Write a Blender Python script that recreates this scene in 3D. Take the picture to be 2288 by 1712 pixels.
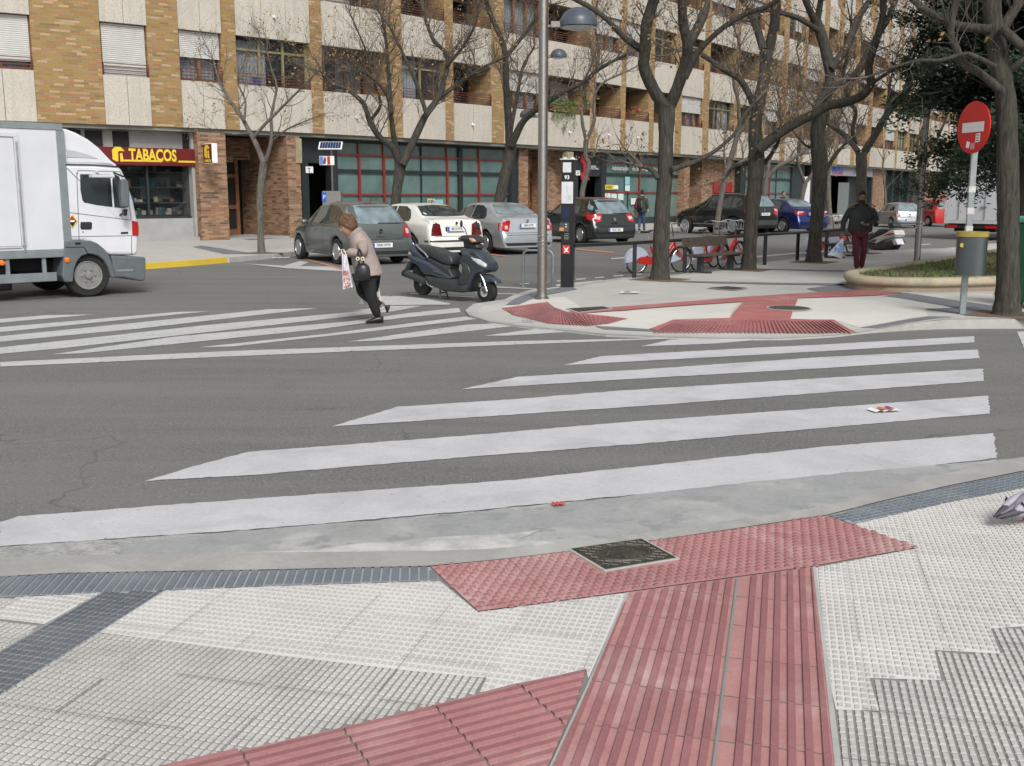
import bpy, bmesh, math, random
from mathutils import Vector, Matrix
from mathutils.bvhtree import BVHTree
R_=math.radians; random.seed(7)
S=bpy.context.scene
for o in list(bpy.data.objects): bpy.data.objects.remove(o)
C=S.collection
# ---------------------------------------------------------------- camera, sky, sun, exposure
NW,NH=2288,1712; FN=2350.0; HC=1.65; PITCH=R_(10.17)
cam=bpy.data.cameras.new('camera'); camo=bpy.data.objects.new('camera',cam); C.objects.link(camo)
cam.sensor_fit='HORIZONTAL'; cam.sensor_width=36; cam.lens=36*FN/NW; cam.clip_start=.05; cam.clip_end=900
camo.location=(0,0,HC); camo.rotation_euler=(math.pi/2-PITCH,0,0); S.camera=camo
S.render.resolution_x=1024; S.render.resolution_y=766
SUN_EL,SUN_AZ=R_(42),R_(165)      # azimuth clockwise from +Y
w=bpy.data.worlds.new('World'); S.world=w; w.use_nodes=True; nt=w.node_tree; nt.nodes.clear()
sky=nt.nodes.new('ShaderNodeTexSky'); sky.sky_type='NISHITA'; sky.sun_disc=False; sky.sun_elevation=SUN_EL; sky.sun_rotation=SUN_AZ; sky.dust_density=3; sky.air_density=1.2
hs=nt.nodes.new('ShaderNodeHueSaturation'); hs.inputs['Saturation'].default_value=.22
bg=nt.nodes.new('ShaderNodeBackground'); bg.inputs[1].default_value=.112; wo=nt.nodes.new('ShaderNodeOutputWorld')
nt.links.new(sky.outputs[0],hs.inputs['Color']); nt.links.new(hs.outputs[0],bg.inputs[0]); nt.links.new(bg.outputs[0],wo.inputs[0])
sl=bpy.data.lights.new('sun','SUN'); sl.energy=1.9; sl.angle=R_(20); sl.color=(1,.985,.955); so=bpy.data.objects.new('sun',sl); C.objects.link(so)
so.rotation_euler=Vector((math.sin(SUN_AZ)*math.cos(SUN_EL),math.cos(SUN_AZ)*math.cos(SUN_EL),math.sin(SUN_EL))).to_track_quat('Z','Y').to_euler()
S.view_settings.view_transform='Standard'; S.view_settings.look='None'; S.view_settings.exposure=.35; S.view_settings.gamma=1
# ---------------------------------------------------------------- photograph pixel -> world
def ray(x,y):
    x=x-NW/2; y=NH/2-y; c,s=math.cos(PITCH),math.sin(PITCH)
    return Vector((x,FN*c+y*s,y*c-FN*s))
def G(x,y,z=0.0):
    v=ray(x,y); t=(z-HC)/v.z; return Vector((v.x*t,v.y*t,z))
def AT(x,y,Y):                     # the point seen at pixel x,y that is Y metres ahead
    v=ray(x,y); t=Y/v.y; return Vector((v.x*t,Y,HC+v.z*t))
def sst(a,b,x):
    t=min(1,max(0,(x-a)/(b-a))); return t*t*(3-2*t)
def lerp(a,b,t): return a+(b-a)*t
# ---------------------------------------------------------------- materials
MATS={}
def M(name,col,rough=.6,metal=0,var=.12,vs=4,bump=0,bs=60,coat=0,trans=0,emit=0,col2=None,alpha=1,detail=6,spec=.5):
    if name in MATS: return MATS[name]
    m=bpy.data.materials.new(name); m.use_nodes=True; n=m.node_tree; b=n.nodes['Principled BSDF']
    b.inputs['Roughness'].default_value=rough; b.inputs['Metallic'].default_value=metal
    b.inputs['Coat Weight'].default_value=coat; b.inputs['Coat Roughness'].default_value=.08
    b.inputs['Transmission Weight'].default_value=trans; b.inputs['Specular IOR Level'].default_value=spec
    if alpha<1: b.inputs['Alpha'].default_value=alpha
    tc=n.nodes.new('ShaderNodeTexCoord')
    c=(*col,1)
    if var or col2:
        no=n.nodes.new('ShaderNodeTexNoise'); no.inputs['Scale'].default_value=vs; no.inputs['Detail'].default_value=detail; no.inputs['Roughness'].default_value=.6
        n.links.new(tc.outputs['Object'],no.inputs['Vector'])
        rp=n.nodes.new('ShaderNodeValToRGB'); c2=col2 or tuple(min(1,x*(1+var)) for x in col)
        c1=col if col2 else tuple(x*(1-var) for x in col)
        rp.color_ramp.elements[0].position=.32; rp.color_ramp.elements[1].position=.68
        rp.color_ramp.elements[0].color=(*c1,1); rp.color_ramp.elements[1].color=(*c2,1)
        n.links.new(no.outputs['Fac'],rp.inputs['Fac']); n.links.new(rp.outputs[0],b.inputs['Base Color'])
        if emit: n.links.new(rp.outputs[0],b.inputs['Emission Color'])
    else:
        b.inputs['Base Color'].default_value=c
    if emit: b.inputs['Emission Color'].default_value=c; b.inputs['Emission Strength'].default_value=emit
    if bump:
        nb=n.nodes.new('ShaderNodeTexNoise'); nb.inputs['Scale'].default_value=bs; nb.inputs['Detail'].default_value=4
        n.links.new(tc.outputs['Object'],nb.inputs['Vector'])
        bp=n.nodes.new('ShaderNodeBump'); bp.inputs['Strength'].default_value=min(1,bump*20); bp.inputs['Distance'].default_value=bump
        n.links.new(nb.outputs['Fac'],bp.inputs['Height']); n.links.new(bp.outputs[0],b.inputs['Normal'])
    MATS[name]=m; return m
class NG:
    "small node-graph helper for the larger surfaces"
    def __init__(s,name):
        s.m=bpy.data.materials.new(name); s.m.use_nodes=True; s.t=s.m.node_tree; s.b=s.t.nodes['Principled BSDF']; s.tc=s.t.nodes.new('ShaderNodeTexCoord')
    def nd(s,k,**kw):
        n=s.t.nodes.new('ShaderNode'+k)
        for a,v in kw.items():
            if a.startswith('i_'): n.inputs[a[2:].replace('_',' ')].default_value=v
            else: setattr(n,a,v)
        return n
    def L(s,a,b): s.t.links.new(a,b)
    def noise(s,scale,detail=5,rough=.6,vec=None,dist=0):
        n=s.nd('TexNoise',i_Scale=scale,i_Detail=detail,i_Roughness=rough,i_Distortion=dist); s.L(vec or s.tc.outputs['Object'],n.inputs['Vector']); return n.outputs['Fac']
    def ramp(s,f,stops,const=False):
        r=s.nd('ValToRGB'); e=r.color_ramp.elements
        if const: r.color_ramp.interpolation='CONSTANT'
        while len(e)<len(stops): e.new(.5)
        for q,(p,c) in zip(e,stops): q.position=p; q.color=(*c,1) if not isinstance(c,(int,float)) else (c,c,c,1)
        s.L(f,r.inputs['Fac']); return r.outputs[0]
    def mix(s,f,a,b,mode='MIX'):
        n=s.nd('MixRGB',blend_type=mode)
        for i,v in enumerate((f,a,b)):
            if isinstance(v,(int,float)): n.inputs[i].default_value=v if i==0 else (v,v,v,1)
            elif isinstance(v,tuple): n.inputs[i].default_value=(*v,1)
            else: s.L(v,n.inputs[i])
        return n.outputs[0]
    def math(s,op,a,b=0):
        n=s.nd('Math',operation=op)
        for i,v in enumerate((a,b)):
            if isinstance(v,(int,float)): n.inputs[i].default_value=v
            else: s.L(v,n.inputs[i])
        return n.outputs[0]
    def out(s,col,rough=.8,bump=None,dist=.003,st=.6):
        s.L(col,s.b.inputs['Base Color'])
        if isinstance(rough,(int,float)): s.b.inputs['Roughness'].default_value=rough
        else: s.L(rough,s.b.inputs['Roughness'])
        if bump is not None:
            b=s.nd('Bump',i_Strength=st,i_Distance=dist); s.L(bump,b.inputs['Height']); s.L(b.outputs[0],s.b.inputs['Normal'])
        return s.m
# ---------------------------------------------------------------- mesh building
def tag(o,label=None,cat=None,group=None,kind=None):
    if label: o['label']=label
    if cat: o['category']=cat
    if group: o['group']=group
    if kind: o['kind']=kind
    return o
def empty(name,loc=(0,0,0),rz=0,label=None,cat=None,group=None):
    o=bpy.data.objects.new(name,None); o.empty_display_size=.2; C.objects.link(o); o.location=loc; o.rotation_euler=(0,0,rz)
    return tag(o,label,cat,group)
class MB:
    def __init__(s): s.v=[]; s.f=[]; s.uv=None
    def add(s,vs,fs):
        k=len(s.v); s.v+= [tuple(p) for p in vs]; s.f+=[tuple(i+k for i in f) for f in fs]; return s
    def box(s,c,d,rz=0,mat=None):
        x,y,z=d[0]/2,d[1]/2,d[2]/2; m=mat or Matrix.Rotation(rz,3,'Z'); c=Vector(c)
        vs=[c+m@Vector((a*x,b*y,e*z)) for e in(-1,1) for b in(-1,1) for a in(-1,1)]
        return s.add(vs,[(0,2,3,1),(4,5,7,6),(0,1,5,4),(2,6,7,3),(0,4,6,2),(1,3,7,5)])
    def b2(s,x0,x1,y0,y1,z0,z1): return s.box(((x0+x1)/2,(y0+y1)/2,(z0+z1)/2),(abs(x1-x0),abs(y1-y0),abs(z1-z0)))
    def tube(s,pts,rad,n=8,cap=True):
        pts=[Vector(p) for p in pts]
        if isinstance(rad,(int,float)): rad=[rad]*len(pts)
        k=len(s.v); fs=[]; vs=[]; prev=None
        for i,p in enumerate(pts):
            t=(pts[min(i+1,len(pts)-1)]-pts[max(i-1,0)])
            if t.length<1e-9: t=Vector((0,0,1))
            t.normalize()
            if prev is None:
                a=t.orthogonal().normalized()
            else:
                a=prev-t*prev.dot(t)
                if a.length<1e-6: a=t.orthogonal()
                a.normalize()
            prev=a; b=t.cross(a)
            for j in range(n):
                q=2*math.pi*j/n; vs.append(p+(a*math.cos(q)+b*math.sin(q))*rad[i])
        for i in range(len(pts)-1):
            for j in range(n):
                fs.append((i*n+j,i*n+(j+1)%n,(i+1)*n+(j+1)%n,(i+1)*n+j))
        if cap: fs.append(tuple(range(n))[::-1]); fs.append(tuple((len(pts)-1)*n+j for j in range(n)))
        return s.add(vs,fs)
    def lathe(s,prof,at=(0,0,0),n=20,mat=None):
        at=Vector(at); m=mat or Matrix.Identity(3); vs=[]; fs=[]
        for r,z in prof:
            for j in range(n):
                q=2*math.pi*j/n; vs.append(at+m@Vector((r*math.cos(q),r*math.sin(q),z)))
        for i in range(len(prof)-1):
            for j in range(n): fs.append((i*n+j,i*n+(j+1)%n,(i+1)*n+(j+1)%n,(i+1)*n+j))
        fs.append(tuple(range(n))[::-1]); fs.append(tuple((len(prof)-1)*n+j for j in range(n)))
        return s.add(vs,fs)
    def ell(s,c,r,n=12,m=8,mat=None):
        prof=[(max(1e-4,math.sin(math.pi*i/m)),-math.cos(math.pi*i/m)) for i in range(m+1)]
        mm=(mat or Matrix.Identity(3))@Matrix.Diagonal(Vector(r)); return s.lathe(prof,c,n,mm)
    def prism(s,poly,f,a,b):
        "polygon of 2-D points; f(p,t) gives the 3-D point at depth t"
        n=len(poly); vs=[f(p,a) for p in poly]+[f(p,b) for p in poly]
        return s.add(vs,[tuple(range(n))[::-1],tuple(range(n,2*n))]+[(i,(i+1)%n,n+(i+1)%n,n+i) for i in range(n)])
    def build(s,name,mat,parent=None,smooth=False,bevel=0,seg=1,sub=0,angle=40,weld=False,recalc=True,uvf=None,**kw):
        me=bpy.data.meshes.new(name); me.from_pydata(s.v,[],s.f)
        if bevel or weld or recalc:
            bm=bmesh.new(); bm.from_mesh(me)
            if weld: bmesh.ops.remove_doubles(bm,verts=bm.verts,dist=1e-4)
            if recalc: bmesh.ops.recalc_face_normals(bm,faces=bm.faces)
            if bevel: bmesh.ops.bevel(bm,geom=[e for e in bm.edges if len(e.link_faces)==2 and e.calc_face_angle(0)>R_(30)],offset=bevel,segments=seg,affect='EDGES',profile=.5)
            bm.to_mesh(me); bm.free()
        if smooth:
            me.polygons.foreach_set('use_smooth',[True]*len(me.polygons)); me.set_sharp_from_angle(angle=R_(angle))
        if uvf:
            ul=me.uv_layers.new(name='UVMap')
            for p in me.polygons:
                for li in p.loop_indices:
                    ul.data[li].uv=uvf(me.vertices[me.loops[li].vertex_index].co,p.normal)
        o=bpy.data.objects.new(name,me); C.objects.link(o)
        if mat: me.materials.append(mat)
        if parent: o.parent=parent
        if sub:
            md=o.modifiers.new('s','SUBSURF'); md.levels=md.render_levels=sub
        return tag(o,kw.get('label'),kw.get('cat'),kw.get('group'),kw.get('kind'))
def text(name,st,size,mat,parent=None,loc=(0,0,0),rot=None,ext=.003,sx=1,bold=0,align='CENTER'):
    cu=bpy.data.curves.new(name,'FONT'); cu.body=st; cu.size=size; cu.extrude=ext; cu.align_x=align; cu.align_y='CENTER'; cu.offset=bold; cu.resolution_u=3
    t=bpy.data.objects.new('t',cu); C.objects.link(t); bpy.context.view_layer.update()
    me=bpy.data.meshes.new_from_object(t.evaluated_get(bpy.context.evaluated_depsgraph_get())); bpy.data.objects.remove(t); bpy.data.curves.remove(cu)
    me.materials.clear(); me.materials.append(mat); me.transform(Matrix.Diagonal((sx,1,1,1)))
    o=bpy.data.objects.new(name,me); C.objects.link(o); o.matrix_local=Matrix.Translation(loc)@(rot or Matrix.Identity(4))
    if parent: o.parent=parent
    return o
def copy_tree(o,parent=None):
    c=o.copy(); C.objects.link(c)
    if parent: c.parent=parent
    for ch in o.children: copy_tree(ch,c)
    return c
def join(vecs): return [tuple(v) for v in vecs]
def cat(pts,k=6):
    "Catmull-Rom through points (tuples of any dimension)"
    P=[tuple(p) for p in pts]; out=[]
    for i in range(len(P)-1):
        p0=P[max(i-1,0)];p1=P[i];p2=P[i+1];p3=P[min(i+2,len(P)-1)]
        for j in range(k):
            t=j/k; out.append(tuple(.5*((2*b)+(-a+c)*t+(2*a-5*b+4*c-d)*t*t+(-a+3*b-3*c+d)*t**3) for a,b,c,d in zip(p0,p1,p2,p3)))
    out.append(P[-1]); return out
WM=lambda n='Z',a=0: Matrix.Rotation(a,3,n)
# ---------------------------------------------------------------- the ground: materials
def asphalt():
    g=NG('asphalt'); o=g.tc.outputs['Object']
    fine=g.noise(48,5,.8); mid=g.noise(9,5,.6); big=g.noise(.45,4,.55)
    c=g.ramp(fine,[(.34,(.035,.035,.034)),(.46,(.10,.10,.097)),(.56,(.15,.149,.142)),(.68,(.36,.355,.34))])
    c=g.mix(.35,c,g.ramp(mid,[(.3,(.125,.125,.12)),(.7,(.18,.178,.17))]))
    c=g.mix(g.ramp(big,[(.35,0.),(.65,.4)]),c,(.18,.178,.168))
    ag=g.nd('TexVoronoi',i_Scale=42); g.L(o,ag.inputs['Vector']); sp=g.ramp(ag.outputs['Distance'],[(.12,1.),(.26,0.)]); pick=g.nd('SeparateColor'); g.L(ag.outputs['Color'],pick.inputs[0])
    c=g.mix(g.math('MULTIPLY',sp,g.ramp(pick.outputs[0],[(.72,0.),(.80,.75)])),c,(.42,.41,.38)); c=g.mix(g.math('MULTIPLY',g.ramp(ag.outputs['Distance'],[(.2,.9),(.4,0.)]),g.ramp(pick.outputs[1],[(.6,0.),(.7,.7)])),c,(.05,.05,.048))
    mp=g.nd('Mapping'); mp.inputs['Rotation'].default_value=(0,0,R_(-17)); mp.inputs['Scale'].default_value=(.10,1.0,1); g.L(o,mp.inputs['Vector'])
    c=g.mix(g.ramp(g.noise(1.5,5,.6,mp.outputs[0]),[(.45,0.),(.65,.38)]),c,(.205,.20,.185)); c=g.mix(g.ramp(g.noise(2.6,5,.6,mp.outputs[0]),[(.58,0.),(.72,.35)]),c,(.09,.09,.087))
    # pale dusty wheel drift and cracks
    v=g.nd('TexVoronoi',feature='DISTANCE_TO_EDGE',i_Scale=.33)
    dn=g.nd('TexNoise',i_Scale=1.3,i_Detail=5); g.L(o,dn.inputs['Vector']); vm=g.nd('VectorMath',operation='MULTIPLY_ADD'); g.L(dn.outputs['Color'],vm.inputs[0]); vm.inputs[1].default_value=(1.1,1.1,0); g.L(o,vm.inputs[2]); g.L(vm.outputs[0],v.inputs['Vector'])
    cr=g.ramp(v.outputs['Distance'],[(0,1.),(.0045,0.)]); cr=g.math('MULTIPLY',cr,g.ramp(g.noise(.5,2),[(.50,0.),(.58,.5)]))
    c=g.mix(cr,c,(.04,.04,.038))
    st=g.ramp(g.noise(.9,6,.65,dist=.6),[(.6,0.),(.75,.45)]); c=g.mix(st,c,(.085,.083,.078))
    return g.out(c,.9,g.math('SUBTRACT',fine,g.math('MULTIPLY',cr,1.5)),.006,.5)
def speck(name,a,b,fs=90,ms=3,rough=.8,bump=.003,stain=None,wear=None,wlo=.6,whi=.66,wcol=(.15,.15,.145),tile=None):
    g=NG(name); fine=g.noise(fs,4,.7); mid=g.noise(ms,6,.6)
    c=g.mix(.5,g.ramp(fine,[(.3,a),(.7,b)]),g.ramp(mid,[(.3,a),(.7,b)]))
    if stain: c=g.mix(g.ramp(g.noise(1.7,6,.65,dist=.5),[(.5,0.),(.72,.8)]),c,stain)
    if tile:
        mp=g.nd('Mapping'); mp.inputs['Rotation'].default_value=(0,0,-tile[0]); g.L(g.tc.outputs['Object'],mp.inputs['Vector']); b=g.nd('TexBrick',offset=tile[3] if len(tile)>3 else 0.); b.inputs['Scale'].default_value=1; b.inputs['Mortar Size'].default_value=0; b.inputs['Brick Width'].default_value=tile[1]; b.inputs['Row Height'].default_value=tile[2]; b.inputs['Color1'].default_value=(.90,.90,.90,1); b.inputs['Color2'].default_value=(1.05,1.045,1.04,1); g.L(mp.outputs[0],b.inputs['Vector']); c=g.mix(1,c,b.outputs['Color'],'MULTIPLY')
    if wear: c=g.mix(g.ramp(g.noise(wear,7,.75),[(wlo,0.),(whi,1.)]),c,wcol)
    m=g.out(c,rough,fine,bump,.5); MATS[name]=m; return m
TA=R_(-14.5)
m_asph=asphalt()
m_paint=speck('road_paint',(.40,.40,.415),(.57,.57,.59),45,2.6,.8,.003,stain=(.37,.365,.37),wear=17,wlo=.645,whi=.67)
m_paint_old=speck('road_paint_old',(.38,.38,.38),(.54,.54,.54),45,2.2,.85,.002,wear=12,wlo=.58,whi=.64)
m_orange=speck('orange_paint',(.50,.17,.09),(.62,.24,.14),60,3,.8,.002,wear=9,wlo=.5,whi=.6)
m_kerb=speck('kerb_concrete',(.33,.33,.31),(.48,.47,.44),80,4,.85,.002,stain=(.28,.28,.26))
m_gutter=speck('gutter_concrete',(.24,.25,.25),(.36,.365,.355),32,2.2,.85,.006,stain=(.50,.49,.46),wear=4,wlo=.54,whi=.6,wcol=(.255,.265,.262))
m_gravel=speck('crumbled_asphalt',(.12,.12,.115),(.5,.5,.47),38,6,.9,.01,stain=(.55,.54,.51))
m_gbase=speck('pad_joint_grey',(.19,.185,.175),(.275,.27,.255),120,3,.85,.002,stain=(.17,.16,.15))
m_gpad=speck('pad_grey',(.42,.405,.385),(.56,.545,.525),60,3,.8,.001,stain=(.34,.33,.31),tile=(TA,.3144,.3296))
m_wbase=speck('pad_joint_white',(.56,.54,.515),(.68,.665,.64),120,3,.8,.001,stain=(.6,.58,.55))
m_wpad=speck('pad_white',(.41,.40,.38),(.52,.51,.49),90,3,.8,.001,stain=(.46,.45,.43),tile=(TA,.3144,.3296))
m_dbase=speck('slate_joint',(.25,.27,.28),(.35,.37,.38),90,3,.8,.001)
m_dpad=speck('slate_pad',(.07,.08,.095),(.13,.145,.165),90,4,.65,.001,stain=(.15,.16,.17))
m_rbase=speck('red_tile',(.35,.155,.15),(.46,.25,.24),70,7,.85,.001,stain=(.56,.46,.44),tile=(R_(75.6),.3,.404))
m_rrib=speck('red_rib',(.235,.095,.10),(.33,.145,.15),70,5,.65,.002,stain=(.40,.22,.21),tile=(R_(75.6),.3,.404))
m_redfar=speck('red_tile_island',(.30,.09,.085),(.42,.15,.14),30,3,.75,.001,stain=(.42,.25,.23))
m_iron=M('cast_iron',(.06,.055,.045),.55,.5,.4,20,.002,120)
m_pale=speck('island_paving',(.38,.37,.345),(.51,.50,.47),50,1.4,.85,.001,stain=(.37,.36,.34))
m_cream=speck('island_cream',(.50,.485,.45),(.61,.595,.55),50,1.4,.85,.001,stain=(.5,.48,.45))
m_dpad2=speck('slate_pad_pale',(.10,.12,.14),(.18,.20,.225),90,4,.65,.001,stain=(.22,.23,.24))
m_slate=speck('island_slate',(.12,.13,.145),(.2,.21,.225),50,2,.8,.001)
m_yel=speck('kerb_yellow',(.62,.42,.03),(.74,.54,.06),50,5,.7,.001,wear=8,wlo=.6,whi=.68,wcol=(.45,.42,.33))
m_soil=speck('soil',(.09,.06,.04),(.19,.14,.10),40,3,.95,.01)
# ---------------------------------------------------------------- ground geometry helpers
def clip(poly,con):
    "part of convex polygon con covered by polygon poly (con counter-clockwise)"
    def area(p): return sum(p[i][0]*p[(i+1)%len(p)][1]-p[(i+1)%len(p)][0]*p[i][1] for i in range(len(p)))
    if area(con)<0: con=con[::-1]
    out=list(poly)
    for i in range(len(con)):
        a,b=con[i],con[(i+1)%len(con)]; inp=out; out=[]
        if not inp: return []
        side=lambda p:(b[0]-a[0])*(p[1]-a[1])-(b[1]-a[1])*(p[0]-a[0])
        for j in range(len(inp)):
            p,q=inp[j-1],inp[j]; sp,sq=side(p),side(q)
            if (sp>=0)!=(sq>=0):
                t=sp/(sp-sq); out.append((p[0]+(q[0]-p[0])*t,p[1]+(q[1]-p[1])*t))
            if sq>=0: out.append(q)
    return out
def inside(p,poly):
    r=False
    for i in range(len(poly)):
        a,b=poly[i-1],poly[i]
        if (a[1]>p[1])!=(b[1]>p[1]) and p[0]<(b[0]-a[0])*(p[1]-a[1])/(b[1]-a[1])+a[0]: r=not r
    return r
def ragged(poly,step=.12,amp=.006):
    out=[]
    for i in range(len(poly)):
        a,b=poly[i],poly[(i+1)%len(poly)]; L=math.dist(a,b); n=max(1,int(L/step)); nx,ny=(-(b[1]-a[1])/L,(b[0]-a[0])/L) if L>0 else (0,0)
        for k in range(n):
            t=k/n; e=random.uniform(-amp,amp); out.append((a[0]+(b[0]-a[0])*t+nx*e,a[1]+(b[1]-a[1])*t+ny*e))
    return out
def W2(pix,z=0): return [tuple(G(x,y,z)[:2]) for x,y in pix]
def flat(name,polys,mat,z,**kw):
    m=MB()
    for p in polys:
        a=sum(p[i][0]*p[(i+1)%len(p)][1]-p[(i+1)%len(p)][0]*p[i][1] for i in range(len(p)))
        if a<0: p=p[::-1]
        m.add([(x,y,z) for x,y in p],[tuple(range(len(p)))])
    return m.build(name,mat,recalc=False,**kw)
def draped(name,polys,mat,zf,dz,cell=.4,**kw):
    "polygons cut on a grid and laid on the height function zf"
    bm=bmesh.new()
    for p in polys:
        try: bm.faces.new([bm.verts.new((x,y,0)) for x,y in p])
        except Exception: pass
    bmesh.ops.triangulate(bm,faces=bm.faces[:])
    xs=[v.co.x for v in bm.verts]; ys=[v.co.y for v in bm.verts]
    for ax,lo,hi in ((0,min(xs),min(max(xs),min(xs)+22)),(1,min(ys),min(max(ys),min(ys)+16))):
        q=math.floor(lo/cell)*cell+cell
        while q<hi:
            co=Vector((q,0,0)) if ax==0 else Vector((0,q,0)); no=Vector((1,0,0)) if ax==0 else Vector((0,1,0))
            bmesh.ops.bisect_plane(bm,geom=bm.verts[:]+bm.edges[:]+bm.faces[:],dist=1e-5,plane_co=co,plane_no=no); q+=cell
    for v in bm.verts: v.co.z=zf(v.co.x,v.co.y)+dz
    bmesh.ops.recalc_face_normals(bm,faces=bm.faces)
    if sum(f.normal.z for f in bm.faces)<0: bmesh.ops.reverse_faces(bm,faces=bm.faces)
    me=bpy.data.meshes.new(name); bm.to_mesh(me); bm.free(); me.materials.append(mat)
    o=bpy.data.objects.new(name,me); C.objects.link(o); return tag(o,**kw)
ST=dict(kind='structure')
# road: one sheet to the horizon
m=MB(); m.add([(-400,-60,0),(400,-60,0),(400,700,0),(-400,700,0)],[(0,1,2,3)]); m.build('road',m_asph,recalc=False,**ST)
# crosswalk near (five whole stripes and a tip), painted hatching beyond it
near=[[(0,1168),(42,1155),(560,1116),(1150,1074),(1442,1042),(1834,1000),(2220,969),(2228,1025),(1890,1062),(1537,1095),(1050,1143),(572,1184),(0,1222)],
[(322,1076),(445,1040),(556,1011),(1050,974),(1386,945),(1834,913),(2207,885),(2212,925),(1834,958),(1442,992),(1050,1022),(572,1062)],
[(741,954),(889,910),(1150,893),(1386,874),(1834,846),(2195,825),(2200,852),(1834,879),(1442,908),(1050,934)],
[(1029,871),(1156,843),(1442,826),(1834,799),(2184,782),(2189,801),(1834,824),(1442,846)],
[(1260,817),(1341,797),(1666,779),(1834,771),(2176,752),(2178,766),(1834,786),(1498,804)],
[(1431,775),(1498,760),(1638,755),(1722,757.5),(1610,768)]]
flat('crosswalk_stripes',[ragged(W2(p),.045,.0075) for p in near],m_paint,.004,**ST)
hat=[[(0,810),(520,785),(1150,763),(1487,756.5),(1490,758),(1150,771),(520,797),(0,820)],[(-60,724),(0,713.5),(104,705),(213,703),(0,722)],
[(-60,737),(0,732),(395,698),(468,696),(0,743)],[(-60,757),(0,752.5),(598,692),(712,689),(312,735),(0,764.5)],[(-60,782),(0,777.5),(468,726.5),(785,698),(870,688),(945,684),(880,696),(780,708),(130,780),(0,791.5)],
[(114,793),(390,753),(780,719),(915,700),(1024,688.6),(1030,698),(900,711),(700,738),(187,790)],[(442,777),(728,747),(910,724),(1040,708),(1066,713.6),(832,740.6),(520,775)],
[(775,764.5),(910,745),(1040,726.5),(1133,722.5),(1152,729),(863,761)],[(1081,751),(1218,733),(1263,743),(1134,751)]]
flat('hatched_markings',[ragged(W2(p)) for p in hat],m_paint_old,.004,**ST)
mk=[[(788,696),(862,685),(945,684),(870,692)],[(846,664),(870,661),(940,667),(1007,679),(1003,682),(862,683)],[(860,663),(877,660.5),(882,663)],[(915,656),(1060,664.5),(1060,666.5),(918,658)],[(1062,655),(1165,657.5),(1163,659.5),(1062,657)],[(1085,640),(1199,645.5),(1199,648),(1085,642.5)],
[(540,589),(640,595),(735,596.5),(765,601),(765,607),(640,600)],[(633,595),(671,584),(690,586.5),(668,596)],[(1365,577.5),(1410,574.5),(1412,577),(1367,580)],[(1240,637),(1345,627),(1350,630),(1245,641)]]
for k in range(9):
    x=1160+k*42; y=635-k*3.6; mk.append([(x,y),(x+22,y-1.8),(x+23,y+.8),(x+2,y+2.4)])
mk+=[[(1690,573),(1770,566),(1950,556),(1952,557.5),(1770,568.5),(1692,575.5)],[(2048,547),(2078,545),(2080,547),(2050,549)]]
flat('parking_lines',[ragged(W2(p),.3,.004) for p in mk],m_paint_old,.0075,**ST)
ol=[[(676,579),(684,579),(772,602),(766,605)],[(905,584),(912,583),(930,588),(925,590)],[(1085,566),(1130,572),(1130,574.5),(1083,569)],[(1288,556),(1372,564),(1372,567),(1288,559)]]
flat('orange_parking_lines',[W2(p) for p in ol],m_orange,.0105,**ST)
# ---- near pavement
ZP=.03
edge=[(-400,1268),(0,1258),(203,1252),(520,1247),(959,1243),(1100,1238),(1277,1223),(1444,1202),(1841,1143),(1953,1108),(2120,1066),(2288,1030),(2800,905)]
def near_poly(top,z): return W2(top,z)+[(14,-20),(-14,-20)]
m=MB(); P=near_poly(edge,.0); n=len(P)
m.add([(x,y,0.001) for x,y in P]+[(x,y,ZP-.012) for x,y in P],[tuple(range(n,2*n))[::-1]]+[(i,(i+1)%n,n+(i+1)%n,n+i) for i in range(n)]); m.build('near_pavement',m_gbase,**ST)
gp=[(262,1249),(270,1220),(468,1194),(988,1156),(1218,1134),(1537,1094),(1890,1058),(2225,1030),(2288,1022),(2400,1000),(2400,1003),(2288,1034),(2120,1068),(1953,1110),(1841,1145),(1444,1204),(1277,1225),(959,1244),(520,1247)]
flat('gutter',[ragged(W2(gp),.1,.012)],m_gutter,.006,**ST)
flat('broken_asphalt_edge',[ragged(W2([(-60,1222),(0,1222),(572,1186),(1050,1145),(1537,1097),(1890,1064),(2228,1027),(2228,1034),(1537,1099),(1000,1158),(470,1196),(280,1222),(262,1246),(0,1256),(-60,1258)]),.08,.014)],m_gravel,.003,**ST)
kt=[(-60,1288),(0,1286),(146,1278),(348,1274.5),(603,1270.5),(960,1262),(1100,1249),(1277,1229),(1444,1208),(1846,1149),(1959,1120),(2120,1083),(2288,1050),(2500,1000)]
ko=[(-60,1268),(0,1265),(203,1256),(520,1251),(959,1247),(1100,1240),(1277,1225),(1444,1204),(1841,1145),(1953,1110),(2120,1068),(2288,1032),(2500,984)]
m_kerbn=speck('near_kerb_concrete',(.26,.255,.24),(.38,.37,.35),60,3,.85,.002,stain=(.46,.45,.42))
flat('kerb_dust',[ragged(W2([(180,1262),(420,1244),(700,1232),(960,1205),(1110,1196),(1210,1188),(1160,1210),(1277,1222),(1100,1236),(959,1243),(520,1246),(203,1251)]),.09,.02)],speck('mortar_dust',(.46,.45,.43),(.58,.57,.54),30,2,.9,.002,wear=5,wlo=.42,whi=.62,wcol=(.33,.335,.33)),.009,**ST)
flat('near_kerb',[W2([(-400,1292)]+kt+[(2800,930)],ZP)+W2(edge[::-1],0)],m_kerbn,ZP-.004,**ST)
TA=R_(-14.5)
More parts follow.
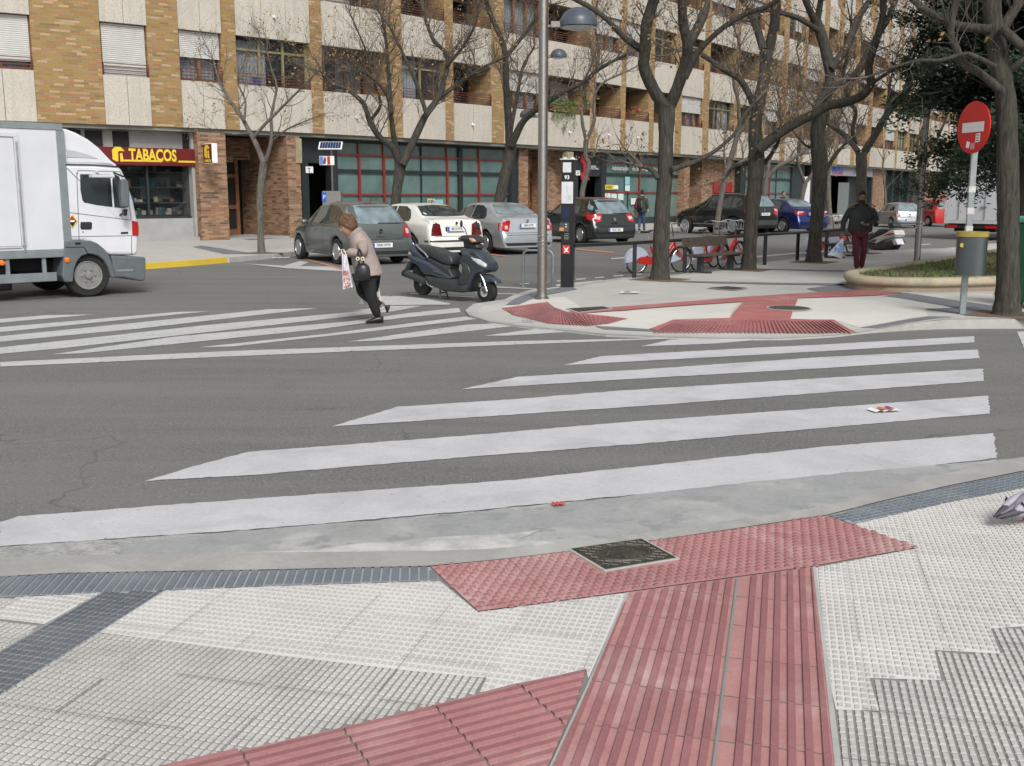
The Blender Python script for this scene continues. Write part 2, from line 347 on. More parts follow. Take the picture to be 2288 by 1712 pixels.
def pads(name,regs,holes,pu,pv,wu,wv,h,ang,mat,z,jit=.0008,skip=0):
    m=MB(); c,s=math.cos(ang),math.sin(ang); cnt=0
    for reg in regs:
        us=[(x*c+y*s,-x*s+y*c) for x,y in reg]; u0,u1=min(p[0] for p in us),max(p[0] for p in us); v0,v1=min(p[1] for p in us),max(p[1] for p in us)
        for i in range(int(u0/pu)-1,int(u1/pu)+2):
            for j in range(int(v0/pv)-1,int(v1/pv)+2):
                u,v=i*pu,j*pv; cs=[(u+a*wu/2,v+b*wv/2) for a,b in((-1,-1),(1,-1),(1,1),(-1,1))]
                Wc=[(p*c-q*s,p*s+q*c) for p,q in cs]
                ctr=(u*c-v*s,u*s+v*c)
                if not inside(ctr,reg) or any(inside(ctr,hh) for hh in holes): continue
                if skip and random.random()<skip: continue
                if not all(inside(p,reg) for p in Wc):
                    q=clip(reg,Wc)
                    if len(q)<3: continue
                    Wc=q
                n=len(Wc); hh=h+random.uniform(-jit,jit); cx,cy=sum(p[0] for p in Wc)/n,sum(p[1] for p in Wc)/n
                m.add([(x,y,z) for x,y in Wc]+[(cx+(x-cx)*.86,cy+(y-cy)*.9,z+hh) for x,y in Wc],[tuple(range(n,2*n))]+[(k,(k+1)%n,n+(k+1)%n,n+k) for k in range(n)]); cnt+=1
    return m.build(name,mat,recalc=False,**ST)
dots=[(962,1263),(1100,1249),(1277,1229),(1444,1208),(1846,1150),(2053,1219),(1814,1262),(1390,1320),(1068,1362)]
ribV=[(1401,1321),(1816,1264),(1844,1490),(1868,1712),(1890,1900),(1130,1900),(1229,1712),(1315,1528)]
ribL=[(1309,1493),(1150,1526),(816,1609),(364,1712),(-100,1830),(0,1900),(1120,1900),(1222,1712),(1290,1560)]
band=[(-60,1288),(0,1286),(146,1278),(348,1274.5),(603,1270.5),(960,1263),(983,1293),(613,1304),(353,1315),(223,1320),(0,1330),(-60,1332)]
band2=[(1848,1149),(1959,1121),(2120,1084),(2288,1051),(2500,1002),(3400,790),(3400,812),(2500,1034),(2288,1086),(2120,1118),(1905,1167)]
diag=[(223,1320),(353,1315),(369,1315),(0,1548),(-200,1672),(-200,1565),(0,1449)]
whiteL=[(354,1316),(613,1305),(983,1294),(1068,1363),(1390,1321),(1401,1321),(1315,1510),(1309,1491),(1150,1522),(1071,1542),(1087,1509),(915,1493),(624,1459),(218,1407)]
whiteS=[(52,1329),(223,1320),(99,1389),(0,1378),(-30,1374)]
whiteR=[(1822,1264),(2053,1220),(1905,1168),(2120,1119),(2288,1087),(2500,1035),(3400,813),(3400,1330),(2500,1380),(2288,1394),(2214,1399),(2236,1455),(2088,1447),(2104,1514),(1943,1509),(1965,1582),(1868,1579),(1846,1480)]
greyR=[(1866,1580),(1965,1583),(1943,1510),(2104,1515),(2088,1448),(2236,1456),(2214,1400),(2500,1381),(3400,1331),(3400,1900),(1905,1900),(1880,1712)]
greyL=[(218,1408),(624,1460),(915,1494),(1087,1510),(1071,1542),(816,1606),(364,1711),(-100,1828),(-700,1900),(-700,1980),(0,1549)]
greyS=[(0,1331),(52,1329),(-30,1374),(0,1379),(99,1390),(0,1448),(-150,1540),(-150,1345)]
w=lambda p:W2(p,ZP)
zb=ZP-.010
flat('white_paving_tiles',[w(whiteL),w(whiteS),w(whiteR)],m_wbase,zb,**ST)
flat('slate_paving_band',[w(band),w(band2),w(diag)],m_dbase,zb+.001,**ST)
flat('red_paving_tiles',[w(dots),w(ribV),w(ribL)],m_rbase,zb+.004,**ST)
pads('grey_paving_pads',[w(greyL),w(greyR),w(greyS)],[],.0262,.0412,.0182,.0325,.0045,TA,m_gpad,zb-.002)
pads('white_paving_pads',[w(whiteL),w(whiteR),w(whiteS)],[],.0262,.0412,.0175,.030,.0035,TA,m_wpad,zb)
pads('slate_paving_pads',[w(diag)],[],.0262,.0412,.0195,.034,.004,TA,m_dpad,zb+.001)
pads('slate_kerb_pads',[w(band)],[],.041,.0145,.033,.010,.006,R_(4.5),m_dpad2,zb+.001)
pads('slate_kerb_pads',[w(band2)],[],.052,.036,.040,.026,.005,R_(29),m_dpad2,zb+.001)
# tile joints: narrow dark grooves filled with dirt
m_joint=M('joint_dirt',(.15,.14,.12),.9,0,.3,30)
def joints(reg,pu,pv,ang,z,wd=.0028,phase=(0,0)):
    c,s=math.cos(ang),math.sin(ang); out=[]
    us=[(x*c+y*s,-x*s+y*c) for x,y in reg]
    u0,u1=min(p[0] for p in us),max(p[0] for p in us); v0,v1=min(p[1] for p in us),max(p[1] for p in us)
    for ax,(a0,a1,pp,ph,b0,b1) in enumerate(((u0,u1,pu,phase[0],v0,v1),(v0,v1,pv,phase[1],u0,u1))):
        k=math.floor((a0-ph)/pp)
        while k*pp+ph<a1:
            q=k*pp+ph; k+=1; t=b0
            while t<b1:
                ln=random.uniform(.15,.5); wq=wd*random.uniform(.2,1.2)
                r=[(q-wq/2,t),(q+wq/2,t),(q+wq/2,t+ln),(q-wq/2,t+ln)] if ax==0 else [(t,q-wq/2),(t+ln,q-wq/2),(t+ln,q+wq/2),(t,q+wq/2)]
                r=[(a*c-b*s,a*s+b*c) for a,b in r]
                cl=clip(reg,r)
                if len(cl)>2: out.append(cl)
                t+=ln+random.uniform(0,.12)
    return out
J=joints(w(greyL),.0262*12,.0412*8,TA,0,phase=(.0131,.0206))+joints(w(greyR),.0262*12,.0412*8,TA,0,phase=(.0131,.0206))
flat('paving_joints',J,m_joint,zb+.0085,**ST)
J=joints(w(whiteL),.0262*12,.0412*8,TA,0,.002,phase=(.0131,.0206))+joints(w(whiteR),.0262*12,.0412*8,TA,0,.002,phase=(.0131,.0206))
flat('paving_joints',J,m_gbase,zb+.0062,**ST)
# ribs
def joint_lines(reg,ang,seg,z,mat,us=True,at=None,wd=.008):
    c,s=math.cos(ang),math.sin(ang); out=[]; pp=[(x*c+y*s,-x*s+y*c) for x,y in reg]; u0,u1=min(p[0] for p in pp),max(p[0] for p in pp); v0,v1=min(p[1] for p in pp),max(p[1] for p in pp)
    if at is None:
        k=math.floor(u0/seg)
        while k*seg<u1: out.append([(k*seg-wd/2,v0),(k*seg+wd/2,v0),(k*seg+wd/2,v1),(k*seg-wd/2,v1)]); k+=1
    else: out.append([(u0,at-wd/2),(u1,at-wd/2),(u1,at+wd/2),(u0,at+wd/2)])
    out=[clip(reg,[(a*c-b*s,a*s+b*c) for a,b in r]) for r in out]; flat('paving_joints',[r for r in out if len(r)>2],mat,z,**ST)
_a=R_(75.6); _r=w([(1407,1325),(1812,1268),(1838,1490),(1862,1712),(1880,1900),(1140,1900),(1234,1712),(1319,1530)]); _p=G(1620,1500,ZP); _v=-_p.x*math.sin(_a)+_p.y*math.cos(_a)
joint_lines(_r,_a,.3,zb+.0046,m_joint,wd=.006); joint_lines(_r,_a,.3,zb+.0052,m_gbase,at=_v,wd=.013); joint_lines(_r,_a,.3,zb+.0056,m_joint,at=_v+.004,wd=.004)
joint_lines(w(ribL),R_(27.6),.31,zb+.0046,m_joint,wd=.007)
joint_lines(w(dots),R_(20.8),.4,zb+.0043,m_joint,wd=.004); _q=G(1500,1290,ZP); joint_lines(w(dots),R_(20.8),.3,zb+.0044,m_joint,at=-_q.x*math.sin(R_(20.8))+_q.y*math.cos(R_(20.8)),wd=.004)
def ribs(name,reg,pitch,wd,h,ang,z,seg=.3,ph=0,skipv=None):
    m=MB(); c,s=math.cos(ang),math.sin(ang); us=[(x*c+y*s,-x*s+y*c) for x,y in reg]
    u0,u1=min(p[0] for p in us),max(p[0] for p in us); v0,v1=min(p[1] for p in us),max(p[1] for p in us)
    v=math.floor(v0/pitch)*pitch+ph
    while v<v1:
        if skipv is not None and abs(v+wd/2-skipv)<.024: v+=pitch; continue
        u=math.floor(u0/seg)*seg
        while u<u1:
            r=[(u+.0035,v),(u+seg-.0035,v),(u+seg-.0035,v+wd),(u+.0035,v+wd)]; r=[(a*c-b*s,a*s+b*c) for a,b in r]
            q=clip(reg,r)
            if len(q)>2:
                n=len(q); hh=h+random.uniform(-.0012,.0012)
                cv=v+wd/2
                top=[]
                for x,y in q:
                    a,b=x*c+y*s,-x*s+y*c; b=cv+(b-cv)*.72; top.append((a*c-b*s,a*s+b*c,z+hh))
                m.add([(x,y,z) for x,y in q]+top,[tuple(range(n,2*n))]+[(k,(k+1)%n,n+(k+1)%n,n+k) for k in range(n)])
            u+=seg
        v+=pitch
    return m.build(name,m_rrib,recalc=True,**ST)
ribs('red_paving_ribs',w([(1407,1325),(1812,1268),(1838,1490),(1862,1712),(1880,1900),(1140,1900),(1234,1712),(1319,1530)]),.0505,.027,.008,R_(75.6),zb+.004,skipv=_v)
ribs('red_paving_ribs',w(ribL),.0505,.030,.008,R_(27.6),zb+.004,.31)
flat('mortar_strip',[w([(1816,1264),(1823,1263),(1852,1490),(1882,1712),(1905,1900),(1890,1900),(1866,1712),(1843,1490)]),w([(1401,1321),(1406,1321),(1321,1528),(1236,1712),(1226,1712),(1311,1528)])],m_kerb,zb+.0055,**ST)
m=MB(); rg=w(dots); hole=w([(1266,1229),(1438,1204),(1525,1251),(1348,1280)]); a=R_(20.8); c,s=math.cos(a),math.sin(a)
for i in range(-60,90):
    for j in range(0,140):
        u=i*.0505+(.025 if j%2 else 0); v=j*.0365+.01; x,y=u*c-v*s,u*s+v*c
        if 3.5<y<5.6 and inside((x,y),rg) and not inside((x,y),hole):
            m.lathe([(.0145,0),(.0135,.004),(.0105,.0062),(.0001,.0066)],(x,y,zb+.004),10)
m.build('red_paving_studs',m_rrib,recalc=False,smooth=True,angle=60,**ST)
# cast iron hatch in the studded tiles
def hatch(corn,z,label,grp=None,bars=10):
    q=W2(corn,z); cx=sum(p[0] for p in q)/4; cy=sum(p[1] for p in q)/4
    r=empty('manhole_cover',(cx,cy,z),0,label,'manhole cover',grp)
    L=[(x-cx,y-cy) for x,y in q]; m=MB(); n=4
    inn=[(x*.93,y*.93) for x,y in L]
    m.add([(x,y,0) for x,y in L]+[(x,y,.006) for x,y in L],[(4,5,6,7)]+[(i,(i+1)%4,4+(i+1)%4,4+i) for i in range(4)]); m.build('frame',m_kerb,r)
    m=MB(); m.add([(x,y,.004) for x,y in inn]+[(x,y,.009) for x,y in inn],[(4,5,6,7)]+[(i,(i+1)%4,4+(i+1)%4,4+i) for i in range(4)])
    m.build('lid',m_iron,r); return r,L
hr,L=hatch([(1268,1229),(1436,1205),(1519,1250),(1350,1278)],zb+.004,'square cast iron cover with raised ring in the red studded paving','covers')
m=MB(); b0=lambda u,v:((1-u)*(1-v)*Vector(L[0])+u*(1-v)*Vector(L[1])+u*v*Vector(L[2])+(1-u)*v*Vector(L[3]))
for i in range(11):
    for j in range(11):
        u,v=(i+.5)/11*.84+.08,(j+.5)/11*.84+.08
        d=math.hypot(u-.5,v-.5)
        if d<.37: continue
        p=b0(u,v); d2=(b0(u+.02,v+(.02 if (i+j)%2 else -.02))-p).normalized()*.016; p=Vector((p.x,p.y,.010)); m.tube([p-Vector((*d2,0)),p+Vector((*d2,0))],.0035,5)
for rr in (.35,.31): m.tube([Vector((*b0(.5+rr*math.cos(q/30*math.pi),.5+rr*math.sin(q/30*math.pi)),.010)) for q in range(61)],.003,5)
for i in range(60):
    u,v=random.uniform(-.24,.24),random.uniform(-.24,.24)
    if math.hypot(u,v)<.26:
        p=b0(.5+u,.5+v); m.tube([(p.x,p.y,.010),(p.x+random.uniform(-.02,.02),p.y+random.uniform(-.02,.02),.010)],.0025,4)
m.build('relief',M('iron_worn',(.14,.13,.11),.45,.6,.3,30),hr)
# ---- island pavement
ISF=[G(x,y,0) for x,y in ((1047,705),(1090,719),(1163,730),(1279,741),(1500,753),(1614,758),(1758,760),(1900,752))]
def segd(x,y):
    b=1e9
    for p,q in zip(ISF,ISF[1:]):
        dx,dy=q.x-p.x,q.y-p.y; t=min(1,max(0,((x-p.x)*dx+(y-p.y)*dy)/(dx*dx+dy*dy))); b=min(b,math.hypot(x-p.x-t*dx,y-p.y-t*dy))
    return b
def hz(x,y): return .022+.1*sst(.15,1.7,segd(x,y))
def GI(x,y,dz=0):
    z=.1
    for _ in range(12): p=G(x,y,z+dz); z=hz(p.x,p.y)
    return Vector((p.x,p.y,z+dz))
def WI(pix): return [tuple(GI(x,y)[:2]) for x,y in pix]
isl=WI([(1279,637),(1181,649),(1127,670),(1058,682),(1040,694),(1047,704),(1090,718),(1163,729),(1279,740),(1355,748),(1500,754),(1614,757),(1758,756),(1862,750),(1950,738),(2040,722),(2115,714),(2200,713),(2288,713),(2500,711)])+WI([(2560,508),(2230,543),(2107,555),(1937,561),(1899,566),(1783,577),(1687,589),(1560,609),(1454,619),(1389,621)])
isl=ragged(isl,.35,0)
draped('island_pavement',[isl],m_pale,hz,0,.35,**ST)
m=MB(); k=len(isl)
cx=[(x,y) for x,y in isl]
m.add([(x,y,hz(x,y)) for x,y in cx]+[(x,y,-.02) for x,y in cx],[(i,(i+1)%k,k+(i+1)%k,k+i) for i in range(k)]); 
# kerb stones' tops as an inward strip
def inset(poly,d):
    a=sum(poly[i][0]*poly[(i+1)%len(poly)][1]-poly[(i+1)%len(poly)][0]*poly[i][1] for i in range(len(poly))); sg=1 if a>0 else -1; out=[]
    for i in range(len(poly)):
        p,q,r=Vector(poly[i-1]),Vector(poly[i]),Vector(poly[(i+1)%len(poly)])
        t=(r-p)
        if t.length<1e-6: out.append(tuple(q)); continue
        t.normalize(); out.append((q.x-sg*t.y*d,q.y+sg*t.x*d))
    return out
ins=inset(isl,.16)
m.add([(x,y,hz(x,y)+.004) for x,y in cx]+[(x,y,hz(x,y)+.004) for x,y in ins],[(i,(i+1)%k,k+(i+1)%k,k+i) for i in range(k)])
m.build('island_kerb',m_kerb,weld=False,**ST)
# pale concrete apron at the crossing tip, slate bands, cream tiles, red strips
D=lambda nm,ps,mt,dz,cell=.25: draped(nm,[WI(p) for p in ps],mt,hz,dz,cell,**ST)
D('cream_paving',[[(1135,683),(1160,682),(1215,664),(1262,664),(1300,689),(1268,698),(1236,687),(1225,676),(1121,690)],
  [(1300,702),(1400,696),(1657,677),(1640,690),(1627,719),(1504,716),(1448,736),(1330,728),(1402,714)],
  [(1783,668),(1954,662),(2040,668),(2131,689),(2066,691),(2074,708),(1922,733),(1862,716),(1765,718)],[(2046,658),(2215,656),(2225,680),(2210,683)]],m_cream,.004)
D('slate_paving',[[(1275,641),(1200,652),(1150,668),(1130,683),(1160,681),(1210,662),(1290,647)],[(1454,624),(1560,629),(1700,632),(1885,634),(1885,639),(1700,636),(1560,632.5),(1454,628)],[(1801,646),(1890,634),(1935,648),(1834,654)],
 [(1661,600),(1886,605),(1886,607.5),(1661,602)],[(1978,662),(2022,655),(2046,659),(2219,684),(2225,690),(2131,688)],[(2066,691),(2131,689),(2225,690),(2225,703),(2160,705)],[(1922,733),(2074,708),(2130,709),(1960,735)],[(1330,730),(1450,737),(1470,742),(1350,737)],[(1500,560),(1501,560),(1501,561)]],m_slate,.007)
D('red_guide_paving',[[(1121,690),(1224,676),(1235,687),(1268,699),(1402,714),(1362,723),(1311,729),(1224,723),(1181,712),(1145,703)],
 [(1268,699),(1369,688),(1500,677.5),(1657,665),(1790,656),(1922,650),(1980,651),(2020,655),(1954,661.5),(1800,667),(1657,675.6),(1500,686),(1400,694.5),(1300,702)],
 [(1661,676),(1783,668),(1765,718.5),(1627,720.5)],[(1448,737),(1504,716.5),(1862,716.5),(1914,744),(1800,745.5),(1500,744)]],m_redfar,.010)
def iribs(pixA,pixB,n,wd):
    m=MB()
    for i in range(n):
        t=(i+.5)/n
        def on(P_):
            q=t*(len(P_)-1); k=min(int(q),len(P_)-2); f=q-k; return GI(lerp(P_[k][0],P_[k+1][0],f),lerp(P_[k][1],P_[k+1][1],f),.013)
        a,b=on(pixA),on(pixB); m.tube([a,b],wd,4)
    m.build('red_guide_ribs',m_rrib,**ST)
iribs([(1508,718),(1680,718),(1858,718)],[(1456,743),(1680,744),(1905,744)],46,.011)
iribs([(1664,677),(1780,669)],[(1632,719),(1762,717)],13,.012)
iribs([(1128,690),(1224,678),(1240,689),(1275,700),(1398,714)],[(1145,702),(1181,711),(1224,722),(1311,728),(1360,722.5)],44,.011)
# covers on the island
def cover_flat(corn,label,grp='dark square covers in the paving'):
    q=[GI(x,y,.011) for x,y in corn]; c0=sum(q,Vector())/4
    r=empty('manhole_cover',c0,0,label,'manhole cover',grp); m=MB(); L=[p-c0 for p in q]
    m.add(L+[p+Vector((0,0,.004)) for p in L],[(4,5,6,7)]+[(i,(i+1)%4,4+(i+1)%4,4+i) for i in range(4)]); m.build('frame',m_kerb,r)
    m=MB(); L=[p*.9+Vector((0,0,.003)) for p in L]; m.add(L+[p+Vector((0,0,.004)) for p in L],[(4,5,6,7)]+[(i,(i+1)%4,4+(i+1)%4,4+i) for i in range(4)]); m.build('lid',m_iron,r)
cover_flat([(1264,690),(1350,685),(1369,690),(1290,699)],'dark square cover beside the curved red paving near the lamp post')
cover_flat([(1577,644),(1625,640),(1673,644),(1641,649)],'dark square cover in the pale paving in front of the bench')
p=GI(1763,689,.012); r=empty('round_manhole_cover',p,0,'round iron cover set in the red ribbed guide path','manhole cover')
MB().lathe([(.3,0),(.3,.006),(.27,.006)],(0,0,0),32).build('frame',m_kerb,r); m=MB().lathe([(.27,0),(.27,.008)],(0,0,0),32)
m.build('lid',m_iron,r); m=MB()
for i in range(-5,6):
    for j in range(-5,6):
        if math.hypot(i,j)<5.3: m.box((i*.045,j*.045,.009),(.03,.012,.004),(i+j)%2*math.pi/2)
m.build('relief',M('iron_worn',(.14,.13,.11),.45,.6,.3,30),r)
# ---- far pavement along the building
kd=Vector((math.cos(R_(55.8)),math.sin(R_(55.8))))
k1=[G(335,601),G(420,595),G(508,587),G(512,587),G(600,579),G(691,569)]
Kl=[Vector(k1[0][:2])-kd*40]+[Vector(p[:2]) for p in k1]+[Vector(k1[-1][:2])+kd*25,Vector(k1[-1][:2])+kd*150]
nrm=Vector((-kd.y,kd.x))
bk=[Kl[-1]+nrm*60,Kl[0]+nrm*60]
P=[tuple(p) for p in Kl]+[tuple(p) for p in bk]; n=len(P)
flat('crosswalk_stripes',[ragged(W2([(2272,742),(2288,741),(2400,740),(2420,802),(2299,802)]))],m_paint,.0045,**ST)
m_side=speck('far_paving',(.38,.37,.345),(.50,.49,.455),50,1.2,.85,.001,stain=(.36,.35,.33))
m=MB(); m.add([(x,y,-.02) for x,y in P]+[(x,y,.12) for x,y in P],[tuple(range(n,2*n))]+[(i,(i+1)%n,n+(i+1)%n,n+i) for i in range(n)]); m.build('far_pavement',m_side,**ST)
def kstrip(name,pts,wd,mat,z0=.124,out=.004,zt=None):
    m=MB(); n=len(pts); vs=[];fs=[]
    for i,p in enumerate(pts):
        t=(pts[min(i+1,n-1)]-pts[max(i-1,0)]).normalized(); nn=Vector((-t.y,t.x)); zz=z0
        a=p-nn*out; b=p+nn*wd; vs+=[(a.x,a.y,0),(a.x,a.y,zz),(b.x,b.y,zz),(b.x,b.y,.1)]
    for i in range(n-1):
        for j in range(3): fs.append((4*i+j,4*i+j+1,4*i+4+j+1,4*i+4+j))
    fs.append((0,1,2,3)); fs.append((4*n-1,4*n-2,4*n-3,4*n-4))
    m.add(vs,fs); return m.build(name,mat,**ST)
kstrip('far_kerb',Kl,.16,m_kerb)
kstrip('yellow_kerb',[Kl[0]*.9+Kl[1]*.1]+Kl[1:4],.165,m_yel,.128,.008)
w3=lambda pts,z: [[tuple(G(x,y,z)[:2]) for x,y in p] for p in pts]
flat('slate_paving',w3([[(430,552),(450,549),(575,568),(500,568)],[(530,533),(560,537),(645,531),(640,528)]],.12),m_slate,.126,**ST)
# soil squares round the trees
# ---------------------------------------------------------------- the apartment building: a long, gently bowed front
import bisect
_u=[-.78+i*.005 for i in range(272)]
def _Y(u): return 30/(.642-.778*u-.297*u*u+.081*u**3)
_c=[Vector((u*_Y(u),_Y(u))) for u in _u]; _s=[0]
for a,b in zip(_c,_c[1:]): _s.append(_s[-1]+(b-a).length)
SMAX=_s[-1]
def FP(s,d):
    i=min(max(bisect.bisect(_s,s)-1,0),len(_s)-2); t=(s-_s[i])/(_s[i+1]-_s[i]); p=_c[i].lerp(_c[i+1],t)
    i0=max(i-2,0); i1=min(i+3,len(_c)-1); tg=(_c[i1]-_c[i0]).normalized(); return Vector((p.x-tg.y*d,p.y+tg.x*d)),tg
def F(s,d,z): p,_=FP(s,d); return Vector((p.x,p.y,z))
def hitf(px,py,d=0):
    v=ray(px,py); ut=v.x/v.y; lo,hi=0,SMAX
    for _ in range(40):
        m=(lo+hi)/2; p,_t=FP(m,d)
        if p.x/p.y<ut: lo=m
        else: hi=m
    p,_t=FP(lo,d); return lo,HC+v.z/v.y*p.y
def sx(px,py=300,d=0): return hitf(px,py,d)[0]
class FB(MB):
    "boxes in facade coordinates (s along, d behind, z up)"
    def fb(s,s0,s1,d0,d1,z0,z1,step=3.5):
        n=max(1,int(math.ceil((s1-s0)/step)))
        for i in range(n): s.b2(lerp(s0,s1,i/n),lerp(s0,s1,(i+1)/n),d0,d1,z0,z1)
        return s
    def fbuild(s,name,mat,parent=None,bevel=0,**kw):
        me=bpy.data.meshes.new(name); me.from_pydata(s.v,[],s.f); bm=bmesh.new(); bm.from_mesh(me)
        bmesh.ops.recalc_face_normals(bm,faces=bm.faces)
        if bevel: bmesh.ops.bevel(bm,geom=bm.edges[:],offset=bevel,segments=1,affect='EDGES')
        ul=bm.loops.layers.uv.new('UVMap')
        for f in bm.faces:
            n=f.normal
            for l in f.loops:
                c=l.vert.co; l[ul].uv=(c.x,c.z) if abs(n.y)>.6 else ((c.y,c.z) if abs(n.x)>.6 else (c.x,c.y))
        for v in bm.verts: v.co=F(v.co.x,v.co.y,v.co.z)
        bmesh.ops.recalc_face_normals(bm,faces=bm.faces)
        bm.to_mesh(me); bm.free(); me.materials.append(mat); o=bpy.data.objects.new(name,me); C.objects.link(o)
        if parent: o.parent=parent
        return tag(o,**kw)
def brickmat(name,stops,mortar=(.27,.225,.15)):
    g=NG(name); uv=g.tc.outputs['UV']
    b=g.nd('TexBrick',offset=.5); b.inputs['Scale'].default_value=1; b.inputs['Mortar Size'].default_value=.006; b.inputs['Brick Width'].default_value=.29; b.inputs['Row Height'].default_value=.072; b.inputs['Mortar Smooth'].default_value=.2
    b.inputs['Color1'].default_value=(0,0,0,1); b.inputs['Color2'].default_value=(1,1,1,1); b.inputs['Mortar'].default_value=(.5,.5,.5,1); g.L(uv,b.inputs['Vector'])
    sep=g.math('ADD',g.math('MULTIPLY',b.outputs['Color'],.95),g.math('MULTIPLY',g.noise(1.3,5,.65,uv),.22))
    c=g.ramp(sep,stops)
    c=g.mix(.22,c,g.ramp(g.noise(25,5,.7,uv),[(.3,(.14,.09,.04)),(.7,(.48,.34,.18))]))
    c=g.mix(1,c,(.84,.82,.80),'MULTIPLY'); c=g.mix(b.outputs['Fac'],c,mortar)
    return g.out(c,.85,g.math('SUBTRACT',g.noise(60,3,.6,uv),b.outputs['Fac']),.012,.5)
m_brick=brickmat('ochre_brick',[(.06,(.14,.07,.045)),(.13,(.28,.18,.06)),(.40,(.38,.26,.085)),(.60,(.41,.27,.095)),(.76,(.38,.20,.075)),(.86,(.40,.17,.09)),(.94,(.53,.34,.18)),(1.0,(.60,.42,.26))])
m_brickg=brickmat('shop_brick',[(.16,(.10,.055,.04)),(.3,(.24,.12,.07)),(.5,(.32,.15,.085)),(.7,(.36,.19,.11)),(.9,(.44,.27,.18))],(.22,.18,.14))
def concrete():
    g=NG('facade_concrete'); f=g.noise(22,6,.75); 
    c=g.ramp(f,[(.3,(.30,.27,.23)),(.48,(.50,.46,.395)),(.7,(.60,.56,.49))])
    mp=g.nd('Mapping'); mp.inputs['Scale'].default_value=(3.5,3.5,.25); g.L(g.tc.outputs['Object'],mp.inputs['Vector'])
    c=g.mix(g.ramp(g.noise(1.2,6,.7,mp.outputs[0]),[(.45,0.),(.75,.45)]),c,(.27,.25,.22))
    c=g.mix(g.ramp(g.noise(.8,5,.6),[(.5,0.),(.75,.4)]),c,(.38,.35,.31))
    return g.out(c,.9,f,.01,.5)
m_conc=concrete()
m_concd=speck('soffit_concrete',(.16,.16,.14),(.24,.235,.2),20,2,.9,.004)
m_gran=speck('granite_cladding',(.25,.25,.25),(.40,.40,.39),70,2,.6,.001)
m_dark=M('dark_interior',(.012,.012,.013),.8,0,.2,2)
m_wood=M('brown_wood',(.20,.085,.035),.5,0,.25,8)
m_olive=M('olive_metal_frame',(.25,.22,.12),.5,.2,.1,5)
m_shut=M('roller_shutter',(.52,.51,.49),.6,0,.06,3)
m_rail=M('oxblood_paint',(.12,.030,.025),.45,.2,.2,6)
m_curt=M('net_curtain',(.55,.58,.62),.9,0,.12,9)
m_glassd=M('window_glass',(.02,.025,.028),.06,0,0,alpha=.25,spec=.9)
m_glasst=M('green_tinted_glass',(.085,.145,.135),.10,0,.12,.9,spec=.9,col2=(.145,.225,.21))
m_frame=M('charcoal_metal',(.035,.042,.046),.45,.4,.15,3)
m_redtrim=M('red_metal_trim',(.24,.035,.030),.45,.1,.15,5)
m_foil=M('balcony_leaves',(.05,.11,.025),.7,0,.5,12)
BLD=empty('apartment_building',F(sx(237),0,0),0,'long brick and pale concrete apartment block with balconies and shops behind the parked cars','building')
BL0=BLD.location.copy(); _inv=Matrix.Translation(-BL0)
def par(o,p=BLD):
    o.data.transform(_inv) if o.type=='MESH' else None
    o.parent=p; return o
def fparts(fb,name,mat):
    for i in range(0,len(fb.v),8):
        k=FB(); k.v=fb.v[i:i+8]; k.f=[(0,2,3,1),(4,5,7,6),(0,1,5,4),(2,6,7,3),(0,4,6,2),(1,3,7,5)]; par(k.fbuild(name,mat))
bays=[(-470,-330),(-300,-160),(-133,85),(237,340),(409,503),(535,697),(724,865),(900,994),(1014,1097),(1126,1209),(1224,1316),(1330,1385),(1397,1448),(1460,1506),(1522,1568),(1583,1638),(1648,1698),(1709,1742),(1755,1788),(1797,1830),(1842,1863),(1875,1902),(1913,1936),(1947,1974)]
BS=[(sx(a,285),sx(b,285)) for a,b in bays]
while BS[-1][1]<SMAX-7: e=BS[-1][1]; BS.append((e+.7,e+3.6))
print('bay widths',[round(b-a,2) for a,b in BS],'piers',[round(BS[i+1][0]-BS[i][1],2) for i in range(len(BS)-1)])
Z0,PH,FH=3.80,1.50,3.09; NF=7
s_beg,s_end=BS[0][0]-2,BS[-1][1]+1
br=FB(); br.fb(s_beg,BS[0][0],0,1.4,Z0,Z0+FH*NF)
for (a,b),(c,d) in zip(BS,BS[1:]): br.fb(b,c,0,1.4,Z0,Z0+FH*NF)
br.fb(BS[-1][1],s_end,0,1.4,Z0,Z0+FH*NF); par(br.fbuild('brick_wall',m_brick))
pn=FB(); sl=FB()
for f in range(NF+1):
    zz=Z0+FH*f
    for a,b in BS:
        n=max(2,round((b-a)/.93)); w=(b-a)/n
        for i in range(n): pn.b2(a+i*w+.007,a+(i+1)*w-.007,-.05,.06,zz,zz+(PH if f<NF else .9))
    for a,b in BS: sl.fb(a+.002,b-.002,.07,1.38,zz+.015,zz+.2)
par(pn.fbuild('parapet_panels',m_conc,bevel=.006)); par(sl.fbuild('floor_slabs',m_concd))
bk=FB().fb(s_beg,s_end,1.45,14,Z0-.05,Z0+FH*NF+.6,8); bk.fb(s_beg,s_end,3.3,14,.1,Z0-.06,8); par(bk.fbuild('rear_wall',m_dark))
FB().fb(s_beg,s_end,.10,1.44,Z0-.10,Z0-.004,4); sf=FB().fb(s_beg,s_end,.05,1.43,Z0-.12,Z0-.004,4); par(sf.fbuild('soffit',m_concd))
random.seed(11)
def curtain(a,b,z0,z1,d):
    m=FB(); n=max(8,int((b-a)/.05)); vs=[];fs=[]
    for i in range(n+1):
        s_=lerp(a,b,i/n); dd=d+.02*math.sin(i*2.1)+random.uniform(-.006,.006); vs+=[(s_,dd,z0),(s_,dd,z1)]
    for i in range(n): fs.append((2*i,2*i+2,2*i+3,2*i+1))
    m.add(vs,fs); return m
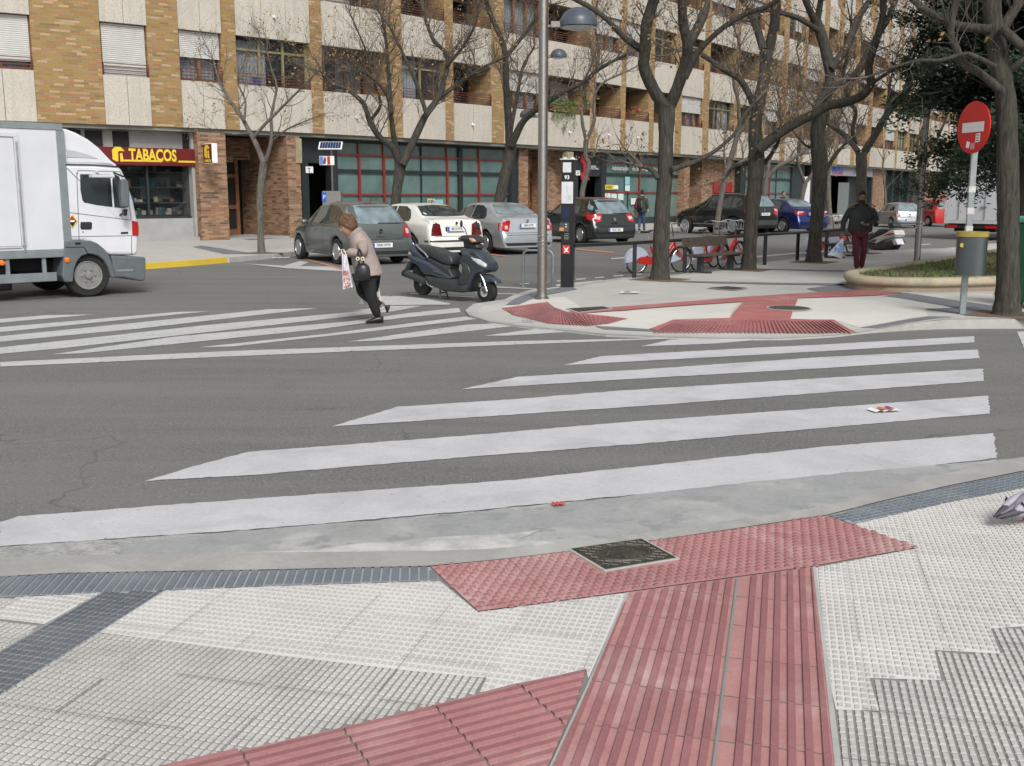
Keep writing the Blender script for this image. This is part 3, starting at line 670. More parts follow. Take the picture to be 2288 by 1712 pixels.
def shutter(a,b,z0,z1,d):
    m=FB(); n=max(1,int((z1-z0)/.06))
    for i in range(n):
        q=z0+(z1-z0)*i/n; e=z0+(z1-z0)*(i+1)/n
        m.add([(a,d,q),(b,d,q),(b,d-.012,(q+e)/2),(a,d-.012,(q+e)/2),(b,d,e-.004),(a,d,e-.004)],[(0,1,2,3),(3,2,4,5)])
    m.b2(a,b,d-.02,d+.02,z0-.05,z0); return m
def railing(a,b,z0,h=.36,n=4):
    m=FB()
    for i in range(n): z=z0+.05+(h-.05)*i/(n-1); m.b2(a+.01,b-.01,-.045,-.02,z,z+.022)
    for q in (a+.02,b-.04): m.b2(q,q+.02,-.05,-.015,z0,z0+h+.02)
    return m
def window(kind,a,b,f,full=True):
    z0=Z0+FH*f+PH; z1=Z0+FH*(f+1)
    if kind in('shut','half','plain'):
        d=.22; root=FB(); root.b2(a+.06,b-.06,d,d+.01,z0+.05,z1-.05); r=par(root.fbuild('window',m_glassd))
        m=FB(); m.b2(a,a+.07,.14,.3,z0,z1); m.b2(b-.07,b,.14,.3,z0,z1); m.b2(a+.07,b-.07,.14,.3,z0,z0+.07); m.b2(a+.07,b-.07,.14,.3,z1-.12,z1)
        nn=1 if b-a<2.4 else 2
        for q in range(1,nn+1): c=lerp(a,b,q/(nn+1)); m.b2(c-.05,c+.05,.17,.26,z0+.07,z1-.12)
        fr=m.fbuild('frame',m_wood); par(fr,r)
        par(curtain(a+.1,b-.1,z0+.1,z1-.14,.4).fbuild('curtain',m_curt),r)
        if kind!='plain':
            zz=z0+.34 if kind=='shut' else z0+random.choice((.95,1.1,.8)); 
            par(shutter(a+.06,b-.05,zz if kind=='half' else z0+random.choice((.05,.3)),z1-.01,.10).fbuild('shutter',m_shut),r)
    else:
        d=1.25 if kind!='glazed' else .25
        root=FB(); root.b2(a+.01,b-.01,d,d+.012,z0-.6,z1-.02); r=par(root.fbuild('window',m_glassd))
        m=FB(); n=max(2,round((b-a)/1.15))
        fm=m_olive if kind=='glazed' or random.random()<.6 else m_wood
        for q in range(n+1): c=lerp(a+.04,b-.04,q/n); m.b2(c-.04,c+.04,d-.05,d+.04,z0-.6,z1-.02)
        m.b2(a+.08,b-.08,d-.04,d+.03,z0+1.15,z0+1.22)
        par(m.fbuild('frame',fm),r)
        if full:
            t=random.random()
            if t<.5:
                q0=random.choice((0,.5)); par(curtain(lerp(a,b,q0)+.1,lerp(a,b,q0+.45),z0-.5,z1-.1,d+.1).fbuild('curtain',m_curt),r)
            elif t<.8:
                q0=random.choice((0,.5)); par(shutter(lerp(a,b,q0)+.1,lerp(a,b,q0+.48),z0+random.uniform(-.2,.8),z1-.05,d-.07).fbuild('shutter',m_shut),r)
    par(railing(a,b,z0,.36 if kind!='logg' else .42,4 if kind!='logg' else 5).fbuild('railing',m_rail),r)
    return r
kinds1=['shut','shut','shut','shut','half','glazed','logg','glazed','logg','half','logg','logg','logg','logg','half','glazed','logg','half','logg','logg','half','half','logg','logg']
for f in range(3 if True else NF):
    for i,(a,b) in enumerate(BS):
        if f==2 and i<8: continue
        if f==1 and i<2: continue
        if i>30: continue
        k=kinds1[i] if i<len(kinds1) and f==0 else ['half','logg','logg','glazed'][(i*3+f*2+(i>>1))%4]
        if f==1 and i in (4,9): k='plain'
        window(k,a,b,f,full=i<26)
# shutters on upper floors that only close the openings (one mesh per storey)
m=FB()
for f in range(2,NF):
    for i,(a,b) in enumerate(BS):
        if f==2 and i>=8: continue
        m.b2(a+.01,b-.01,.15,.2,Z0+FH*f+PH,Z0+FH*(f+1))
tag(par(m.fbuild('upper_shutters',m_shut)),kind='stuff')
# ---- ground floor
def gfb(mb,x0,x1,d0,d1,z0,z1,py=400,dd=None): mb.fb(sx(x0,py,dd if dd is not None else d0),sx(x1,py,dd if dd is not None else d0),d0,d1,z0,z1); return mb
GZ=.13; TZ=Z0-.12
B=FB()
gfb(B,448,510,.03,3.2,GZ,TZ,450)          # pier by the tobacconist
gfb(B,645,674,.03,3.2,GZ,TZ,450)
B.fb(sx(510,450,.03),sx(645,450,.03),2.5,2.9,2.9,TZ)
gfb(B,1160,1180,.45,3,GZ,TZ); gfb(B,1222,1284,1.0,2.6,GZ,TZ); gfb(B,1180,1222,1.9,2.4,2.75,TZ)
gfb(B,1529,1541,.3,2,GZ,TZ); gfb(B,1568,1655,.9,2,GZ,TZ); gfb(B,1950,1978,.5,2,GZ,TZ); gfb(B,2068,2240,.6,2,GZ,TZ)
fparts(B,'brick_pier',m_brickg)
gr=FB(); s0=sx(-470,400,.5)
gfb(gr,433,448,.35,1.2,GZ,TZ,450); gfb(gr,170,433,.5,1.1,GZ,.86,500); gr.fb(s0,sx(170,500,.5),.5,1.1,GZ,TZ-.5); gfb(gr,170,433,.55,1.1,3.12,TZ,300)
gr.fb(s0,sx(448,540,.2),.22,.5,.1,.24); par(gr.fbuild('granite_wall',m_gran))
v=FB()
for a,b in((150,180),(190,228),(252,287),(408,432)): v.b2(sx(a,300,.5),sx(b,300,.5),.49,.56,TZ-.52,TZ-.05)
fparts(v,'air_vent',m_dark)
# door recess with wooden door and number
dr=FB(); sa,sb=sx(510,450,.03),sx(645,450,.03)
rf=FB().fb(sa,sb,.05,2.6,GZ-.01,GZ+.05); par(rf.fbuild('doorstep',m_gran))
def wood_door(s0,s1,d,z0,z1,num,lab=None):
    r=par(FB().fb(s0,s1,d+.06,d+.1,z0,z1).fbuild('entrance_door',m_dark)); m=FB(); n=2
    for q in range(n+1): c=lerp(s0+.06,s1-.06,q/n); m.b2(c-.07,c+.07,d-.02,d+.05,z0,z1)
    for z,h in((z0,.22),(z0+.95,.14),(z0+2.08,.12),(z1-.1,.1)): m.b2(s0+.13,s1-.13,d-.015,d+.045,z,z+h)
    par(m.fbuild('frame',m_wood),r)
    m=FB(); m.tube([(lerp(s0,s1,.5)-.1,d-.06,z0+1.0),(lerp(s0,s1,.5)-.1,d-.06,z0+1.3)],.015,6); par(m.fbuild('handle',M('brass',(.5,.35,.12),.3,.9,.1)),r)
    return r
wood_door(sa+.1,sb-.6,2.45,GZ+.04,2.9,'28')
wood_door(sx(1180,400,1.85),sx(1200,400,1.85),1.85,GZ+.04,2.75,'27')
m_num=M('number_enamel',(.55,.5,.3),.5,0,0)
def frot(s,lean=0):
    _,t=FP(s,0); return Matrix((( t.x,0,t.y,0),(t.y,0,-t.x,0),(0,1,0,0),(0,0,0,1)))
def ftext(st,px0,px1,py,h,d,mat,parent=None,name='lettering',wfit=True,bold=0,ext=.004):
    s0,z=hitf(px0,py,d); s1,_=hitf(px1,py,d); sc=(s0+s1)/2
    o=text(name,st,1,mat,None,ext=0); w=max(v.co.x for v in o.data.vertices)-min(v.co.x for v in o.data.vertices); hh=max(v.co.y for v in o.data.vertices)-min(v.co.y for v in o.data.vertices); bpy.data.objects.remove(o)
    o=text(name,st,1,mat,None,bold=bold,ext=ext); 
    cy=sum((max(v.co.y for v in o.data.vertices),min(v.co.y for v in o.data.vertices)))/2
    o.data.transform(Matrix.Translation((0,-cy,0))); o.data.transform(Matrix.Diagonal(((s1-s0)/w if wfit else h/hh,h/hh,1,1)))
    o.data.transform(Matrix.Translation(F(sc,d,z))@frot(sc)); 
    if parent==BLD: par(o)
    elif parent: o.data.transform(Matrix.Translation(-parent.location)); o.parent=parent
    return o
ftext('28',506,519,356,.2,2.40,m_num,BLD,'door_number'); ftext('27',1180,1185,375,.2,1.7,m_num,BLD,'door_number')
# tobacconist's window
m_glassc=M('shop_glass',(.01,.012,.014),.03,0,0,alpha=.3,spec=.9)
s0,s1=sx(250,430,.55),sx(432,430,.55)
sh=par(FB().fb(s0,s1,.62,.64,.86,3.0).fbuild('shop_window',m_glassc)); m=FB()
for q in (s0,lerp(s0,s1,.42),s1-.08): m.b2(q,q+.07,.56,.7,.86,3.1)
m.b2(s0,s1,.555,.7,.86,.93); m.b2(s0,s1,.555,.7,2.98,3.1); par(m.fbuild('frame',m_frame),sh)
m=FB().fb(s0,s1,.7,1.4,.9,.98); m.fb(s0,s1,1.38,1.42,.98,3.1); par(m.fbuild('display_shelf',M('shop_display',(.05,.05,.055),.6,0,.5,4)),sh)
random.seed(5)
for nm,col,n in(('blue_goods',(.05,.22,.42),9),('pale_goods',(.6,.58,.52),14),('brown_goods',(.28,.15,.07),12),('green_goods',(.07,.13,.10),12)):
    m=FB()
    for _ in range(n):
        q=random.uniform(s0+.3,s1-.3); z=random.choice((.98,.98,.98,1.4,1.9,2.4)); w_,h_=random.uniform(.06,.2),random.uniform(.07,.25); dd=random.uniform(.8,1.2); m.b2(q,q+w_,dd,dd+.1,z,z+h_)
    o=par(m.fbuild(nm,M(nm,col,.5,0,.3,9)),sh); tag(o,kind='stuff')
m=FB()
for z in (1.38,1.88,2.38): m.b2(s0+.1,s1-.1,.85,1.3,z-.02,z)
par(m.fbuild('shelves',M('shelf_glass',(.2,.22,.22),.3)),sh)
par(curtain(lerp(s0,s1,.42),lerp(s0,s1,.8),1.5,2.2,1.2).fbuild('display_cloth',M('display_cloth',(.16,.20,.20),.9,0,.2,8)),sh)
# glazed shopfronts with red trim
def shopfront(x0,x1,verts,reds,thick,d,zred,zband,zred2,ztop=TZ,py=400,zbot=.45):
    a,b=sx(x0,py,d),sx(x1,py,d); r=par(FB().fb(a,b,d+.05,d+.07,zbot,ztop).fbuild('shopfront_glass',m_glasst))
    m=FB(); m.fb(a-.06,a+.06,d-.04,d+.15,GZ,ztop); m.fb(b-.14,b+.06,d-.04,d+.15,GZ,ztop); m.fb(a,b,d-.03,d+.12,zbot-.3,zbot); m.fb(a,b,d-.025,d+.12,zband-.07,zband+.07); m.fb(a,b,d-.025,d+.12,ztop-.12,ztop)
    for x in verts: q=sx(x,py,d); m.b2(q-.025,q+.025,d-.01,d+.1,zbot,ztop)
    for x in thick: q=sx(x,py,d); m.b2(q-.12,q+.12,d-.05,d+.1,zbot,ztop)
    par(m.fbuild('frame',m_frame),r); m=FB()
    for z in (zred,zred2): m.fb(a+.06,b-.14,d-.03,d+.04,z-.03,z+.03)
    for x in reds: q=sx(x,py,d); m.b2(q-.028,q+.028,d-.035,d+.03,zbot,zred); m.b2(q-.055,q-.0285,d-.02,d+.1,zbot,ztop)
    par(m.fbuild('red_trim',m_redtrim),r); 
    p=FB(); p.fb(a+.1,b-.2,d+.3,d+.32,zbot,ztop-.1); par(p.fbuild('blind',m_glasst),r)
    return r
z=lambda px,py,d: hitf(px,py,d)[1]
shopfront(751,1143,[942],[804,859,1000,1071],[1028],.7,z(804,347,.7),z(804,383,.7),z(804,435,.7))
shopfront(1352,1526,[1404],[1429,1480],[],.7,z(1380,364.6,.7),z(1380,390,.7),z(1380,430,.7))
shopfront(1664,1770,[1735],[1720],[],.7,z(1740,379,.7),z(1740,401,.7),z(1740,432,.7))
# dark metal portals and black doors
pf=FB()
gfb(pf,674,690,.5,.9,GZ,TZ); gfb(pf,742,751,.5,.9,GZ,TZ); pf.fb(sx(690,400,.5),sx(742,400,.5),.55,.9,2.78,TZ)
gfb(pf,1284,1292,.5,.9,GZ,TZ); gfb(pf,1344,1352,.5,.9,GZ,TZ); pf.fb(sx(1292,400,.5),sx(1344,400,.5),.55,.9,z(1320,394,.5),TZ)
gfb(pf,1143,1160,.5,1.2,GZ,TZ); gfb(pf,1655,1664,.5,1,GZ,TZ); gfb(pf,1770,1797,.6,1,GZ,TZ); gfb(pf,1811,1858,.6,1,GZ,TZ); gfb(pf,1948,1951,.4,1,GZ,TZ); gfb(pf,1895,1950,1.1,1.3,GZ,TZ); gfb(pf,2030,2068,1,1.3,GZ,TZ)
for x in (1978,1995,2012,2030): gfb(pf,x,x+2,.5,1,GZ,TZ)
fparts(pf,'portal_frame',m_frame)
g=FB(); gfb(g,1979,2029,.8,.85,GZ,TZ); par(g.fbuild('shop_glass_panels',M('dark_green_glass',(.02,.04,.04),.15,0,.2,1)))
g=FB(); gfb(g,1797,1811,.55,.7,GZ+.2,z(1805,395,.55)); par(g.fbuild('white_door_leaf',M('white_lacquer',(.7,.7,.7),.4)))
g=shutter(sx(1872,440,.6),sx(1896,440,.6),GZ+.05,z(1880,408,.6),.6); par(g.fbuild('metal_shutter',M('steel_shutter',(.22,.24,.24),.5,.4)))
g=FB(); gfb(g,1596,1637,.8,.9,.9,z(1610,407,.8)); par(g.fbuild('red_cabinet',M('red_cabinet',(.30,.012,.015),.5,0,.15)))
for a,b in((665,675),(1273,1283)):
    g=FB(); g.b2(sx(a-3,320,-.05),sx(b,320,-.05),-.02,.3,2.75,3.6); o=par(g.fbuild('lamp_housing',M('beige_box',(.32,.27,.17),.6,0,.2)))
# signs
m_maroon=M('maroon_sign',(.13,.012,.014),.4,0,.15,2); m_yl=M('yellow_letter',(.72,.52,.04),.5,0,0); m_white=M('white_plastic',(.8,.8,.78),.4,0,.05)
sa,zt=hitf(200,327,.3); sb,_=hitf(440,329,.3); zb_=hitf(420,372,.3)[1]
def place(name,s,z,label,catn,group=None): return empty(name,F(s,.3,z),0,label,catn,group)
def fchild(mb,name,mat,root,bevel=0): o=mb.fbuild(name,mat,bevel=bevel); o.data.transform(Matrix.Translation(-root.location)); o.parent=root; return o
r=place('shop_sign',(sa+sb)/2,zb_,'long maroon fascia sign with yellow TABACOS lettering above the shop window','sign')
fchild(FB().fb(sa,sb,.27,.5,zb_,zt),'fascia',m_maroon,r,.02)
ftext('TABACOS',289,393,345.5,.36,.262,m_yl,r,bold=.035)
m=FB(); yl=hitf(340,360,.26)[1]; m.fb(sx(277,360,.26),sx(363,360,.26),.262,.275,yl-.03,yl+.03); m.fb(sx(399,360,.26),sx(438,360,.26),.262,.275,yl-.03,yl+.03); fchild(m,'yellow_line',m_yl,r)
def tlogo(root,px,py,h,d,lat=False):
    "the yellow T-like mark: a rounded block with a leaf-shaped notch and a short bar"
    s0,z0=hitf(px,py,d); k=h
    poly=[(0,.15),(0,.78),(.22,1),(.62,1),(.9,.72),(.5,.72),(.42,.62),(.42,.05),(.3,0)]
    m=FB(); m.prism([(s0+a*k*.95,z0+b*k) for a,b in poly],lambda p,t:(p[0],t,p[1]),d,d+.012)
    m.prism([(s0+a*k*.95,z0+b*k) for a,b in [(.55,0),(.55,.55),(.72,.6),(.80,0)]],lambda p,t:(p[0],t,p[1]),d,d+.012); fchild(m,'emblem',m_yl,root)
tlogo(r,252,361,.46,.262); ftext('EXP. Nº 78',365,396,360.5,.10,.262,M('dark_letter',(.25,.1,.05),.5,0,0),r)
# projecting lightbox
sq=sx(452,350,-.3); zt2=hitf(455,322,-.35)[1]; zb2=hitf(455,366,-.35)[1]
p0=F(sx(447,345,0),-.5,0)
r=empty('projecting_sign',(p0.x,p0.y,zb2),0,'square maroon lightbox with a yellow T mark jutting out beside the tobacconist','sign')
q0=sx(450,345,0)
def pbox(x0,x1,y0,y1,z0,z1): return MB().b2(x0,x1,y0,y1,z0,z1)
_,tg=FP(q0,0); ang=math.atan2(tg.y,tg.x)-math.pi/2
r.rotation_euler=(0,0,ang+math.pi*0)
H=zt2-zb2
# local x = outwards from the wall towards the street, local y = along the wall
m=MB().b2(-.02,.60,-.10,.10,0,H); m.build('lightbox',m_white,r,bevel=.02)
m=MB().b2(-.01,.59,-.115,-.101,.02,H-.02); m.build('sign_face',m_maroon,r)
m=MB(); k=.42
for poly in ([(0,.15),(0,.78),(.22,1),(.62,1),(.9,.72),(.5,.72),(.42,.62),(.42,.05),(.3,0)],[(.55,0),(.55,.55),(.72,.6),(.80,0)]): m.prism([(.09+a*k*1.0,.16+b*k) for a,b in poly],lambda p,t:(p[0],t,p[1]),-.125,-.114)
m.build('emblem',m_yl,r)
t=text('lettering','TABACOS',.105,m_yl,r,(.29,-.118,.08),Matrix.Rotation(math.pi/2,4,'X'),bold=.004)
MB().box((-.15,0,H*.9),(.4,.04,.05)).build('bracket',m_frame,r)
# green office lettering, red logo, posters, notices
m_wl=M('white_letter',(.7,.72,.72),.5,0,0); m_rl=M('red_logo',(.5,.02,.03),.5,0,0)
s0,z0=hitf(1300,370,.45); r=empty('office_sign',F(sx(1400,376,.6),.6,z0),0,'white Administración de la Seguridad Social lettering across the green glass front','sign')
ftext('Administración',1368,1404,375,.24,.655,m_wl,r); ftext('de la',1413,1427,377,.2,.655,m_wl,r); ftext('Seguridad Social',1434,1495,378,.24,.655,m_wl,r)
r=empty('entrance_sign',F(sx(1306,360,.48),.48,2.9),0,'red figure logo with small white words above the black office doorway','sign')
m=FB(); a_,b_=hitf(1298,345,.50); m.prism([(a_+x*.8,b_-y*1.2) for x,y in [(0,0),(.25,.05),(.5,.2),(.85,0),(1,.25),(.7,.45),(.75,.75),(1,1),(.1,1),(0,.75),(.35,.7),(.3,.4),(0,.3)]],lambda p,t:(p[0],t,p[1]),.50,.54); fchild(m,'logo',m_rl,r)
ftext('SEGURIDAD',1317,1332,372,.09,.50,m_wl,r); ftext('SOCIAL',1317,1338,376.5,.09,.50,m_wl,r)
def notice(x0,x1,y0,y1,d,mat,label,grp=None,catn='notice',name='notice'):
    s0,z1_=hitf(x0,y0,d); s1,z0_=hitf(x1,y1,d); r=empty(name,F((s0+s1)/2,d,z0_),0,label,catn,grp)
    fchild(FB().fb(s0,s1,d,d+.012,z0_,z1_),'sheet',mat,r); return r,(s0,s1,z0_,z1_)
m_yn=M('yellow_notice',(.68,.48,.03),.5,0,0); m_pap=M('paper_sheet',(.55,.66,.62),.7,0,.06,4); m_ink=M('ink',(.08,.07,.05),.6,0,0); m_lb=M('pale_blue_sheet',(.25,.5,.55),.6,0,.1)
r,_=notice(1352,1371,413,424,.64,m_yn,'yellow notice with black print at the left of the office glass'); ftext('INSS',1354,1367,418.5,.12,.635,m_ink,r)
notice(1371.5,1381,414,423,.64,m_white,'white half of the notice beside the yellow one'); 
notice(1397,1407,395,413,.64,m_lb,'teal poster above a white sheet on the dark mullion'); notice(1397,1407,414,427,.64,m_pap,'white sheet under the teal poster')
for i,(x,y) in enumerate(((1352,432),(1366,433),(1381,433),(1410,443))): notice(x,x+12,y,y+14,.64,m_pap,['paper sheet lowest left on the office glass','middle paper sheet of three under the yellow notice','rightmost paper sheet of three under the yellow notice','paper sheet on the glass at the far side of the mullion'][i],'paper sheets on the office glass')
r,_=notice(683,700,372,387,.45,m_white,'white plate with a blue T hung by the black doorway',None,'sign','door_plate'); ftext('T.',688,696,381,.18,.44,M('blue_ink',(.03,.06,.25),.5,0,0),r)
r,_=notice(1287,1296,381,392,.45,m_white,'small white plate beside the office entrance',None,'sign','door_plate'); ftext('C7',1289,1294,386.5,.13,.44,m_ink,r)
r,_=notice(955,971,444,456,.6,M('cream_notice',(.6,.56,.44),.6,0,0),'cream card in the green glass above the white car',None); ftext('ASTRAL',956,970,450,.12,.595,m_ink,r)
notice(972,990,446,458,.6,m_lb,'pale blue card in the green glass beside the cream card')
s0,zt=hitf(1857,371,.35); s1,zb_=hitf(1950,396,.35)
r=empty('shop_sign',F((s0+s1)/2,.35,zb_),0,'mauve grey fascia sign with blue MAS lettering at the far shop','sign')
fchild(FB().fb(s0,s1,.35,.6,zb_,zt),'fascia',M('mauve_sign',(.27,.24,.27),.5,0,.2,2),r,.01)
ftext('MAS',1860,1885,377,.5,.34,M('blue_letter',(.03,.12,.5),.5,0,0),r,bold=.03); ftext('CENTRO MEDICO',1861,1884,386.5,.22,.34,m_rl,r); ftext('A',1907,1915,383,.6,.34,M('blue_letter2',(.08,.10,.3),.5,0,0),r)
# balcony plants and things
random.seed(3)
def leafcloud(name,pts,n,size,mat,parent=None,spread=(1,1,1),up=0,**kw):
    m=MB()
    for _ in range(n):
        c=Vector(random.choice(pts)) if not callable(pts) else pts()
        c=c+Vector((random.gauss(0,spread[0]),random.gauss(0,spread[1]),random.gauss(0,spread[2])))
        a=Vector((random.gauss(0,1),random.gauss(0,1),random.gauss(0,1)+up)).normalized(); b=a.orthogonal().normalized(); b=Matrix.Rotation(random.uniform(0,6.28),3,a)@b; e=a.cross(b); s_=size*random.uniform(.6,1.4)
        m.add([c-b*s_,c+e*s_*.5,c+b*s_,c-e*s_*.5],[(0,1,2,3)])
    return m.build(name,mat,parent,recalc=False,**kw)
def balplant(x0,x1,py,hang,label,col,n=900,flow=None):
    s0,z0=hitf(x0,py,-.15); s1,_=hitf(x1,py,-.15); o=F((s0+s1)/2,-.12,z0); r=empty('balcony_plant',o,0,label,'plant')
    pts=[]
    for _ in range(200):
        q=random.random(); h=random.random(); p=F(lerp(s0,s1,q),-.15+random.uniform(-.1,.15),z0+random.uniform(-.1,.28))-o; pts.append(p)
        if hang and random.random()<.6:
            hh=random.choice((.25,.6,.85,1.0))*hang*(.4+.6*abs(math.sin(q*9))); pts.append(F(lerp(s0,s1,q),-.16,z0-random.uniform(0,hh))-o)
    leafcloud('foliage',pts,n,.045,M('leaves_'+label[:8],col,.7,0,.5,10),r,(.03,.03,.05))
    if flow: leafcloud('flowers',[p for p in pts if p.z>-.05],60,.04,flow,r,(.05,.04,.05))
    MB().add([F(s0+.05,-.02,z0-.15)-o,F(s1-.05,-.02,z0-.15)-o,F(s1-.05,-.18,z0-.15)-o,F(s0+.05,-.18,z0-.15)-o,F(s0+.05,-.02,z0+.02)-o,F(s1-.05,-.02,z0+.02)-o,F(s1-.05,-.18,z0+.02)-o,F(s0+.05,-.18,z0+.02)-o],[(0,1,2,3),(4,5,6,7),(0,1,5,4),(1,2,6,5),(2,3,7,6),(3,0,4,7)]).build('planter_box',M('terracotta',(.25,.10,.05),.8),r)
balplant(1232,1287,236,1.15,'bushy green plant trailing down from a first floor balcony beside the lamp post',(.10,.17,.03),1500)
balplant(1303,1318,237,0,'small round green pot plant on a balcony rail right of the trailing plant',(.05,.14,.02),250)
balplant(1412,1426,247,0,'pot of red and white flowers on a balcony rail',(.05,.10,.03),120,M('red_petals',(.6,.02,.04),.6,0,0))
balplant(1612,1640,150,0,'green and red flower boxes on a second floor balcony',(.05,.12,.03),400,M('red_petals',(.6,.02,.04),.6,0,0))
r,_=notice(563,583,172,190,.0,M('blue_crate',(.05,.08,.30),.6,0,.2),'blue plastic box on a first floor balcony above the door',None,'box','storage_box')
# wall floodlights (little white fittings on the concrete)
for i,(x,y) in enumerate(((611,38),(796,262),(1055,278),(1271,295),(1359,301),(1424,307),(1612,320))):
    s_,z_=hitf(x,y,-.06); p=F(s_,-.08,z_); r=empty('wall_fitting',p,0,'small white pipe outlet on the concrete band, '+['high above the blue box','left of the forked tree','above the silver saloon','under the trailing plant','right of the totem','left of the big trunk','behind the far branches'][i],'outlet','small white outlets on the facade')
    m=MB(); _,tg=FP(s_,0); nn=Vector((tg.y,-tg.x,0)); m.tube([Vector((0,0,0))-nn*.05,nn*.12+Vector((0,0,-.03))],.035,8); m.build('outlet_pipe',m_white,r)
    MB().tube([Vector((0,0,0))-nn*-.0,Vector((0,0,0))+nn*.02],.06,8).build('collar',m_white,r)
# ---------------------------------------------------------------- trees
def barkmat(name,a,b,c_):
    g=NG(name); mp=g.nd('Mapping'); mp.inputs['Scale'].default_value=(1,1,.16); g.L(g.tc.outputs['Object'],mp.inputs['Vector'])
    f=g.noise(26,6,.7,mp.outputs[0],.4); c=g.ramp(f,[(.32,a),(.55,b),(.75,c_)])
    c=g.mix(g.ramp(g.noise(2.5,4),[(.55,0.),(.75,.35)]),c,(.09,.10,.05)); return g.out(c,.95,f,.03,.9)
m_bark=barkmat('dark_bark',(.018,.016,.013),(.062,.055,.045),(.115,.104,.088))
m_barkl=barkmat('grey_bark',(.06,.054,.045),(.14,.126,.108),(.21,.19,.165))
m_twig=M('twig_bark',(.11,.09,.075),.9,0,.3,4)
m_dry=M('dry_leaves',(.20,.115,.04),.8,0,.4,6,col2=(.34,.22,.09))
TREES=[]
def grow(m,p,d,L,r,lev,rng,ends,curl=.35):
    n=4; pts=[p.copy()]; rad=[r]; q=p.copy(); dd=d.copy()
    for i in range(n):
        dd=(dd+Vector((rng.gauss(0,.25),rng.gauss(0,.25),rng.gauss(.0,.22)+curl*.35))).normalized(); q=q+dd*L/n; pts.append(q.copy()); rad.append(max(.0022,r*(1-.75*(i+1)/n)))
    m.tube(pts,rad,3 if r<.012 else 5,cap=False)
    if lev<=0 or r<.0028: ends.append(q); return
    k=rng.choice((3,4,4)) if lev>1 else rng.choice((2,3,3))
    for i in range(k):
        j=rng.choice((1,2,3,4,4)); b=pts[j]; a=(pts[j]-pts[j-1]).normalized(); o=a.orthogonal().normalized(); o=Matrix.Rotation(rng.uniform(0,6.283),3,a)@o
        nd=(a*rng.uniform(.55,1)+o*rng.uniform(.5,1)).normalized(); grow(m,b,nd,L*rng.uniform(.5,.8),rad[j]*rng.uniform(.55,.8),lev-1,rng,ends,curl)
def tree(label,base,trunk,limbs,zb=.12,bark=None,twigs=10,lev=3,dry=200,seed=1,group='bare trees along the street',pit=True,tl=1.0,Y=None,cat_='tree',name='bare_tree',twr=.35):
    rng=random.Random(seed); b=GI(*base) if zb=='i' else G(base[0],base[1],zb)

    Y0=b.y; k=Y0*1.02/FN; bark=bark or m_bark
    root=empty(name,b,0,label,cat_,group); o=Vector(b)
    def P3(pts,dep,slope,span): return [AT(x,y,Y0+dep+slope*i) - o for i,(x,y,*_) in enumerate(pts)]
    t=[(base[0],base[1],trunk[0][2]*1.25)]+list(trunk)
    tc=cat([(x,y,r) for x,y,r in t],4); m=MB()
    pts=[AT(x,y,Y0)-o for x,y,r in tc]; pts[0]=Vector((0,0,-.05)); rad=[r*k for x,y,r in tc]
    # flare at the foot
    rad[0]*=1.12
    rad=[r*(1+rng.uniform(-.05,.05)) for r in rad]
    m.tube(pts,rad,14); m.build('trunk',bark,root,smooth=True,angle=80,recalc=False)
    ml=MB(); mt=MB(); ends=[]
    for li,L in enumerate(limbs):
        pt,r0,r1=L[0],L[1],L[2]; dep0=L[3] if len(L)>3 else 0; n=len(pt); side=rng.uniform(-1,1)*.10*Y0/10
        cc=cat([(x,y,lerp(r0,r1,i/(n-1)),dep0+side*i) for i,(x,y) in enumerate(pt)],4)
        P_=[AT(x,y,Y0+dd)-o for x,y,r,dd in cc]; Rr=[max(.004,r*k*(1+rng.uniform(-.05,.05))) for x,y,r,dd in cc]
        ml.tube(P_,Rr,8 if r0*k>.03 else 6)
        tot=sum((a-b_).length for a,b_ in zip(P_,P_[1:])); nt=max(3,int(twigs*tot/2.2))
        for _ in range(nt):
            i=rng.randint(int(len(P_)*.25),len(P_)-1); i=max(1,i); a=(P_[i]-P_[i-1]).normalized(); q=a.orthogonal().normalized(); q=Matrix.Rotation(rng.uniform(0,6.283),3,a)@q
            d=(a*rng.uniform(.3,1)+q*.8+Vector((0,0,.35))).normalized(); grow(mt,P_[i],d,tl*rng.uniform(.5,1.0),min(.02,Rr[i]*twr+.002),lev,rng,ends)
        a=(P_[-1]-P_[-2]).normalized(); 
        for _ in range(2): grow(mt,P_[-1],(a+Vector((rng.gauss(0,.3),rng.gauss(0,.3),rng.gauss(0,.3)))).normalized(),tl*.9,min(Rr[-1]*.8,.03),lev,rng,ends)
    if ml.v: ml.build('limbs',bark,root,smooth=True,angle=80,recalc=False)
    mt.build('crown',m_twig,root,smooth=True,angle=80,recalc=False)
    if dry and ends:
        mm=MB(); ends2=rng.sample(ends,min(len(ends),dry))
        for e in ends2:
            for _ in range(rng.randint(2,5)):
                c=e+Vector((rng.gauss(0,.04),rng.gauss(0,.04),rng.gauss(0,.04))); a=Vector((rng.gauss(0,1),rng.gauss(0,1),rng.gauss(0,1))).normalized(); b_=a.orthogonal()*.019*rng.uniform(.6,1.5); c2=a.cross(b_)*.7
                mm.add([c-b_,c-c2,c+b_,c+c2],[(0,1,2,3)])
        mm.build('dry_leaves',m_dry,root,recalc=False)
    if pit:
        s_=.42; mm=MB(); q=zb if zb!='i' else 0
        mm.box((0,0,.002),(s_*2,s_*2,.012),R_(54)).build('tree_pit',m_soil,root)
    print('tree',label[:28],'verts',len(mt.v)); return root
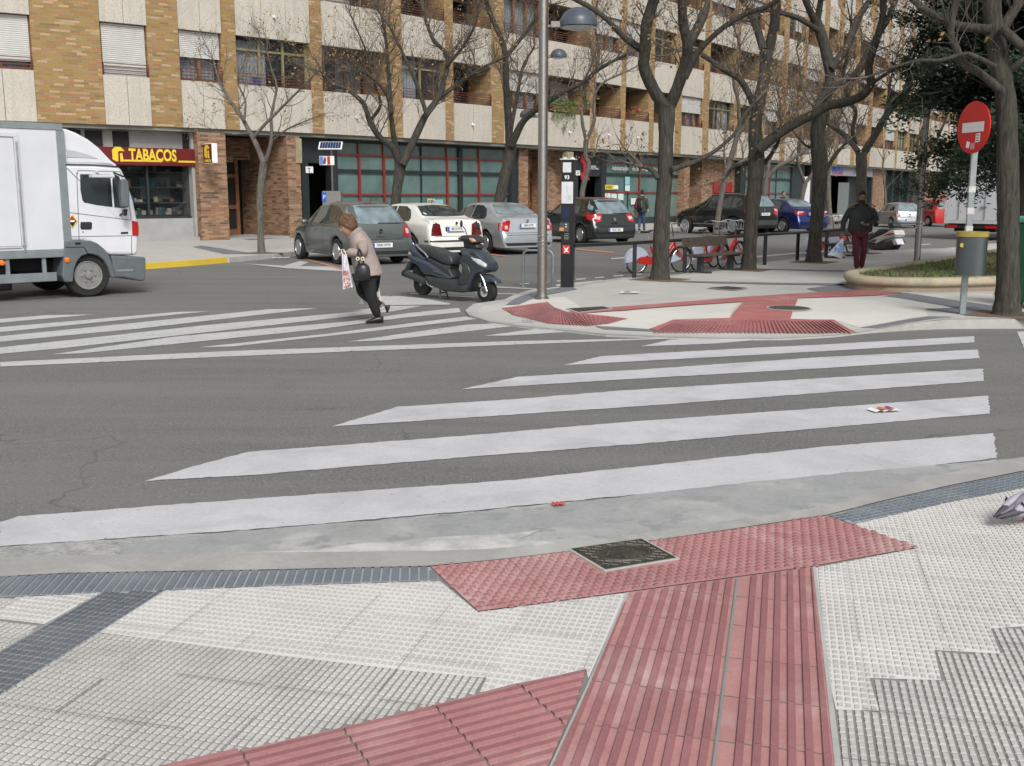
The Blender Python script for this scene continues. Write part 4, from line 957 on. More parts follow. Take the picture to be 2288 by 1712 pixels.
tree('young pale-barked tree standing on the far pavement before the wooden entrance door',(585,566),[(583,540,7.5),(581,444,7.5),(586,393,8),(590,363,8.5)],
 [([(590,365),(572,322),(555,290),(540,262),(508,215),(490,180),(478,140)],6.5,1.6),([(592,362),(603,330),(607,300),(606,262),(612,230),(618,190),(605,150),(596,112)],5,1.5,.2),([(566,308),(590,280),(625,245),(660,210),(690,180),(715,155)],4,1.2,-.3),([(603,318),(640,290),(680,272),(705,262)],2.5,1,.3),([(560,297),(520,300),(490,294)],2,1),([(545,270),(548,225),(530,180),(545,140)],3,1,.3)],
 bark=m_barkl,twigs=9,lev=3,dry=260,seed=3,tl=1.0)
tree('forked tree rising behind the dark grey and white cars',(870,548),[(876,500,11),(883,463,11),(887,423,11),(893,385,12),(895,366,13)],
 [([(892,368),(877,330),(847,305),(826,271),(813,233),(780,203),(741,186),(718,161)],8,2.5),([(893,364),(881,313),(873,254),(864,211),(826,169),(784,157)],7,2,.4),([(900,368),(919,326),(949,262),(978,220),(991,182),(1000,127),(966,85),(945,25)],9,3,-.2),([(953,254),(936,203),(919,161),(894,106),(868,55)],5,2,-.4),([(974,224),(1008,199),(1054,165),(1101,140),(1139,123)],5,2,.3),([(875,254),(868,169),(862,85),(851,32)],5,2,-.3),([(826,271),(850,235),(838,190),(820,120),(782,30)],4,1.5,.3),([(995,150),(1030,110),(1060,60),(1070,10)],4,1.5)],
 twigs=15,lev=3,dry=900,seed=5,tl=1.25)
tree('leaning forked tree rising behind the silver saloon',(1100,536),[(1106,495,12),(1114,457,12),(1126,402,12),(1139,347,12),(1141,326,13)],
 [([(1139,326),(1135,254),(1131,190),(1126,106),(1093,25),(1080,-20)],9,4),([(1143,326),(1164,279),(1186,254),(1215,233),(1258,207),(1300,186),(1345,150),(1400,122)],8,3,-.2),([(1137,313),(1156,211),(1169,148),(1194,106)],5,2,.4),([(1131,127),(1165,85),(1190,51),(1230,10)],5,2,.2),([(1300,186),(1330,160),(1338,110),(1330,60),(1335,0)],4,2,.2)],
 twigs=15,lev=3,dry=800,seed=8,tl=1.3)
tree('slender young tree with a twisted stem right of the black totem',(1296,535),[(1300,450,6),(1303,418,6),(1315,370,5.5),(1308,350,5),(1310,314,6)],
 [([(1310,314),(1302,280),(1300,250),(1305,218),(1298,195),(1320,150),(1333,110)],4,1.5),([(1312,312),(1328,270),(1326,242),(1332,205),(1355,180),(1400,160),(1430,145)],4,1.5,.2),([(1310,345),(1322,352),(1330,340),(1334,320)],2,1)],
 bark=m_barkl,twigs=8,lev=3,dry=160,seed=9,tl=1.0)
FAR='bare trees further down the far pavement'
tree('pale leaning tree in front of the red cabinet on the brick wall',(1600,522),[(1605,480,6),(1613,430,6),(1624,385,6),(1640,330,5.5),(1652,280,5)],
 [([(1624,385),(1660,360),(1700,340),(1735,320)],4.5,2),([(1652,280),(1650,230),(1640,180),(1655,120),(1640,60)],4,1.8),([(1645,310),(1670,270),(1690,220),(1700,150)],4,1.5,.3),([(1624,385),(1618,340),(1622,300)],3,1.5)],bark=m_barkl,twigs=13,lev=3,dry=430,seed=12,tl=2.2,group=FAR)
tree('grey tree rising beside the blue saloon with a limb reaching right',(1702,512),[(1704,470,6),(1707,440,6),(1712,400,6)],
 [([(1712,400),(1736,374),(1772,355),(1800,335),(1830,318)],5,2.5),([(1712,400),(1722,350),(1740,300),(1745,240),(1730,180)],4,2,.4),([(1740,300),(1770,250),(1790,180),(1780,110)],4,1.5)],bark=m_barkl,twigs=13,lev=3,dry=430,seed=13,tl=2.1,group=FAR)
tree('grey forked tree before the white door leaf at the far shops',(1788,505),[(1790,470,5.5),(1792,440,5.5),(1799,410,5.5)],
 [([(1799,410),(1786,377),(1782,350),(1790,300),(1780,240)],4,2),([(1799,410),(1815,386),(1819,354),(1822,300),(1850,240)],4,2,.4)],bark=m_barkl,twigs=14,lev=3,dry=430,seed=14,tl=2.3,group=FAR)
tree('slim grey tree in front of the mauve shop sign',(1854,498),[(1853,470,5.5),(1851,440,5.5),(1850,395,5)],
 [([(1850,395),(1862,350),(1890,320),(1915,280)],4,2),([(1850,395),(1845,340),(1855,280),(1840,210)],4,2,.3),([(1850,330),(1880,250),(1880,170)],4,2,.3)],bark=m_barkl,twigs=14,lev=3,dry=430,seed=15,tl=2.4,group=FAR)
tree('thin sapling before the dark shop glass above the silver hatchback',(1980,490),[(1979,455,2.5),(1978,424,2.5)],
 [([(1978,424),(1972,384),(1974,355)],2,1),([(1978,424),(2000,400),(2022,380)],2,1,.3)],bark=m_barkl,twigs=5,lev=2,dry=0,seed=16,tl=1.8,group=FAR)
tree('dark trunk rising behind the far steel lamp post',(2035,480),[(2037,457,7),(2047,406,6.5),(2060,370,6)],
 [([(2060,370),(2050,320),(2070,260),(2060,200)],4,2),([(2060,370),(2090,320),(2120,250)],4,2)],twigs=9,lev=3,dry=200,seed=17,tl=2.3,group=FAR)
NEAR='thick-trunked bare trees on the island'
tree('thick dark tree at the left end of the bench, forking above head height',(1474,625),[(1476,590,18.5),(1480,472,17),(1486,390,16.5),(1488,314,16),(1489,262,17),(1489,236,20)],
 [([(1485,240),(1460,200),(1439,150),(1442,109),(1444,60),(1456,15),(1470,-25)],13,11,.0),([(1432,112),(1393,82),(1345,34),(1280,-4),(1240,-20)],7,4,-.2),([(1498,236),(1519,181),(1533,133),(1536,101),(1526,48),(1524,-8)],13,9,.1),([(1536,100),(1562,56),(1577,12),(1575,-25)],11,9,.3),([(1531,175),(1558,121),(1587,87),(1624,56),(1672,29),(1709,17),(1740,-2)],6.5,5,-.4),([(1500,379),(1538,367),(1577,350),(1605,332),(1640,300),(1660,262),(1690,225)],6,3,-.2),([(1470,400),(1462,385),(1449,376),(1436,373)],6,4.5,-.15)],
 zb='i',twigs=8,lev=3,dry=420,seed=21,tl=.9,group=NEAR,twr=.16)
tree('second thick tree, at the right end of the bench, with a long limb sweeping right',(1672,603),[(1674,570,15.5),(1680,480,15),(1688,400,16),(1690,350,17),(1688,278,13.5),(1700,210,12.5),(1709,165,12),(1712,112,14)],
 [([(1706,112),(1690,60),(1675,27),(1655,-8)],9,7),([(1718,112),(1729,60),(1734,20),(1737,-15)],11,9.5,.1),([(1684,232),(1656,181),(1624,160),(1600,143),(1560,118),(1530,110)],7.5,4,-.2),([(1694,335),(1735,302),(1781,273),(1817,256),(1851,237),(1897,227),(1931,210),(1946,188),(1941,157),(1948,121),(1960,85),(1972,36),(1974,-12)],11,6.5,-.3),([(1946,188),(1980,165),(2005,150),(2035,120)],4,2.5,-1),([(1697,372),(1720,350),(1738,320),(1742,300)],5,3,.2),([(1676,365),(1640,372),(1622,395)],5,3,.4)],
 zb='i',twigs=8,lev=3,dry=450,seed=22,tl=1.0,group=NEAR,twr=.17)
tree('third thick tree, standing just left of the man with the white bag',(1818,586),[(1820,550,15),(1826,480,15),(1832,400,16),(1831,350,17.5),(1826,302,15),(1835,254,16),(1850,200,11.5),(1854,165,10.5),(1847,121,12),(1834,75,11),(1824,48,11)],
 [([(1822,48),(1810,25),(1796,-8)],8,6),([(1826,48),(1832,12),(1836,-12)],7,6,.2),([(1855,155),(1890,109),(1909,60),(1931,19),(1952,-6)],9,6,-.1),([(1822,255),(1830,228),(1866,193),(1914,164),(1938,121),(1958,85),(1985,40),(2000,0)],9.5,6,-.3),([(1828,68),(1784,41),(1745,29),(1709,24),(1670,40)],6,3,-.1),([(1845,380),(1868,345),(1892,318)],5,3,.2),([(1838,335),(1800,325),(1770,290)],3,1.5,.3)],
 zb='i',twigs=8,lev=3,dry=450,seed=23,tl=1.1,group=NEAR,twr=.17)
tree('grey forked tree right behind the man in the burgundy trousers',(1926,566),[(1926,520,11),(1925,450,11),(1925,387,11),(1924,340,12.5)],
 [([(1918,340),(1890,304),(1861,285),(1846,268)],6.5,4),([(1912,320),(1905,290),(1912,249),(1897,227),(1888,193),(1885,157),(1892,128),(1900,80)],5,3,.3),([(1931,340),(1955,302),(1977,263),(2000,232),(2025,200),(2040,160)],8.5,6),([(1977,263),(1985,220),(1990,180),(2005,120)],4,2,.2)],
 zb='i',bark=m_barkl,twigs=12,lev=3,dry=500,seed=24,tl=1.4,group=NEAR)
tree('very thick dark tree at the right edge of the picture beside the no-entry sign',(2250,704),[(2250,690,29),(2252,640,25),(2252,560,23),(2253,484,22),(2252,387,23),(2247,217,20),(2233,150,19.5),(2222,72,19),(2215,0,18),(2212,-60,17)],
 [([(2236,75),(2255,40),(2275,10),(2295,-20)],12,9,.0),([(2250,165),(2275,143),(2300,125)],8,6),([(2236,62),(2262,85),(2292,110)],10,9,-.2),([(2240,205),(2190,164),(2154,143),(2137,109),(2125,80),(2127,44),(2137,0)],9,7,-.2),([(2215,66),(2154,60),(2118,48),(2069,24),(2030,-10)],10,6.5,-.2),([(2225,150),(2178,126),(2154,121),(2101,135),(2057,135),(1997,150),(1940,172)],5.5,2.5,-.4),([(2125,60),(2112,35),(2106,10)],3,2,-.3),([(2170,128),(2178,100),(2182,60)],2.5,1.2)],
 zb='i',twigs=2.5,lev=2,dry=40,seed=25,tl=.8,group=NEAR,twr=.15)
# the dark conifer behind it
m_need=M('conifer_needles',(.008,.018,.010),.8,0,.5,4,col2=(.026,.050,.022))
def conifer(label,base,Yd,H,Rm,nb,seed,zlow=1.75,dens=46):
    rng=random.Random(seed); b=AT(base[0],base[1],Yd); b.z=.3; r=empty('conifer',b,0,label,'tree'); m=MB(); m.tube([(0,0,-.2),(0.05,0,H*.5),(0,0,H)],[.16,.10,.03],10); m.build('trunk',m_bark,r,smooth=True,recalc=False)
    ml=MB(); lv=MB()
    for i in range(nb):
        z=lerp(zlow,H-.3,(i/nb)**.9); a=rng.uniform(0,6.283); L=Rm*(1-.35*(z-zlow)/(H-zlow))*rng.uniform(.55,1.12); d=Vector((math.cos(a),math.sin(a),rng.uniform(-.3,.6)))
        pts=[Vector((0,0,z))]; q=pts[0]; dd=d.copy()
        for s in range(7): dd=(dd+Vector((rng.gauss(0,.12),rng.gauss(0,.12),rng.gauss(-.03,.07)))).normalized(); q=q+dd*L/7; pts.append(q)
        ml.tube(pts,[.03*(1-j/8) for j in range(8)],4,cap=False)
        for j in range(2,8):
            for t in range(3 if j>3 else 2):
                o=Matrix.Rotation(rng.uniform(0,6.283),3,'Z')@Vector((1,0,rng.uniform(-.2,.5))); tip=pts[j]+o.normalized()*rng.uniform(.12,.42); ml.tube([pts[j],tip],[.008,.003],3,cap=False)
                for n_ in range(dens):
                    u=rng.random(); c=pts[j].lerp(tip,u)+Vector((rng.gauss(0,.085),rng.gauss(0,.085),rng.gauss(-.02,.10))); ax=(o.normalized()*.5+Vector((rng.gauss(0,.6),rng.gauss(0,.6),rng.gauss(.1,.5)))).normalized(); b_=ax.orthogonal().normalized()*rng.uniform(.010,.020); ln=rng.uniform(.05,.11)
                    lv.add([c-b_,c+ax*ln*.5-b_*1.6,c+ax*ln,c+b_],[(0,1,2,3)])
    ml.build('branches',m_bark,r,recalc=False); lv.build('crown',m_need,r,recalc=False); print('conifer',len(lv.v)); return r
conifer('dark green conifer filling the top right corner behind the thick trunk',(2275,600),17.5,7.2,2.5,150,31,1.85,60)
conifer('second dark conifer further back behind the no-entry sign',(2330,560),22,9,3.4,120,32,1.6,50)
# ---------------------------------------------------------------- street furniture
m_steel=M('brushed_steel',(.25,.235,.215),.33,.85,.12,14); m_galv=M('galvanised_steel',(.30,.33,.34),.45,.6,.15,9)
m_black=M('black_paint',(.012,.013,.015),.35,0,.2,6); m_lampg=M('lamp_shade_paint',(.07,.085,.11),.4,.1,.15,6); m_lens=M('lamp_lens',(.45,.50,.48),.2,0,.1,6); m_lwhite=M('lamp_rim',(.55,.55,.55),.4)
def lamp_head(root,side,z,sc=1,ang=0):
    hx=side*.50*sc; R=.27*sc; rt=MB().lathe([(R,0),(R*1.0,.07*sc),(R*.93,.12*sc),(R*.72,.20*sc),(R*.35,.255*sc),(.001,.27*sc)],(hx,0,z),24).build('lamp_head',m_lampg,root,smooth=True,angle=50)
    MB().lathe([(R*.98,-.012),(R*.72,-.014)],(hx,0,z),24).build('rim',m_lwhite,rt); MB().lathe([(R*.72,-.013),(R*.5,-.04*sc),(.001,-.05*sc)],(hx,0,z),20).build('lens',m_lens,rt,smooth=True)
    m=MB(); m.tube([(0,0,z+.0),(hx-side*R*.9,0,z+.03)],.022*sc,8); m.box((hx-side*R*1.1,0,z+.03),(.2*sc,.09*sc,.09*sc)); m.build('arm',m_steel,root,bevel=.008)
def lamp_post(base,label,heads,r=.07,H=7.4,rz=0):
    root=empty('street_lamp',base,rz,label,'street lamp','steel street lamps')
    MB().lathe([(r*1.6,0),(r*1.55,.015),(r*1.2,.03),(r*1.12,.06),(r,.12),(r,2.2),(r*.97,2.21),(r*.9,H)],(0,0,0),20).build('pole',m_steel,root,smooth=True,angle=30)
    m=MB()
    for z in (.80,.845,.93): m.lathe([(r,z-.018),(r*1.16,z-.012),(r*1.16,z+.012),(r,z+.018)],(0,0,0),20)
    m.build('collar',M('polished_steel',(.7,.7,.7),.12,1,.03),root,smooth=True,angle=40)
    for s,z,sc in heads: lamp_head(root,s,z,sc)
    return root
b=GI(1211,668); zt=AT(1277,60,b.y).z-b.z
lamp_post(b,'tall near steel lamp post with a domed lamp on its right',[(1,zt,1)])
b=GI(2048,591); lamp_post(b,'steel lamp post with bright rings behind the litter bin, its top lost in the conifer',[(-1,6.2,1)])
p=AT(1213,300,41); b=Vector((p.x,41,.12)); lamp_post(b,'far lamp post hidden behind the near steel pole, one lamp each side',[(1,AT(1235,128,41).z-.12,1.15),(-1,AT(1178,262,41).z-.12,1.15)])
# cycle-hire totem
b=GI(1268,642); root=empty('information_totem',b,math.atan2(b.x,b.y)*-1+R_(-8),'tall black totem numbered 93 with white map panel and red sticker','information totem')
MB().b2(-.105,.105,-.09,.09,0,2.08).build('column',m_black,root,bevel=.006)
MB().b2(-.13,.13,-.11,.11,2.08,2.10).build('cap',m_lwhite,root,bevel=.004)
m=MB(); m.lathe([(.04,0),(.035,.025),(.001,.03)],(-.06,0,2.10),10); m.lathe([(.04,0),(.035,.025),(.001,.03)],(.06,0,2.10),10); m.build('cap_knobs',m_lwhite,root)
def plate(x0,x1,z0,z1,mat,name='panel',y=-.094): return MB().b2(x0,x1,y,-.088,z0,z1).build(name,mat,root,bevel=.001)
m_wp=M('white_panel',(.62,.62,.66),.4,0,.06,9)
plate(-.082,.055,1.88,2.04,m_wp); plate(-.10,.09,1.38,1.73,m_wp); plate(-.078,.035,1.14,1.33,M('screen_blue',(.02,.025,.06),.1),'screen'); plate(-.075,.045,.56,.70,M('red_sticker',(.55,.03,.03),.5,0,.1),'sticker')
t=text('number','93',.085,m_white,root,(-.012,-.092,1.80),Matrix.Rotation(math.pi/2,4,'X'),bold=.002)
m=MB(); m.prism([(-.06,.68),(-.02,.64),(.03,.68),(.0,.62),(.03,.58),(-.02,.60),(-.05,.57),(-.03,.63)],lambda p,t:(p[0],t,p[1]),-.0975,-.094); m.build('sticker_mark',m_white,root)
m=MB(); 
for i in range(5): m.b2(-.05,.02+.01*(i%2),-.095,-.09,.80+i*.028,.808+i*.028)
m.build('small_print',M('grey_print',(.3,.3,.3),.5),root)
MB().b2(-.12,.03,-.13,-.085,.92,1.07).build('card_reader',M('reader',(.07,.07,.07),.4),root,bevel=.006)
MB().b2(-.125,-.05,-.137,-.130,.935,.99).build('card_slot',M('ochre_panel',(.42,.26,.08),.5,0,.2),root); m=MB(); m.lathe([(.012,0),(.001,.008)],(-.015,-.13,1.04),8,Matrix.Rotation(math.pi/2,3,'X')); m.lathe([(.012,0),(.001,.008)],(-.015,-.13,1.0),8,Matrix.Rotation(math.pi/2,3,'X')); m.build('button',m_white,root)
m=MB()
for i in range(7): m.tube([(random.uniform(-.09,.08),-.0955,random.uniform(1.40,1.7)) for _ in range(2)],.0015,4)
m.build('map_lines',M('map_green',(.15,.35,.12),.5),root)
# bike stand: an upturned steel hoop
a,c=G(1169,641,.0),G(1235,643,.0); h=.66; d=(c-a); L=d.length; d.normalize(); r=empty('bicycle_stand',(a+c)/2,math.atan2(d.y,d.x),'plain grey steel hoop with two legs behind the lamp post','bicycle stand')
pts=[(-L/2,0,0),(-L/2,0,h-.1)]+[(-L/2+.1-.1*math.cos(q),0,h-.1+.1*math.sin(q)) for q in [R_(30),R_(60),R_(90)]]+[(L/2-.1+.1*math.sin(q),0,h-.1+.1*math.cos(q)) for q in [0,R_(30),R_(60),R_(90)]]+[(L/2,0,0)]
MB().tube(pts,.024,10).build('hoop',m_galv,r,smooth=True,angle=60); m=MB()
for q in (-L/2,L/2): m.lathe([(.05,0),(.05,.008),(.03,.01)],(q,0,0),12)
m.build('base_plates',m_galv,r)
# black rail
posts=[((1417,621),543),((1529,609),536),((1708,592),524),((1781,582),520),((1845,576),515)]
P=[GI(*a) for a,_ in posts]; T=[AT(a[0],y,p.y) for (a,y),p in zip(posts,P)]
r=empty('street_railing',P[0],0,'low black metal railing with square posts running from the totem past the bench','railing'); o=P[0]
for p,t in zip(P,T):
    m=MB(); m.b2(-.035,.035,-.035,.035,0,t.z-p.z-.02); m.v=[tuple(Vector(v)+p-o) for v in m.v]; m.build('post',m_black,r,bevel=.004)
st=AT(1282,549,GI(1268,642).y); rr=[st-o]+[t-o for t in T]+[T[-1]-o+(T[-1]-T[-2])*.6]; MB().tube(rr,.033,8).build('rail',m_black,r,smooth=True,angle=60)
# bench
m_bw=M('bench_wood',(.062,.044,.033),.6,0,.35,14); m_bi=M('bench_iron',(.05,.055,.06),.5,.3,.2,8)
F1,F2=GI(1561,610),GI(1631,603)
def bench(A,B,label,grp='wooden benches by the railing'):
    d=(B-A); L=d.length; r=empty('park_bench',(A+B)/2,math.atan2(d.y,d.x),label,'bench',grp); w=L/2+.28
    MB().box((0,-.06,.43),(2*w,.44,.045)).build('seat',m_bw,r,bevel=.01)
    MB().box((0,.27,.74),(2*w,.035,.24),mat=Matrix.Rotation(R_(-12),3,'X')).build('backrest',m_bw,r,bevel=.01)
    for s in(-1,1):
        x=s*L/2; m=MB(); m.box((x,-.02,.02),(.16,.50,.05)); m.box((x,-.02,.22),(.09,.13,.38)); m.box((x,-.04,.385),(.07,.42,.05)); m.tube([(x,.16,.38),(x,.24,.62),(x,.30,.84)],.028,6); m.build('leg',m_bi,r,bevel=.006)
    r.scale=(.95,.9,.80); return r
bench(F1,F2,'dark wooden bench between the two thickest island trunks'); A2=GI(1862,577); bench(A2,A2+(F2-F1)*1.0,'dark wooden bench half hidden behind the man with the white bag')
# sign, pole, bin
b=GI(2150,702); r=empty('road_sign',b,0,'round red no entry sign with white bar and stickers on a grey pole','road sign'); zc=AT(2168,285,b.y).z-b.z
MB().b2(-.04,.04,-.02,.02,0,zc+.28).build('pole',m_galv,r,bevel=.006)
an=R_(192); nx=Vector((math.cos(an),math.sin(an),0)); ty=Vector((-nx.y,nx.x,0)); m3=Matrix((( ty.x,0,nx.x),(ty.y,0,nx.y),(0,1,0))); c=Vector((0,0,zc))+nx*.045
d=MB().lathe([(.318,-.02),(.322,-.012),(.322,0),(.31,.002),(.001,.003)],c,40,m3).build('disc',M('signal_red',(.55,.012,.012),.35,0,.06,3),r,smooth=True,angle=30)
def dec(poly,mat,name,t=.006): return MB().prism(poly,lambda p,q:tuple(c+m3@Vector((p[0],p[1],q))),.003,t).build(name,mat,r)
dec([(-.215,-.058),(.215,-.058),(.215,.062),(-.215,.062)],M('sign_white',(.72,.73,.72),.4,0,.04),'bar')
for q,(pl,mt) in enumerate((([(-.115,-.24),(-.055,-.255),(-.04,-.18),(-.10,-.165)],m_white),([(.07,-.19),(.155,-.18),(.155,-.075),(.07,-.085)],m_white),([(-.02,-.27),(.06,-.265),(.06,-.19),(-.02,-.195)],M('faded_sticker',(.6,.25,.3),.5)))): dec(pl,mt,'sticker')
for zz in (-.17,-.14,-.105): dec([(.085,zz),(.14,zz+.002),(.14,zz+.012),(.085,zz+.010)],m_ink,'sticker_print',.009)
MB().lathe([(.31,-.004),(.001,-.003)],c-nx*.018,30,m3).build('back_plate',m_galv,r)
for z in (1.28,1.05,1.55): MB().b2(-.043,.043,-.024,.022,z,z+.08).build('sticker_band',M('torn_sticker',(.5,.5,.48),.7,0,.2,20),r)
br_=empty('litter_bin',b+Vector((-.03,-.20,0)),R_(-24),'grey ribbed litter bin with a yellow rim, strapped to the no entry pole','litter bin')
def oval(a,b_,n=32): return [(a*math.copysign(abs(math.cos(2*math.pi*i/n))**.75,math.cos(2*math.pi*i/n)),b_*math.copysign(abs(math.sin(2*math.pi*i/n))**.75,math.sin(2*math.pi*i/n))) for i in range(n)]
z1b=AT(2140,516,b.y).z-b.z; z0b=AT(2140,612,b.y).z-b.z
m=MB(); prof=[]; k=22
vs=[];n=32
for i in range(k+1):
    for s_,dz in ((1.0,0),(.975,.006)):
        o_=oval(.185*s_,.135*s_,n); z=z0b+(z1b-.07-z0b)*i/k+dz; vs+=[(x,y,z) for x,y in o_]
fs=[(i*n+j,i*n+(j+1)%n,(i+1)*n+(j+1)%n,(i+1)*n+j) for i in range(2*k+1) for j in range(n)]+[tuple(range(n))[::-1],tuple((2*k+1)*n+j for j in range(n))]
m.add(vs,fs); m.build('body',M('bin_slate',(.040,.050,.052),.45,0,.12,5),br_,smooth=True,angle=50)
def ovring(m,a,b_,z0,z1,a2,b2_):
    n=32; vs=[(x,y,z0) for x,y in oval(a,b_)]+[(x,y,z1) for x,y in oval(a,b_)]+[(x,y,z1) for x,y in oval(a2,b2_)]+[(x,y,z0) for x,y in oval(a2,b2_)]
    return m.add(vs,[(i*n+j,i*n+(j+1)%n,((i+1)%4)*n+(j+1)%n,((i+1)%4)*n+j) for i in range(4) for j in range(n)])
ovring(MB(),.19,.14,z1b-.065,z1b,.15,.10).build('rim',M('bin_yellow',(.30,.235,.045),.6,0,.2,6),br_,smooth=True,angle=40)
MB().add([(x,y,z1b-.03) for x,y in oval(.15,.10)],[tuple(range(32))]).build('opening',m_dark,br_,recalc=False)
MB().lathe([(.028,0),(.028,.004),(.001,.005)],(-.11,-.118,z1b-.17),12,Matrix.Rotation(math.pi/2,3,'X')).build('emblem',M('gold_print',(.5,.38,.05),.5),br_)
MB().b2(-.05,.05,.10,.20,z0b+.1,z0b+.16).build('bracket',m_galv,br_)
# parking meter with its solar panel
b=G(747,556,.12); r=empty('parking_meter',b,0,'grey parking ticket machine with a solar panel on a pole behind the grey car','parking meter'); Y=b.y; k=Y/FN*1.02
zz=lambda y: AT(747,y,Y).z-b.z
MB().b2(-21*k,19*k,-.14,.14,0,zz(427)).build('cabinet',M('meter_grey',(.22,.22,.21),.45,.4,.1,4),r,bevel=.015)
MB().b2(-21.5*k,-12*k,-.145,-.1,zz(452),zz(430)).build('blue_panel',M('meter_blue',(.02,.10,.45),.4),r); text('letter','P',.16,m_white,r,(-16.5*k,-.15,zz(441)),Matrix.Rotation(math.pi/2,4,'X'))
MB().tube([(0,0,zz(427)),(0,0,zz(330))],.028,8).build('pole',m_steel,r)
MB().box((-1*k,-.05,zz(326)),(50*k,.34,.035),mat=Matrix.Rotation(R_(38),3,'X')).build('solar_frame',m_white,r,bevel=.004)
pv=MB(); mm=Matrix.Rotation(R_(38),3,'X')
for i in range(8):
    for j in range(3): pv.box(Vector((-1*k,-.05,zz(326)))+mm@Vector(((i-3.5)*5.6*k,(j-1)*.098,.021)),(5.2*k,.09,.006),mat=mm)
pv.build('solar_cells',M('solar_cell',(.03,.06,.16),.15,.3,.2,8),r)
MB().b2(-26*k,6*k,-.045,-.03,zz(369),zz(349)).build('notice_plate',m_white,r); MB().b2(-25.5*k,-17*k,-.05,-.045,zz(368),zz(350)).build('blue_band',M('soft_blue',(.15,.22,.55),.5),r); MB().b2(-9*k,-3*k,-.05,-.045,zz(368),zz(350)).build('red_band',m_rl,r)
MB().prism([(-18,.2),(-15,.9),(-12,.95),(-11,.5),(-13,.3),(-12,.1),(-16,.05)],lambda p,t:(p[0]*k,t,lerp(zz(368),zz(350),p[1])),-.051,-.045).build('figure_print',m_ink,r)
# planter with grass
zt=.35
front=[G(x,y,zt) for x,y in ((1895,602.5),(1886,607),(1890,612),(1910,617),(1980,621),(2100,622),(2230,619),(2400,610))]; back=[G(x,y,zt) for x,y in ((2500,527),(2230,554.5),(2107,573.5),(1950,595))]
out=[tuple(p[:2]) for p in front+back]; out=[q for q in ragged(out,.25,0)]
r=empty('stone_planter',(*out[0],0),0,'long kerb-high stone planter wall with a rounded pale coping around the grass','planter'); o=Vector((*out[0],0))
m_stone=speck('planter_stone',(.20,.16,.115),(.33,.27,.205),30,3,.85,.004,stain=(.22,.19,.15)); m_cope=speck('coping_stone',(.33,.28,.19),(.47,.41,.30),40,5,.85,.006,stain=(.24,.22,.17))
def ringwall(prof,mat,name):
    vs=[]; n=len(out)
    for d_,z in prof:
        q=inset(out,d_); vs+=[(x-o.x,y-o.y,z) for x,y in q]
    return MB().add(vs,[(i*n+j,i*n+(j+1)%n,(i+1)*n+(j+1)%n,(i+1)*n+j) for i in range(len(prof)-1) for j in range(n)]).build(name,mat,r,smooth=True,angle=50)
ringwall([(.045,.0),(.045,.17),(.06,.178),(.06,.215)],m_stone,'wall')
ringwall([(.06,.21),(.02,.222),(.0,.245),(-.008,.275),(.0,.31),(.02,.338),(.06,.35),(.22,.35),(.24,.33),(.24,.27)],m_cope,'coping')
ins2=inset(out,.23)
flat('planter_soil',[ins2],m_soil,.30,kind='structure')
random.seed(9); m=MB(); xs=[p[0] for p in ins2]; ys=[p[1] for p in ins2]; cnt=0
while cnt<34000:
    x=random.uniform(min(xs),min(max(xs),20)); y=random.uniform(min(ys),max(ys))
    if not inside((x,y),ins2): cnt+=1; continue
    nz=math.sin(x*2.1+y)*math.cos(y*1.7-x*.6)+.35*math.sin(x*7)+random.gauss(0,.35)
    cnt+=1
    if nz<-.25: continue
    a=random.uniform(0,6.28); h=random.uniform(.03,.08); dx,dy=math.cos(a)*.012,math.sin(a)*.012
    for _ in range(2):
        tx,ty_=random.gauss(0,.025),random.gauss(0,.025); m.add([(x-dx,y-dy,.295),(x+dx,y+dy,.295),(x+tx,y+ty_,.30+h)],[(0,1,2)])
m.build('grass',M('grass_blades',(.07,.13,.025),.8,0,.5,3,col2=(.16,.22,.06)),recalc=False,kind='stuff')
# green container at the right edge
b=GI(2345,690); r=empty('recycling_bin',b,R_(20),'green street container just showing at the right edge of the picture','container')
MB().b2(-.34,.34,-.36,.36,.08,1.15).build('body',M('container_green',(.01,.10,.05),.4,0,.15,4),r,bevel=.04,seg=2); MB().b2(-.36,.36,-.38,.38,1.15,1.24).build('lid',M('container_lid',(.10,.42,.30),.4),r,bevel=.03,seg=2)
m=MB()
for s in (-1,1):
    for t_ in(-1,1): m.tube([(s*.26-.03,t_*.3,.06),(s*.26+.03,t_*.3,.06)],.06,12)
m.build('wheels',m_black,r)
# litter
def paper(px,py,w_,h_,label,mats,rz,z='r',group=None):
    p=G(px,py,.012) if z=='r' else (GI(px,py,.02) if z=='i' else G(px,py,z)); r=empty('litter_paper',p,rz,label,'litter',group); m=MB(); n=6
    vs=[(lerp(-w_/2,w_/2,i/n),s*h_/2,.004+.012*math.sin(i*1.7)**2) for i in range(n+1) for s in(-1,1)]; fs=[(2*i,2*i+2,2*i+3,2*i+1) for i in range(n)]
    m.add(vs,fs); m.build('sheet',mats[0],r,recalc=False)
    for i,mt in enumerate(mats[1:]):
        m=MB(); a=lerp(-w_/2,w_/2,.2+.3*i); m.add([(a,-h_*.35,.022),(a+w_*.3,-h_*.4,.022),(a+w_*.28,h_*.4,.022),(a+.02,h_*.3,.022)],[(0,1,2,3)]); m.build('print',mt,r,recalc=False)
paper(1975,917,.22,.13,'crumpled red and white leaflet lying on the second crosswalk stripe',[m_white,M('leaflet_orange',(.6,.2,.08),.6,0,.4,30),M('leaflet_violet',(.3,.05,.15),.6,0,.4,30)],R_(14))
paper(1407,654,.30,.15,'white and blue scrap of paper on the island in front of the thick tree',[m_white,M('leaflet_blue',(.3,.35,.6),.6)],R_(5),'i')
